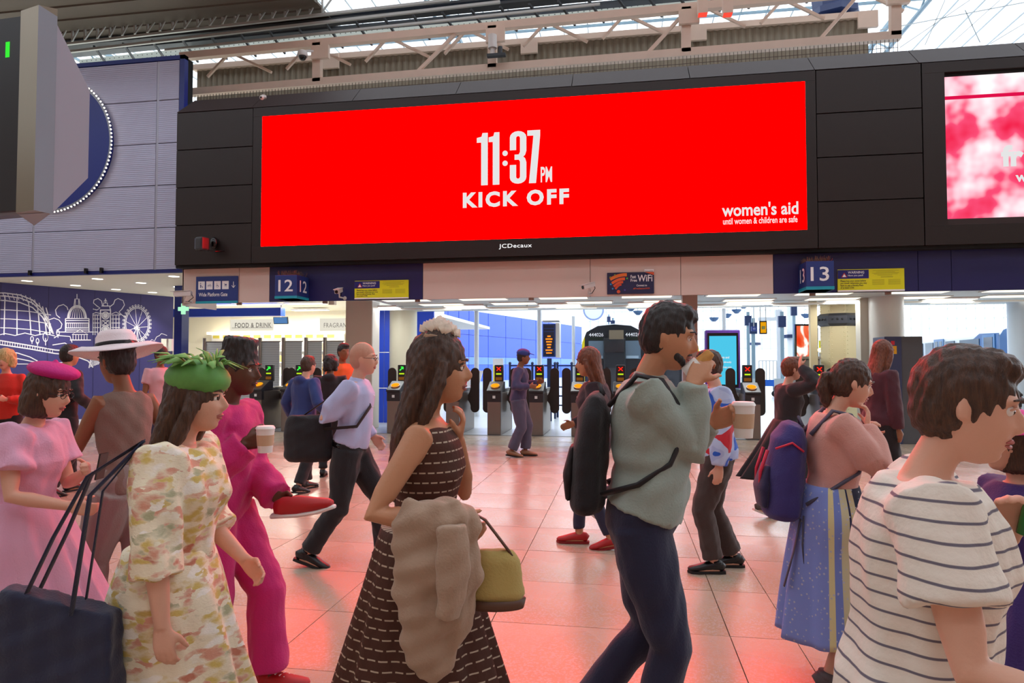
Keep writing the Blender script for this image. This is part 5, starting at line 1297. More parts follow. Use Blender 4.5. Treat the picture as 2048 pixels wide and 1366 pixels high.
def person(label, px, d, rel, H, skin='fair', hair='brown', style='short', fem=False, bulk=1.0, lean=4, hp=0, hy=0, voxel=.0085,
           LA=None, RA=None, LH=None, RH=None, LL=(0, .09, .09, 0), RL=(0, -.09, .09, 0), curl=(.45, .45), top=None, bottom=None, shoe=None, hat=None, hd=(None, None), belly=0.0, palms=(None, None), legpitch=None):
    """all lengths in metres for a 1.75 m figure, scaled by H. local x forward, y left."""
    s = H / 1.75
    base = PD(px, 728, d)
    root = thing('person', label, 'person', (base.x, base.y, 0), YAW + R(rel))
    root.scale = (s, s, s)
    def part(name, me, m, lab=None): return finish(name, me, m, root, lab)
    def gpart(name, g, m, lab=None, smooth=True):
        me = bpy.data.meshes.new(name); me.from_pydata([tuple(v) for v in g.v], [], g.f)
        if smooth: me.polygons.foreach_set('use_smooth', [True] * len(me.polygons))
        return finish(name, me, m, root, lab)
    pz = .93
    # pelvis drop so that both feet reach
    for L in (LL, RL):
        a = V(L[0], L[1] * .4, L[2]); hip = V(0, 0, .92)
        need = math.hypot(a.x, 0); mx = math.sqrt(max(.01, .828 ** 2 - need * need)) + L[2]
        if L[2] < .3: pz = min(pz, mx + .01)
    pel = V(0, 0, pz); dz = pz - .93
    ln_ = R(lean); rot = Matrix.Rotation(ln_, 3, 'Y')
    def U(p): return pel + rot @ (p + V(0, 0, dz) - pel)     # upper body point (standing coordinates)
    sw = .165 * (1.06 if not fem else .93) * (.5 + .5 * bulk)
    shL, shR = U(V(-.01, sw, 1.40)), U(V(-.01, -sw, 1.40))
    hr = Matrix.Rotation(R(hy), 3, 'Z') @ Matrix.Rotation(R(hp) + ln_ * .3, 3, 'Y')
    nb = U(V(-.01, 0, 1.46)); hc = U(V(.015, 0, 1.50)) + hr @ V(.015, 0, .13)
    T = lambda p: hc + hr @ p
    body = G(); w = .155 if fem else .165
    wy = w * (.55 + .45 * bulk)
    def torso(g, inf=0.0, z0=.86, z1=1.47, waist=None, flare=0.0):
        prof = [(.84, -.01, .085, .12), (.90, -.012, .105, .158), (.97, -.012, .108, .165), (1.04, .0, .098, .150), (1.12, .004, .096, .142), (1.20, .004, .104, .150), (1.28, .004, .112, .160), (1.36, -.004, .108, .170), (1.42, -.012, .085, .155), (1.455, -.014, .060, .085), (1.48, -.012, .05, .056)]
        pts = []; rad = []
        for z, x, rx, ry in prof:
            if z < z0 - .001 or z > z1 + .001: continue
            bx = belly * math.exp(-((z - 1.06) / .13) ** 2)
            k = (wy / .165)
            if fem:
                if 1.02 < z < 1.2: ry *= .92
                if .88 < z < 1.0: ry *= 1.06
                if 1.24 < z < 1.33: rx *= 1.10; x += .008
            rx *= (.55 + .45 * bulk)
            pts.append(U(V(x + bx * .6, 0, z)) if z > .93 else V(x, 0, z + dz)); rad.append((ry * k + inf + bx * .5 + (flare * (1.1 - z) if z < 1.1 else 0), rx + inf + bx * .6 + (flare * (1.1 - z) if z < 1.1 else 0)))
        g.tube(pts, rad, 28)
        if fem and z1 > 1.3:
            for sg in (-1, 1): g.sphere(U(V(.070, sg * .062, 1.27)), (.055 + inf * .6, .058 + inf * .6, .058 + inf * .6), 12, 8)
    torso(body)
    body.tube([U(V(-.015, 0, 1.43)), U(V(-.005, 0, 1.49)), hc + hr @ V(-.015, 0, -.06)], [.060, .052 if not fem else .046, .050 if not fem else .044], 14)
    head_geo(body, T, fem)
    # arms
    armscale = .92 if fem else 1.0
    joints = {}
    for nm, sh, tgt, hint, sg, cu, hdir, pal in (('L', shL, LA, LH, 1, curl[0], hd[0], palms[0]), ('R', shR, RA, RH, -1, curl[1], hd[1], palms[1])):
        tgt = V(*tgt) if tgt else V(.04, sg * (sw + .07), .82 + dz)
        hint = V(*hint) if hint else V(-.6, sg * .5, -.5)
        el, wr = ik(sh, tgt, .285, .255, hint)
        joints[nm] = (sh, el, wr)
        a = armscale * (.6 + .4 * bulk)
        ch = U(V(-.01, sg * sw * .45, 1.385))
        body.tube([ch, sh, sh.lerp(el, .35), sh.lerp(el, .75), el, el.lerp(wr, .3), el.lerp(wr, .75), wr], [.055 * a, .056 * a, .048 * a, .042 * a, .038 * a, .039 * a, .030 * a, .0245 * a], 12)
        dd = (wr - el).normalized() if hdir is None else V(*hdir).normalized()
        pn = V(*pal) if pal else V(0, -sg, 0)
        thumb = pn.cross(dd) * (1 if sg < 0 else -1)
        if pal is None: thumb = V(1, 0, .25) if abs(dd.z) > .7 else V(0, 0, 1)
        hand_geo(body, wr, dd, pn, thumb, .98 if not fem else .9, cu)
    legs = {}
    for nm, L in (('L', LL), ('R', RL)):
        sg = 1 if nm == 'L' else -1
        hip = V(-.005, sg * .085, .90 + dz); kh = V(1, sg * .08, .15)
        an = V(L[0], L[1], L[2]); kn, an = ik(hip, an, .42, .41, kh)
        legs[nm] = (hip, kn, an, R(L[3]))
        b_ = (.6 + .4 * bulk)
        body.tube([hip, hip.lerp(kn, .3), hip.lerp(kn, .75), kn, kn.lerp(an, .3) + V(-.012, 0, 0), kn.lerp(an, .7), an, an - V(0, 0, .02)], [.088 * b_, .084 * b_, .062 * b_, .055, .056, .042, .036, .036], 14)
        fr = Matrix.Rotation(legs[nm][3], 3, 'Y')
        body.tube([an + fr @ V(-.045, 0, -.055), an + fr @ V(.03, 0, -.05), an + fr @ V(.11, 0, -.062), an + fr @ V(.165, 0, -.068)], [(.028, .026), (.036, .034), (.040, .022), (.028, .014)], 12)
    me = remesh(body, voxel, 3, .5); part('body', me, SK[skin])
    # eyes, brows, lips
    if d < 8.5:
        for sg in (-1, 1):
            e = gpart('eye', G().sphere(T(V(.0735, sg * .031, .012)), .0125, 12, 8), M_eye)
            gpart('eyelid', G().tube([T(V(.080, sg * .018, .014)), T(V(.0875, sg * .030, .0215)), T(V(.077, sg * .046, .015))], [.002, .0032, .002], 6), SK[skin])
            ir = G().sphere(T(V(.0796, sg * .031, .012)), .0078, 10, 8); im = bpy.data.meshes.new('iris'); im.from_pydata([tuple(v) for v in ir.v], [], ir.f); finish('iris', im, M_iris, e)
            gpart('eyebrow', G().tube([T(V(.095, sg * .014, .036)), T(V(.094, sg * .032, .042)), T(V(.078, sg * .052, .036))], [.0035, .004, .002], 6), HR[hair] if hair else HR['grey'])
        lip = G(); lip.tube([T(V(.087, -.022, -.056)), T(V(.0965, -.008, -.0525)), T(V(.0965, .008, -.0525)), T(V(.087, .022, -.056))], [.002, .005, .005, .002], 8); lip.tube([T(V(.086, -.018, -.062)), T(V(.095, 0, -.0645)), T(V(.086, .018, -.062))], [.002, .0055, .002], 8)
        gpart('lips', lip, mat('lips_' + skin, {'fair': '#b0605a', 'tan': '#a06058', 'brown': '#6e3a34', 'dark': '#4e2a26'}[skin], .4))
    # hair
    if style != 'bald':
        h = G()
        vol = {'short': 1.0, 'flattop': 1.0, 'buzz': .975, 'bob': 1.06, 'long': 1.05, 'ponytail': 1.0, 'curly': 1.14, 'bun': 1.0}[style]
        h.sphere(T(V(-.016, 0, .030)), (.103 * vol, .084 * vol, .108 * vol), 20, 14, hr)
        h.sphere(T(V(-.034, 0, -.008)), (.078 * vol, .080 * vol, .085 * vol), 18, 12, hr)
        if style == 'flattop': h.tube([T(V(-.01, 0, .06)), T(V(-.012, 0, .155)), T(V(-.012, 0, .165))], [(.078, .09), (.07, .082), (.05, .06)], 18)
        if style == 'short': h.sphere(T(V(.02, .01, .095)), (.070, .066, .042), 12, 8, hr)
        if style == 'long':
            down = V(0, 0, -1)
            b0 = T(V(-.06, 0, 0)); h.tube([T(V(-.045, 0, .03)), b0 + V(-.02, 0, -.10), b0 + V(-.065, 0, -.24), b0 + V(-.085, 0, -.38), b0 + V(-.085, 0, -.47)], [(.085, .07), (.105, .055), (.115, .045), (.095, .035), (.05, .02)], 18)
            for sg in (-1, 1): h.tube([T(V(.02, sg * .078, .03)), T(V(.01, sg * .088, -.04)), T(V(-.0, sg * .09, -.10)) + V(-.02, 0, -.03), T(V(-.03, sg * .09, -.14)) + V(-.03, 0, -.10)], [(.028, .02), (.034, .025), (.036, .025), (.022, .015)], 10)
        if style == 'bob':
            h.tube([T(V(-.03, 0, .03)), T(V(-.035, 0, -.05)), T(V(-.03, 0, -.115)), T(V(-.03, 0, -.13))], [(.088, .085), (.098, .082), (.095, .075), (.06, .05)], 18)
        if style == 'ponytail':
            p = T(V(-.105, 0, .01)); h.sphere(p, .032, 10, 8); h.tube([T(V(-.09, 0, .02)), p + V(-.03, 0, .0), p + V(-.045, 0, -.06), p + V(-.03, 0, -.14), p + V(-.02, 0, -.17)], [.024, .032, .036, .028, .010], 12)
        if style == 'curly':
            random.seed(int(px))
            for i in range(50):
                a = random.uniform(0, 6.28); z = random.uniform(-.08, .12); r_ = math.sqrt(max(.001, 1 - (z / .14) ** 2)) * .1
                q = V(-.02 + math.cos(a) * r_, math.sin(a) * r_ * .95, z)
                if q.x < .045 or z > .08: h.sphere(T(q), .03, 8, 6)
        if style == 'bun': h.sphere(T(V(-.10, 0, .07)), .042, 12, 8)
        hm = remesh(h, max(.006, voxel * .8), 2, .5)
        ripple(hm, .004 if style != 'buzz' else .001, .022, 3, (1, 1, .25)); part('hair', hm, HR[hair])
    # top
    cv = max(.009, voxel * 1.15)
    if top:
        tg = G(); inf = top.get('inf', .014); z0 = top.get('z0', .90); torso(tg, inf, z0, 1.456 if top.get('neck', 1) else 1.43, flare=top.get('flare', 0))
        fr_ = top.get('sleeve', 1.0)
        for nm, sg in (('L', 1), ('R', -1)):
            sh, el, wr = joints[nm]; a = armscale * (.6 + .4 * bulk); q = top.get('loose', .012); ch = U(V(-.01, sg * sw * .45, 1.375))
            P_ = [ch, sh, sh.lerp(el, .35)]; r_ = [.056 * a + q, .060 * a + q, .050 * a + q]
            if fr_ > .45: P_ += [sh.lerp(el, .75), el]; r_ += [.046 * a + q, .044 * a + q]
            if fr_ > .7: P_ += [el.lerp(wr, .35)]; r_ += [.043 * a + q * 1.1]
            if fr_ >= 1: P_ += [el.lerp(wr, .75), el.lerp(wr, .97)]; r_ += [.036 * a + q * 1.0, .030 * a + q * top.get('cuff', .8)]
            if fr_ > 0: 
                if fr_ < .45: P_.append(sh.lerp(el, .58)); r_.append(.052 * a + q * 1.2)
                tg.tube(P_, r_, 14)
        if top.get('collar'):
            tg.tube([U(V(-.012, 0, 1.43)), U(V(-.005, 0, 1.485))], [(.072, .07), (.060, .060)], 16)
        if top.get('hood'): tg.sphere(U(V(-.10, 0, 1.44)), (.07, .10, .06), 12, 8)
        tm = remesh(tg, cv, 3, .5); ripple(tm, top.get('rip', .006), .11, int(px) % 97, (1, 1, .6)); part(top.get('name', 'shirt'), tm, top['m'])
        if top.get('buttons'):
            for k in range(5): gpart('button', G().sphere(U(V(.125 + belly * .6, 0, 1.36 - k * .09)), .006, 6, 4), M_wp)
        if top.get('cuffs'):
            for nm in 'LR':
                sh, el, wr = joints[nm]; gpart('cuff', G().tube([el.lerp(wr, .9), el.lerp(wr, .99)], [.038, .036], 14), top['cuffs'])
    if bottom:
        k = bottom['kind']; m = bottom['m']; w_ = bottom.get('wide', .014)
        if k == 'trousers':
            bg = G(); torso(bg, .012, .84, 1.05)
            for nm in 'LR':
                hip, kn, an, pt = legs[nm]; b_ = (.6 + .4 * bulk); e = bottom.get('len', .93)
                bg.tube([hip + V(0, 0, .03), hip.lerp(kn, .3), hip.lerp(kn, .75), kn, kn.lerp(an, .35) + V(-.008, 0, 0), kn.lerp(an, .7), kn.lerp(an, e)], [.092 * b_ + w_, .088 * b_ + w_, .068 * b_ + w_, .060 + w_, .056 + w_, .048 + w_ * 1.3, .044 + w_ * 1.5], 16)
            bm_ = remesh(bg, cv, 3, .5); ripple(bm_, .006, .10, int(px) % 89 + 3, (1, 1, .8)); part('trousers', bm_, m)
            if top and top.get('buttons'):
              bt = G(); bt.tube([U(V(-.010, 0, .945)), U(V(-.008, 0, .975))], [(.153 * wy / .165 + .018 + belly * .4, .100 * (.55 + .45 * bulk) + .020 + belly * .5)] * 2, 28); gpart('belt', bt, M_lens)
        else:
            hem = bottom['hem']; fl_ = bottom.get('flare', .16); z_top = 1.08 + dz; n = 96; rows = 26; ple = bottom.get('pleats', 11); vs = []; fs = []
            ax = (legs['L'][2].x + legs['R'][2].x) / 2 * .8; stepw = abs(legs['L'][2].x - legs['R'][2].x) * .45
            for i in range(rows + 1):
                t = i / rows; z = z_top + (hem - z_top) * t
                ry = (.150 * wy / .165 + .015) + fl_ * t ** .9 + (.045 if fem else .01) * math.exp(-((z - .93 - dz) / .14) ** 2); rx = .105 * (.55 + .45 * bulk) + .030 + belly * (1 - t) * .6 + fl_ * .95 * t ** .9 + stepw * t
                cx = ax * t * t + (lean / 60) * .0
                for j in range(n):
                    a = 2 * math.pi * j / n; w2 = 1 + (.075 * math.sin(ple * a + 2 * math.sin(2 * a) + t) + .03 * math.sin((ple * 2 + 1) * a + 1)) * t ** .7
                    vs.append(V(cx + math.cos(a) * rx * w2, math.sin(a) * ry * w2, z + .01 * math.sin(3 * a) * t))
            for i in range(rows):
                for j in range(n): fs.append((i * n + j, i * n + (j + 1) % n, (i + 1) * n + (j + 1) % n, (i + 1) * n + j))
            top_i = len(vs); inner = [v - V((v.x) * .04, v.y * .04, 0) for v in vs[rows * n:]]
            vs += inner; fs += [(rows * n + j, rows * n + (j + 1) % n, top_i + (j + 1) % n, top_i + j) for j in range(n)]
            fs.append(tuple(range(n - 1, -1, -1)))
            gpart(k, G().add(vs, fs), m)
    # shoes
    if shoe:
        for nm in 'LR':
            hip, kn, an, pt = legs[nm]; fr = Matrix.Rotation(pt, 3, 'Y'); c = lambda x, y, z: an + fr @ V(x, y, z)
            sh_ = shoe if not isinstance(shoe, tuple) else shoe[0 if nm == 'L' else 1]
            hi = sh_.get('h', .0)
            g = G(); g.tube([c(-.078, 0, -.045), c(-.055, 0, -.032), c(.0, 0, -.026), c(.07, 0, -.038), (c(.13, 0, -.050)), c(.185, 0, -.058), c(.20, 0, -.062)], [(.022, .028), (.034, .040), (.041, .044), (.044, .034), (.047, .026), (.036, .020), (.016, .010)], 16)
            if sh_.get('high', 1): g.tube([c(-.02, 0, -.04), c(-.012, 0, .012 + hi)], [(.038, .050), (.040, .046)], 14)
            up_ = gpart('shoe', g, sh_['m'])
            so = G(); ps = [(-.085, -.028), (-.09, 0), (-.085, .028), (-.04, .036), (.05, .036), (.12, .050), (.18, .040), (.205, .0), (.18, -.040), (.12, -.050), (.05, -.036), (-.04, -.036)]
            so.prism(ps, c(0, 0, -.088), fr @ V(1, 0, 0), fr @ V(0, 1, 0), fr @ V(0, 0, .020)); 
            mm = bpy.data.meshes.new('sole'); mm.from_pydata([tuple(v) for v in so.v], [], so.f); finish('sole', mm, sh_['s'], up_)
            if sh_.get('stripes'):
                for k in range(3):
                    st = G()
                    for sg in (-1, 1): st.beam(c(.03 + k * .025, sg * .045, -.06), c(.01 + k * .025, sg * .036, -.01), .007, .006)
                    mm = bpy.data.meshes.new('stripe'); mm.from_pydata([tuple(v) for v in st.v], [], st.f); finish('stripe', mm, M_wp, up_)
            if sh_.get('laces'):
                st = G()
                for k in range(4): st.beam(c(.04 + k * .022, -.022, .004 - k * .009), c(.05 + k * .022, .022, .002 - k * .009), .006)
                mm = bpy.data.meshes.new('laces'); mm.from_pydata([tuple(v) for v in st.v], [], st.f); finish('laces', mm, M_wp, up_)
    def Wp(p):   # local -> world
        return wm(root) @ Vector(p)
    return dict(root=root, T=T, U=U, J=joints, L=legs, W=Wp, gpart=gpart, s=s, hr=hr, part=part, sw=sw)
SH = lambda m, s_='sole_black', c='#161416', **k: dict(m=m, s=mat(s_, c, .6), **k)
M_shoeb = mat('shoe_black', '#151315', .35, bump=.1); M_navyc = cloth('navy_cloth', '#232640'); M_blackc = cloth('black_cloth', '#17151a')
# ---------------------------------------------------------------- cloth patterns
def floral(nt, b, tc):
    v = mapped(nt, tc, (1, 1, 1.9))
    vo = nt.nodes.new('ShaderNodeTexVoronoi'); vo.inputs['Scale'].default_value = 20; vo.inputs['Randomness'].default_value = 1; ad = nt.nodes.new('ShaderNodeVectorMath'); ad.operation = 'ADD'; nz = nt.nodes.new('ShaderNodeTexNoise'); nz.inputs['Scale'].default_value = 14; nz.inputs['Detail'].default_value = 3; sc_ = nt.nodes.new('ShaderNodeVectorMath'); sc_.operation = 'SCALE'; sc_.inputs['Scale'].default_value = .12; nt.links.new(v, nz.inputs['Vector']); nt.links.new(nz.outputs['Color'], sc_.inputs[0]); nt.links.new(v, ad.inputs[0]); nt.links.new(sc_.outputs[0], ad.inputs[1]); nt.links.new(ad.outputs[0], vo.inputs['Vector'])
    sep = nt.nodes.new('ShaderNodeSeparateColor'); nt.links.new(vo.outputs['Color'], sep.inputs[0])
    c = ramp(nt, sep.outputs[1], [(0, '#f2e8cc'), (.30, '#f2e8cc'), (.32, '#d9c070'), (.56, '#c8a860'), (.58, '#dca088'), (.80, '#c88068'), (.82, '#b4b490'), (.90, '#f8f4e8')], 'CONSTANT')
    f = ramp(nt, vo.outputs['Distance'], [(.35, '#ffffff'), (.85, '#202020')])
    nt.links.new(mixc(nt, f, '#efe4c8', c), b.inputs['Base Color']); bump_n(nt, b, noise_n(nt, v, 90), .2)
M_floral = node_mat('floral_cream', floral, .8, .3)
def stripes(nt, b, tc):
    v = mapped(nt, tc); w = nt.nodes.new('ShaderNodeTexWave'); w.bands_direction = 'Z'; w.inputs['Scale'].default_value = 8.6; w.inputs['Distortion'].default_value = 1.0; w.inputs['Detail'].default_value = 1; w.inputs['Detail Scale'].default_value = .6
    nt.links.new(v, w.inputs['Vector'])
    nt.links.new(ramp(nt, w.outputs['Fac'], [(.0, '#6a6470'), (.035, '#77707a'), (.08, '#e2d8ca'), (1, '#e8dfd2')]), b.inputs['Base Color']); bump_n(nt, b, noise_n(nt, v, 60), .25)
M_stripe = node_mat('striped_white', stripes, .8, .3)
def dashes(nt, b, tc):
    sx = nt.nodes.new('ShaderNodeSeparateXYZ'); nt.links.new(tc.outputs['Object'], sx.inputs[0])
    def mth(op, a, b2=None, c=None):
        n = nt.nodes.new('ShaderNodeMath'); n.operation = op
        for i, q in enumerate((a, b2)):
            if q is None: continue
            if isinstance(q, (int, float)): n.inputs[i].default_value = q
            else: nt.links.new(q, n.inputs[i])
        return n.outputs[0]
    ang = mth('ARCTAN2', sx.outputs[1], sx.outputs[0])
    rz = mth('MULTIPLY', sx.outputs[2], 30.0); fl = mth('FLOOR', rz); fz = mth('FRACT', rz)
    u = mth('ADD', mth('MULTIPLY', ang, 5.5), mth('MULTIPLY', fl, .37)); fu = mth('FRACT', u)
    a = mth('LESS_THAN', fu, .74); c = mth('LESS_THAN', fz, .15); k = mth('MULTIPLY', a, c)
    nt.links.new(mixc(nt, k, '#4a2c22', '#b8a692'), b.inputs['Base Color']); bump_n(nt, b, noise_n(nt, mapped(nt, tc), 60), .2)
M_dash = node_mat('brown_dash', dashes, .75, .3)
def pskirt(nt, b, tc):
    sx = nt.nodes.new('ShaderNodeSeparateXYZ'); nt.links.new(tc.outputs['Object'], sx.inputs[0])
    at = nt.nodes.new('ShaderNodeMath'); at.operation = 'ARCTAN2'; nt.links.new(sx.outputs[1], at.inputs[0]); nt.links.new(sx.outputs[0], at.inputs[1])
    mr = nt.nodes.new('ShaderNodeMapRange'); mr.inputs[1].default_value = -math.pi; mr.inputs[2].default_value = math.pi; nt.links.new(at.outputs[0], mr.inputs[0])
    # bands running down the skirt; the near side holds the patterned blue border
    bands = ramp(nt, mr.outputs[0], [(0, '#7f8fd0'), (.20, '#7f8fd0'), (.205, '#d8cc98'), (.225, '#7486c8'), (.25, '#c8c09c'), (.275, '#2a2c4c'), (.285, '#c8b890'), (.31, '#1d1c36'), (.42, '#1d1c36'), (.5, '#22213c'), (.8, '#8090d0')], 'CONSTANT')
    vo = nt.nodes.new('ShaderNodeTexVoronoi'); vo.inputs['Scale'].default_value = 42; nt.links.new(mapped(nt, tc), vo.inputs['Vector'])
    dots = ramp(nt, vo.outputs['Distance'], [(.18, '#ffffff'), (.24, '#000000')])
    c = mixc(nt, dots, bands, '#b8b8c8')
    hem = nt.nodes.new('ShaderNodeMapRange'); hem.inputs[1].default_value = .10; hem.inputs[2].default_value = .60; nt.links.new(sx.outputs[2], hem.inputs[0])
    hb = ramp(nt, hem.outputs[0], [(0, '#000000'), (.26, '#000000'), (.262, '#ffffff')], 'CONSTANT'); hcol = ramp(nt, hem.outputs[0], [(0, '#1b1a38'), (.13, '#1b1a38'), (.135, '#c8b890'), (.16, '#1b1a38'), (.19, '#c8b890'), (.215, '#26284a'), (.25, '#c0b088')], 'CONSTANT')
    nt.links.new(mixc(nt, hb, hcol, c), b.inputs['Base Color'])
M_pskirt = node_mat('patterned_skirt', pskirt, .8, .3)
def jacketm(nt, b, tc):
    f = noise_n(nt, mapped(nt, tc, (1, 1, 1.3)), 3.4, 1, .5, .6)
    nt.links.new(ramp(nt, f, [(0, '#c02030'), (.40, '#c82838'), (.44, '#b8c8e8'), (.50, '#a8b8e0'), (.54, '#2058c0'), (.62, '#2a60c8'), (.66, '#e8e4e0')], 'CONSTANT'), b.inputs['Base Color'])
M_jack = node_mat('colour_block_jacket', jacketm, .6, .4)
M_pink = cloth('pink_dress', '#dba3bd', .06); M_mag = cloth('magenta_cloth', '#c0146a', .08); M_lav = cloth('lavender_shirt', '#b4bbe0', .05, .7, .12); M_grn = cloth('sage_jumper', '#93a096', .05); M_navt = cloth('navy_trousers', '#1b1f3c', .08)
M_rose = cloth('pink_jumper', '#d39c90', .06); M_taupe = cloth('taupe', '#7c6458', .1); M_beige = cloth('beige_coat', '#a58a74', .06); M_denim = cloth('slate_blue', '#3a3e62', .1); M_maroon = cloth('dark_maroon', '#2a1620', .1); M_brn = cloth('brown_trousers', '#3e302c', .1)
# ---------------------------------------------------------------- the people
WALK = dict(LL=(.30, .085, .10, -12), RL=(-.34, -.085, .16, 32))
NEAR, MID, FAR = .0065, .0095, .014
pA = person('woman in a pink puff-sleeved dress and magenta beret at left', 52, 3.05, 0, 1.54, 'fair', 'brown', 'bob', True, 1.0, 6, 12, voxel=NEAR, RA=(.34, -.14, 1.06), LA=(.30, .02, 1.20), RH=(-.3, -.5, -.8), LH=(0, .3, -1), curl=(.8, .7),
            top=dict(m=M_pink, sleeve=.4, loose=.045, inf=.02, z0=.97, rip=.01, name='bodice'), bottom=dict(kind='skirt', m=M_pink, hem=.40, flare=.20, pleats=12), shoe=SH(mat('shoe_pink', '#b87888', .5), high=0), LL=(.16, .085, .10, -5), RL=(-.12, -.085, .12, 15))
g = G(); g.sphere(pA['T'](V(-.015, .02, .115)), (.125, .115, .045), 20, 12, pA['hr']); g.sphere(pA['T'](V(-.02, .02, .165)), .012, 8, 6)
bm_ = remesh(g, .007, 3); pA['part']('beret', bm_, mat('beret_magenta', '#c01078', .7, bump=.3, bs=80))
pB = person('bare-armed woman in brown top with wide white hat, seen from behind', 258, 3.65, 158, 1.70, 'brown', 'dark', 'bun', True, .95, 5, 8, voxel=NEAR, LA=(.40, .10, 1.07), RA=(.16, -.16, 1.02), LH=(-.2, .4, -1), curl=(.6, .6),
            top=dict(m=M_taupe, sleeve=0, inf=.012, z0=.90, rip=.008, name='vest_top'), bottom=dict(kind='trousers', m=cloth('grey_taupe_trousers', '#8a7a74'), wide=.03), shoe=SH(M_shoeb), LL=(.14, .085, .09, 0), RL=(-.2, -.085, .11, 18))
hh = pB; g = G()
for k, (r_, z, x) in enumerate(((.02, .19, -.02), (.075, .185, -.02), (.095, .15, -.02), (.10, .085, -.015), (.17, .072, 0), (.225, .06, 0), (.235, .052, 0))): pass
pts = [(.03, .178), (.08, .172), (.1, .14), (.105, .085), (.17, .078), (.23, .058), (.235, .05), (.17, .066), (.10, .07)]
vs = []; fs = []; n = 40
for r_, z in pts:
    for j in range(n): a = 2 * math.pi * j / n; vs.append(hh['T'](V(-.015 + r_ * math.cos(a), r_ * math.sin(a), z + .02 * math.sin(2 * a) * (r_ > .15))))
for i in range(len(pts) - 1):
    for j in range(n): fs.append((i * n + j, i * n + (j + 1) % n, (i + 1) * n + (j + 1) % n, (i + 1) * n + j))
fs.append(tuple(range(n)))
hh['gpart']('sun_hat', G().add(vs, fs), cloth('white_straw', '#e6d8dc', .05))
hh['gpart']('hat_band', G().tube([hh['T'](V(-.015, 0, .082)), hh['T'](V(-.015, 0, .105))], [.107, .106], 30), M_blackc)
pC = person('woman in cream floral dress with a green feathered headpiece', 345, 2.25, 4, 1.56, 'fair', 'brown', 'long', True, 1.22, 5, 4, voxel=NEAR, RA=(.10, -.27, .74), LA=(.22, .18, .95), RH=(-.8, -.3, 0), curl=(.6, .5),
            top=dict(m=M_floral, sleeve=.8, loose=.04, inf=.03, z0=.90, rip=.012, name='dress_top'), bottom=dict(kind='dress_skirt', m=M_floral, hem=.28, flare=.055, pleats=8), shoe=SH(mat('shoe_tan', '#9a7458', .5), high=0), LL=(.2, .085, .10, -8), RL=(-.2, -.085, .13, 20))
g = G(); random.seed(11)
g.sphere(pC['T'](V(-.005, 0, .075)), (.118, .102, .075), 20, 12, pC['hr'])
M_gh = mat('headpiece_green', '#5f9a48', .6, var=.3, vs=30)
pC['gpart']('headpiece', g, M_gh)
g = G()
for i in range(60):
    a = random.uniform(0, 6.28); e = random.uniform(.1, 1.0); L_ = random.uniform(.06, .12)
    p0 = V(-.01 + .06 * math.cos(a), .06 * math.sin(a), .125); dr = V(math.cos(a) * e - .35, math.sin(a) * e, .10 + (1 - e) * .15).normalized()
    q = [p0, p0 + dr * L_ * .5 + V(0, 0, .012), p0 + dr * L_ - V(0, 0, .015)]
    g.tube([pC['T'](x) for x in q], [(.004, .002), (.015, .003), (.003, .001)], 6)
pC['gpart']('feathers', g, mat('feather_green', '#7cae5c', .7, var=.3, vs=20))['kind'] = 'stuff'
pD = person('dark-skinned person in a magenta blouse with flat-top hair', 446, 3.15, -8, 1.66, 'dark', 'dark', 'flattop', False, .9, 4, 6, voxel=NEAR, RA=(.20, -.13, 1.26), LA=(.27, .04, .98), RH=(-.3, -.3, -1), LH=(-.6, .5, -.4), curl=(.9, .9), hd=((.8, 0, -.4), (.8, .2, .25)),
            top=dict(m=M_mag, sleeve=1.0, loose=.045, inf=.03, z0=.90, rip=.012, name='blouse', cuff=1.1), bottom=dict(kind='trousers', m=M_mag, wide=.035), shoe=SH(mat('shoe_red', '#b01c20', .5), 'sole_white', '#e4e0dc', laces=1), LL=(.22, .085, .10, -8), RL=(-.22, -.085, .13, 20))
pE = person('bald man in a light blue shirt striding with a black shoulder bag', 703, 5.25, -3, 1.75, 'fair', 'grey', 'buzz', False, 1.05, 6, 2, voxel=MID, belly=.02, RA=(.06, -.13, 1.26), LA=(.10, .3, .95), RH=(-1, -.5, -.4), curl=(.5, 1.1), hd=(None, (.3, .6, .5)),
            top=dict(m=M_lav, sleeve=1.0, loose=.02, inf=.022, z0=.97, rip=.009, collar=1, buttons=1), bottom=dict(kind='trousers', m=M_blackc, wide=.02), shoe=SH(M_shoeb), LL=(.24, .09, .09, 0), RL=(-.30, -.09, .11, 18))
HR['bare'] = skinmat('scalp', '#c49078')
for o in pE['root'].children:
    if o.name.startswith('hair'): o.data.materials.clear(); o.data.materials.append(HR['bare'])
pF = person('boy with brown hair in a blue hooded jacket, back to us', 607, 8.2, 60, 1.66, 'fair', 'brown', 'short', False, .95, 4, 6, voxel=FAR, top=dict(m=cloth('blue_jacket', '#263c78'), sleeve=1, loose=.03, inf=.035, z0=.90, hood=1, name='jacket'), bottom=dict(kind='trousers', m=M_blackc, wide=.02), shoe=SH(M_shoeb), LL=(.15, .09, .09, 0), RL=(-.15, -.09, .1, 10), RA=(.15, -.3, 1.0), LA=(.12, .3, .92))
pG = person('person with short curly dark hair and black coat beside the boy', 660, 9.3, 95, 1.66, 'brown', 'dark', 'curly', False, 1.05, 2, 0, voxel=FAR, top=dict(m=cloth('black_coat', '#1c171d'), sleeve=1, loose=.03, inf=.035, z0=.90, name='coat', hood=1), bottom=dict(kind='trousers', m=M_blackc), shoe=SH(M_shoeb))
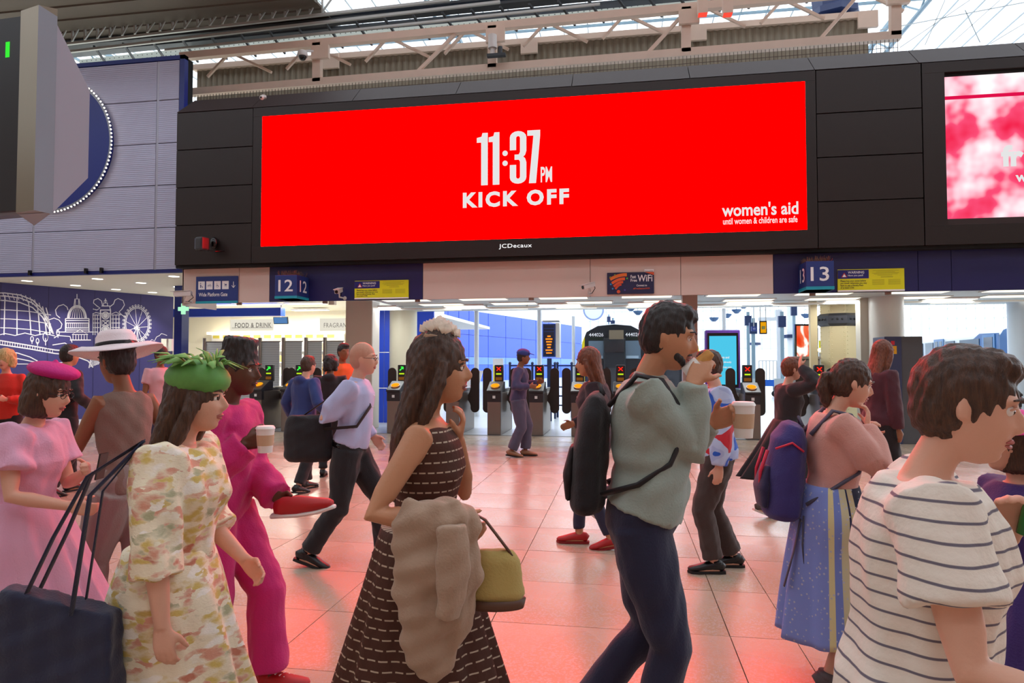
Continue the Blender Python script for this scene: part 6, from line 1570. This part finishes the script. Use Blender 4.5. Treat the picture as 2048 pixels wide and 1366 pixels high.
pH = person('bearded staff member in an orange high-visibility vest by the pillar', 684, 10.6, -50, 1.87, 'brown', 'dark', 'short', False, 1.05, 1, 4, voxel=FAR, top=dict(m=mat('hivis_orange', '#f0601c', .6), sleeve=.4, loose=.02, inf=.03, z0=.90, name='vest'), bottom=dict(kind='trousers', m=M_navyc), shoe=SH(M_shoeb))
pI = person('long-haired woman in a brown dashed dress with a cream headpiece', 842, 2.28, 0, 1.66, 'tan', 'brown', 'long', True, 1.0, 3, 3, 0, voxel=NEAR, RA=(.13, -.22, 1.12), LA=(.13, .07, 1.36), RH=(-1, -.2, -.5), LH=(.5, .2, -1), curl=(.7, .8), hd=((.25, -.2, 1), (.9, 0, -.3)), palms=((-.8, 0, 0), None),
            top=dict(m=M_dash, sleeve=0, inf=.010, z0=.90, neck=0, rip=.005, name='bodice'), bottom=dict(kind='dress_skirt', m=M_dash, hem=.10, flare=.12, pleats=9), shoe=SH(mat('shoe_tan', '#9a7458', .5), high=0), LL=(.18, .085, .10, -8), RL=(-.18, -.085, .13, 18))
g = G(); random.seed(21)
for i in range(60):
    a = random.uniform(0, 6.28); e = random.uniform(.0, 1); c = V(-.015 + .07 * e * math.cos(a), .07 * e * math.sin(a), .115 + .05 * (1 - e))
    nrm = V(math.cos(a) * e, math.sin(a) * e, .8).normalized(); s1 = nrm.orthogonal().normalized(); s2 = nrm.cross(s1); r_ = random.uniform(.025, .042)
    q = [c, c + s1 * r_ * .8 + nrm * .012, c + (s1 + s2) * r_ * .55 + nrm * .03, c + s2 * r_ * .8 + nrm * .012]
    g.add([pI['T'](x) for x in q] + [pI['T'](x - nrm * .003) for x in q], [(0, 1, 2, 3), (7, 6, 5, 4), (0, 4, 5, 1), (1, 5, 6, 2), (2, 6, 7, 3), (3, 7, 4, 0)])
pI['gpart']('flower_headpiece', g, cloth('cream_petals', '#e0cdb8', .06))['kind'] = 'stuff'
pJ = person('figure in slate blue overalls walking before the ticket gates', 1037, 11.3, -8, 1.80, 'brown', 'dark', 'short', False, 1.0, 4, 5, voxel=FAR, RA=(.2, -.2, 1.15), LA=(.3, .2, 1.2), top=dict(m=M_denim, sleeve=1, loose=.025, inf=.03, z0=.90, name='jacket'), bottom=dict(kind='trousers', m=cloth('slate_trousers', '#4a4c62'), wide=.03), shoe=SH(mat('shoe_tan', '#9a7458', .5)), LL=(.10, .09, .09, 0), RL=(-.1, -.09, .1, 8))
g = G(); g.sphere(pJ['T'](V(-.01, 0, .07)), (.115, .095, .075), 14, 10, pJ['hr']); g.tube([pJ['T'](V(.08, 0, .075)), pJ['T'](V(.17, 0, .06))], [(.07, .008), (.05, .006)], 10); pJ['gpart']('cap', g, mat('cap_blue', '#24408c', .6))
pK = person('woman with dark red-tinged hair and dark coat looking left', 1193, 5.75, 172, 1.70, 'tan', 'auburn', 'long', True, 1.0, 3, 6, voxel=MID, top=dict(m=M_maroon, sleeve=1, loose=.03, inf=.03, z0=.90, flare=.05, name='coat'), bottom=dict(kind='trousers', m=M_navyc, wide=.005, len=.9), shoe=SH(mat('shoe_red', '#b01c20', .4), 'sole_red', '#8c1418', high=0), LL=(-.12, .085, .10, 10), RL=(.16, -.085, .09, 0), RA=(.22, -.2, 1.05))
pL = person('short person in black hidden behind the man, one beige trainer showing', 1262, 6.4, 2, 1.50, 'fair', 'brown', 'short', True, .9, 4, 6, voxel=FAR, top=dict(m=M_blackc, sleeve=1, loose=.02, inf=.02, z0=.90, name='jumper'), bottom=dict(kind='trousers', m=M_navyc, wide=.01), shoe=SH(mat('trainer_beige', '#a8927c', .6), 'sole_offwhite', '#d8d0c4'), LL=(.26, .085, .1, -8), RL=(-.52, -.085, .32, 40))
pM = person('dark-haired man in a sage jumper eating while walking', 1282, 2.62, -12, 1.79, 'tan', 'dark', 'short', False, 1.15, 4, 14, -8, voxel=NEAR, belly=.035, RA=(.19, -.09, 1.45), LA=(.27, .10, 1.29), RH=(-.45, -.15, -1), LH=(-.3, .3, -1), curl=(.95, .9), hd=((.7, -.35, .35), (.35, .35, .7)),
            top=dict(m=M_grn, sleeve=1.0, loose=.022, inf=.024, z0=.97, rip=.010, collar=1, name='jumper'), bottom=dict(kind='trousers', m=M_navt, wide=.016), shoe=SH(M_shoeb), LL=(-.24, .09, .16, 34), RL=(.02, -.09, .09, 0))
bd = G()
for i in range(7):
    a = R(-60 + i * 20); bd.sphere(pM['T'](V(.030 + .047 * math.cos(a), .052 * math.sin(a), -.086 + .03 * abs(math.sin(a)))), (.014, .014, .020), 10, 8)
bd.tube([pM['T'](V(.087, -.024, -.05)), pM['T'](V(.1, 0, -.043)), pM['T'](V(.087, .024, -.05))], [.004, .006, .004], 8)
bm_ = remesh(bd, .0055, 2); pM['part']('beard', bm_, HR['dark'])
pN = person('person in a blue, red and white jacket behind the eating man', 1432, 5.1, 175, 1.66, 'fair', 'brown', 'short', False, 1.1, 2, 4, voxel=MID, top=dict(m=M_jack, sleeve=1, loose=.035, inf=.04, z0=.90, name='jacket'), bottom=dict(kind='trousers', m=M_brn, wide=.025), shoe=SH(M_shoeb), LL=(.05, .09, .09, 0), RL=(-.14, -.09, .09, 0), RA=(.25, -.1, 1.1))
pO = person('person in a dark jacket and black skirt raising one hand', 1572, 6.9, 0, 1.64, 'fair', 'auburn', 'short', True, 1.0, 3, 0, voxel=MID, RA=(.06, -.22, 1.62), RH=(.4, -.6, -1), hd=(None, (.05, 0, 1)), palms=(None, (1, 0, 0)), curl=(.4, .15), top=dict(m=cloth('dark_jacket', '#241e22'), sleeve=1, loose=.03, inf=.03, z0=.90, name='jacket'), bottom=dict(kind='skirt', m=M_blackc, hem=.42, flare=.12), shoe=SH(mat('trainer_grey', '#4c4844', .6), 'sole_offwhite', '#d8d0c4', stripes=1), LL=(.25, .085, .1, -8), RL=(-.30, -.085, .13, 22))
pP = person('woman in a pink jumper and patterned blue skirt wearing a purple rucksack', 1655, 3.3, -12, 1.59, 'fair', 'brown', 'ponytail', True, 1.15, 5, 16, voxel=NEAR, RA=(.17, -.08, 1.38), LA=(.2, .06, 1.30), RH=(.3, -.4, -1), LH=(.2, .4, -1), curl=(.9, .7), hd=((.3, -.2, 1), (.15, .3, 1)), palms=(None, (-.9, .2, 0)),
            top=dict(m=M_rose, sleeve=1.0, loose=.028, inf=.026, z0=.90, rip=.009, name='jumper'), bottom=dict(kind='skirt', m=M_pskirt, hem=.26, flare=.085, pleats=7), shoe=SH(mat('trainer_mauve', '#5a5054', .6), 'sole_offwhite', '#c8c0b4', laces=1), LL=(.16, .085, .09, 0), RL=(-.03, -.085, .09, 0))
pQ = person('woman with short brown hair in a white top with thin dark stripes', 1805, 1.42, -26, 1.60, 'fair', 'brown', 'short', True, 1.2, 6, 12, -8, voxel=NEAR, belly=.02, RA=(.33, -.28, 1.05), LA=(.20, .08, 1.30), RH=(-.2, -.3, -1), LH=(.5, .4, -1), curl=(.8, .4), hd=((.1, -.2, 1), None),
            top=dict(m=M_stripe, sleeve=.44, loose=.035, inf=.03, z0=.90, rip=.009, name='striped_top'), bottom=dict(kind='trousers', m=M_navyc, wide=.02), shoe=SH(M_shoeb), LL=(.2, .085, .1, -8), RL=(-.2, -.085, .12, 15))
pR = person('short person in purple with a bright pink hat at the right edge', 2044, 2.3, 178, 1.38, 'fair', 'brown', 'bob', True, 1.0, 3, 4, voxel=MID, top=dict(m=cloth('purple_cloth', '#3a2468'), sleeve=1, loose=.03, inf=.03, z0=.90, name='coat'), bottom=dict(kind='skirt', m=MC['purple_cloth'], hem=.40, flare=.16), shoe=SH(M_shoeb))
g = G(); g.sphere(pR['T'](V(-.01, 0, .08)), (.12, .1, .07), 18, 10, pR['hr']); g.tube([pR['T'](V(-.01, 0, .055)), pR['T'](V(-.01, 0, .062))], [.19, .18], 28); pR['gpart']('pink_hat', g, cloth('hot_pink', '#e0388c', .05))
pS = person('person with long red-brown hair near the blue control cabinet', 1757, 7.0, 10, 1.79, 'brown', 'auburn', 'long', True, 1.0, 2, 4, voxel=FAR, top=dict(m=cloth('wine_coat', '#4a1c28'), sleeve=1, loose=.03, inf=.03, z0=.90, name='coat'), bottom=dict(kind='trousers', m=M_blackc), shoe=SH(M_shoeb))
pT = person('man in black with a black rucksack walking towards the mural', 128, 8.0, 70, 1.80, 'tan', 'dark', 'short', False, 1.0, 3, 4, voxel=FAR, top=dict(m=M_blackc, sleeve=1, loose=.02, inf=.025, z0=.90, name='jumper'), bottom=dict(kind='trousers', m=M_blackc), shoe=SH(M_shoeb), LL=(.18, .09, .09, 0), RL=(-.18, -.09, .11, 15), RA=(.15, -.28, 1.0))
pU = person('blonde curly-haired staff member in a red jacket at the far left', 14, 8.2, -75, 1.72, 'fair', 'blonde', 'curly', True, 1.0, 2, 4, voxel=FAR, RA=(.25, -.1, 1.1), LA=(.25, .1, 1.15), top=dict(m=cloth('red_jacket', '#d02c1c'), sleeve=1, loose=.02, inf=.025, z0=.90, name='jacket'), bottom=dict(kind='trousers', m=M_blackc), shoe=SH(M_shoeb))
pV = person('dark-haired person in a pale pink top waiting by the mural end', 320, 9.6, -40, 1.80, 'brown', 'dark', 'bun', True, 1.0, 2, 0, voxel=FAR, top=dict(m=cloth('pale_pink', '#d8a8b0'), sleeve=.4, loose=.02, inf=.02, z0=.90, name='shirt'), bottom=dict(kind='trousers', m=M_navyc), shoe=SH(M_shoeb))
# ---------------------------------------------------------------- things they carry
def on(p, loc): return p['W'](loc)
def carried(name, label, cat, p, loc):
    w = on(p, loc); t = thing(name, label, cat, tuple(w), p['root'].rotation_euler.z); t.scale = p['root'].scale
    return t, wm(p['root'])
def cpart(t, M, name, g, m, smooth=True, rem=None, rip=0, bevel=0):
    """g in the person's local frame -> part of t"""
    g.v = [M @ v for v in g.v]
    if rem:
        inv = wm(t).inverted(); g.v = [inv @ v for v in g.v]; me = remesh(g, rem, 3)
        if rip: ripple(me, rip, .10, 5)
        return finish(name, me, m, t)
    return g.build(name, m, t, smooth=smooth, bevel=bevel)
def rucksack(p, label, mb, ms, mp, w=.29, h=.46, dp=.17, x0=-.145, z=1.17, red=None):
    t, M = carried('rucksack', label, 'rucksack', p, (x0 - dp / 2, 0, z - h / 2))
    U = p['U']
    def rr(zz, sx, sy): return (sy, sx)
    g = G(); g.tube([U(V(x0 - dp * .5, 0, z - h / 2)), U(V(x0 - dp * .5, 0, z - h / 2 + .03)), U(V(x0 - dp * .52, 0, z - .05)), U(V(x0 - dp * .46, 0, z + h * .32)), U(V(x0 - dp * .38, 0, z + h / 2 - .02)), U(V(x0 - dp * .34, 0, z + h / 2))],
                    [(w * .40, dp * .40), (w * .5, dp * .52), (w * .5, dp * .55), (w * .46, dp * .46), (w * .34, dp * .30), (w * .15, dp * .15)], 24)
    cpart(t, M, 'pack_body', g, mb, rem=.010, rip=.004)
    g = G(); g.tube([U(V(x0 - dp * 1.0, 0, z - h * .40)), U(V(x0 - dp * 1.05, 0, z - h * .2)), U(V(x0 - dp * .98, 0, z + .02))], [(w * .34, dp * .14), (w * .38, dp * .22), (w * .30, dp * .12)], 20)
    cpart(t, M, 'front_pocket', g, mp, rem=.009)
    for sg in (-1, 1):
        y = sg * .085; sh = p['sw'] * .62 * sg
        g = G(); g.tube([U(V(x0 + .0, y, z + h * .40)), U(V(-.05, sh, 1.475)), U(V(.04, sh, 1.462)), U(V(.108, sh, 1.37)), U(V(.125, sh * 1.1, 1.27)), U(V(.085, sh * 1.42, 1.17)), U(V(-.02, sh * 1.62, 1.09)), U(V(x0, sg * .12, z - h * .30))], [(.020, .010)] * 8, 10)
        cpart(t, M, 'shoulder_strap', g, ms)
        if red: g = G(); g.tube([U(V(x0 - dp * 1.03, sg * .07, z + .10)), U(V(x0 - dp * 1.17, sg * .07, z - .02)), U(V(x0 - dp * 1.15, sg * .07, z - .10))], [.009] * 3, 8); cpart(t, M, 'red_zip_pull', g, red)
    g = G(); g.tube([U(V(x0 - .03, -.03, z + h * .47)), U(V(x0 - .05, 0, z + h * .56)), U(V(x0 - .03, .03, z + h * .47))], [.008] * 3, 8); cpart(t, M, 'grab_handle', g, ms)
    if red:
        g = G(); g.tube([U(V(x0 - dp * .9, -.15, z + .12)), U(V(x0 - dp * .5, -.152, z + .16)), U(V(x0 - dp * .2, -.15, z + .12))], [.006] * 3, 8); cpart(t, M, 'side_piping', g, red)
        g = G(); g.tube([U(V(x0 - .02, -.10, z - h * .46)), V(x0 - .06, -.10, z - h * .46 - .18), V(x0 - .11, -.10, z - h * .46 - .36)], [(.014, .004)] * 3, 8); cpart(t, M, 'hanging_strap', g, ms)
        g = G(); g.tube([U(V(x0 - .01, -.12, z - h * .42)), V(x0 - .02, -.12, z - h * .42 - .15), V(x0 - .015, -.12, z - h * .42 - .25)], [(.012, .004)] * 3, 8); cpart(t, M, 'hanging_strap', g, ms)
    return t
M_str = mat('strap_black', '#18161a', .6); M_stg = mat('strap_grey', '#4c4a5c', .7)
rucksack(pM, 'large black rucksack on the back of the eating man', M_blackc, M_str, mat('pocket_black', '#201c20', .7), .30, .46, .13, z=1.17)
rucksack(pP, 'purple and navy rucksack with red zips on the woman in pink', cloth('ruck_purple', '#332a6c', .15), M_stg, cloth('ruck_navy', '#221c44'), .33, .52, .20, z=1.13, red=mat('zip_red', '#d02848', .5))
rucksack(pT, 'black rucksack worn by the man walking to the mural', M_blackc, M_str, MC['pocket_black'], .30, .48, .17)
# navy tote carried by the floral woman
t, M = carried('tote_bag', 'large navy tote bag hanging from the floral woman\'s shoulder', 'bag', pC, (-.33, -.2, .40))
g = G(); g.add([(-.56, -.28, .36), (-.04, -.32, .36), (-.04, -.16, .36), (-.55, -.14, .36), (-.43, -.27, 1.00), (-.06, -.31, .92), (-.06, -.22, .92), (-.42, -.19, 1.00)],
               [(0, 3, 2, 1), (4, 5, 6, 7), (0, 1, 5, 4), (1, 2, 6, 5), (2, 3, 7, 6), (3, 0, 4, 7)])
g.v = [V(*v) for v in g.v]
cpart(t, M, 'bag_body', g, cloth('tote_navy', '#20243e', .06), rem=.009, rip=.008)
for dy in (0, .08):
    g = G(); g.tube([V(-.35, -.26 + dy, .97), V(-.27, -.25 + dy, 1.16), V(-.17, -.24 + dy * .3, 1.36), pC['U'](V(-.06, -.19, 1.485)), V(-.15, -.26 + dy, 1.3), V(-.18, -.30 + dy, .92)], [(.014, .004)] * 6, 10)
    cpart(t, M, 'strap', g, cloth('tote_strap', '#262a48'))
# black shoulder bag of the man in blue shirt
t, M = carried('shoulder_bag', 'black shoulder bag behind the man in the light blue shirt', 'bag', pE, (-.30, -.12, .80))
g = G(); g.tube([V(-.30, -.10, .80), V(-.30, -.10, .84), V(-.30, -.10, 1.05), V(-.29, -.10, 1.14), V(-.29, -.10, 1.16)], [(.06, .15), (.09, .19), (.09, .19), (.07, .17), (.03, .12)], 20); cpart(t, M, 'bag_body', g, M_blackc, rem=.012, rip=.006)
g = G(); g.tube([V(-.42, -.10, 1.10), pE['U'](V(-.14, -.03, 1.36)), pE['U'](V(-.05, .02, 1.475)), pE['U'](V(.06, .0, 1.445)), pE['U'](V(.135, -.06, 1.28)), V(.10, -.19, 1.08), V(-.15, -.2, 1.06)], [(.022, .005)] * 7, 10); cpart(t, M, 'strap', g, M_str)
# coat and handbag of the long-haired woman
t, M = carried('coat', 'beige coat draped over the long-haired woman\'s forearm', 'coat', pI, (.10, -.26, .60))
g = G(); g.tube([V(.08, -.25, 1.20), V(.08, -.26, 1.14), V(.09, -.27, .98), V(.08, -.27, .82), V(.06, -.26, .68), V(.05, -.26, .64)], [(.05, .09), (.07, .135), (.065, .14), (.05, .11), (.035, .06), (.02, .03)], 20)
cpart(t, M, 'draped_cloth', g, M_beige, rem=.009, rip=.018)
g = G(); g.tube([V(.14, -.33, 1.14), V(.15, -.345, 1.0), V(.13, -.34, .86)], [(.035, .05), (.035, .055), (.03, .04)], 14); cpart(t, M, 'hanging_sleeve', g, M_beige, rem=.009, rip=.008)
t, M = carried('handbag', 'small mustard and brown handbag below the beige coat', 'bag', pI, (.27, -.20, .78))
g = G(); g.tube([V(.27, -.20, .86), V(.27, -.20, .89), V(.27, -.20, 1.00), V(.27, -.20, 1.03)], [(.03, .08), (.05, .10), (.04, .08), (.02, .06)], 20); cpart(t, M, 'bag_body', g, cloth('mustard', '#b09a58', .1), rem=.008, rip=.003)
g = G(); g.tube([V(.27, -.20, .845), V(.27, -.20, .875)], [(.045, .095), (.052, .102)], 20); cpart(t, M, 'base_panel', g, mat('bag_brown', '#5a3a28', .5))
g = G(); g.tube([V(.20, -.21, 1.0), V(.19, -.22, 1.10), V(.19, -.22, 1.16), V(.24, -.22, 1.13), V(.33, -.21, 1.01)], [(.01, .005)] * 5, 8); cpart(t, M, 'strap', g, MC['bag_brown'])
# cups, phones, food
def cup(p, loc, label, r=.036, h=.10, lid=True, tilt=(0, 0, 1)):
    t, M = carried('paper_cup', label, 'cup', p, loc); a = V(*loc); u = V(*tilt).normalized()
    g = G(); g.tube([a, a + u * h], [r * .78, r], 20); cpart(t, M, 'cup_body', g, mat('cup_white', '#e6e2dc', .5), smooth='auto')
    g = G(); g.tube([a + u * h, a + u * (h + .004), a + u * (h + .014)], [r * 1.06, r * 1.06, r * .9], 20); cpart(t, M, 'lid', g, mat('lid_white', '#f2f0ee', .3), smooth='auto')
    g = G(); g.tube([a + u * h * .3, a + u * h * .75], [r * .87, r * .97], 20, cap=False); cpart(t, M, 'sleeve', g, mat('cup_sleeve', '#c8a888', .7))
w = pD['J']['R'][2]; cup(pD, tuple(w + V(.095, .005, -.04)), 'white paper cup held by the person in magenta', .042, .11)
w = pM['J']['L'][2]; cup(pM, tuple(w + V(.105, -.065, -.05)), 'white paper cup in the eating man\'s lower hand', .042, .12)
w = pM['J']['R'][2]; t, M = carried('sandwich', 'half-eaten sandwich in paper held to the man\'s mouth', 'food', pM, tuple(w + V(.04, .04, .06)))
c = w + V(.035, .055, .075); g = G(); g.tube([c - V(.045, 0, .035), c, c + V(.03, 0, .035)], [.022, .026, .018], 12); cpart(t, M, 'bread', g, mat('bread', '#c89450', .8, var=.3, vs=60), rem=.006)
g = G(); g.tube([c - V(.06, 0, .05), c - V(.01, 0, .01)], [.030, .034], 12); cpart(t, M, 'paper_wrap', g, mat('cup_white', '#e6e2dc', .5))
w = pD['J']['L'][2]; t, M = carried('trainer', 'red trainer with a white sole held low by the person in magenta', 'shoe', pD, tuple(w + V(.12, -.03, -.05)))
c = w + V(.14, -.045, -.03); q = V(1, 0, .12).normalized()
g = G(); g.tube([c - q * .12, c - q * .08, c - q * .0, c + q * .08, c + q * .15, c + q * .17], [(.03, .035), (.04, .05), (.045, .05), (.047, .034), (.035, .022), (.015, .012)], 16); cpart(t, M, 'upper', g, mat('shoe_red', '#b01c20', .5))
g = G(); g.tube([c - q * .135 - UZ * .035, c - q * .0 - UZ * .040, c + q * .1 - UZ * .034, c + q * .18 - UZ * .018], [(.035, .014), (.045, .014), (.048, .013), (.02, .01)], 16); cpart(t, M, 'sole', g, mat('sole_white', '#e4e0dc', .6))
w = pA['J']['L'][2]; t, M = carried('mobile_phone', 'dark mobile phone held by the woman in pink', 'phone', pA, tuple(w + V(.09, 0, .03)))
g = G(); g.obox(w + V(.095, -.01, .035), (.012, 0, .066), (0, .034, 0), (.004, 0, -.001)); cpart(t, M, 'case', g, M_lens, smooth=False); g = G(); g.obox(w + V(.0905, -.01, .036), (.011, 0, .060), (0, .030, 0), (.0006, 0, -.0001)); cpart(t, M, 'screen', g, mat('phone_glass', '#10141c', .1), smooth=False)
w = pQ['J']['L'][2]; t, M = carried('green_bottle', 'green drink can held up by the woman in the striped top', 'bottle', pQ, tuple(w + V(.04, -.02, .05)))
c = w + V(.045, -.03, .06); g = G(); g.tube([c - V(0, 0, .045), c + V(.02, 0, .05), c + V(.025, 0, .07), c + V(.03, 0, .085)], [.030, .030, .014, .013], 18); cpart(t, M, 'bottle_body', g, mat('bottle_green', '#2c8c48', .25))
g = G(); g.tube([c + V(.03, 0, .085), c + V(.033, 0, .1)], [.015, .015], 14); cpart(t, M, 'cap', g, M_wp)
# lanyard and earphones of the rucksack woman
g = G(); U = pP['U']; g.tube([U(V(-.04, -.07, 1.475)), U(V(.06, -.07, 1.43)), U(V(.135, -.03, 1.30)), U(V(.15, 0, 1.20))], [(.008, .003)] * 4, 8); pP['gpart']('lanyard', g, M_str)
# glasses on three people
for p in (pA, pE, pM):
    g = G()
    for sg in (-1, 1):
        c = V(.099, sg * .031, .010); g.tube([p['T'](c + V(-.012 * abs(math.sin(a)) * 0, .020 * math.cos(a), .015 * math.sin(a))) for a in [k * math.pi / 6 for k in range(13)]], [.0016] * 13, 6)
        g.tube([p['T'](V(.097, sg * .051, .014)), p['T'](V(.02, sg * .078, .012))], [.0016, .0016], 6)
    g.tube([p['T'](V(.100, -.011, .012)), p['T'](V(.104, 0, .015)), p['T'](V(.100, .011, .012))], [.0016] * 3, 6)
    if p is not pM: p['gpart']('glasses', g, M_lens)
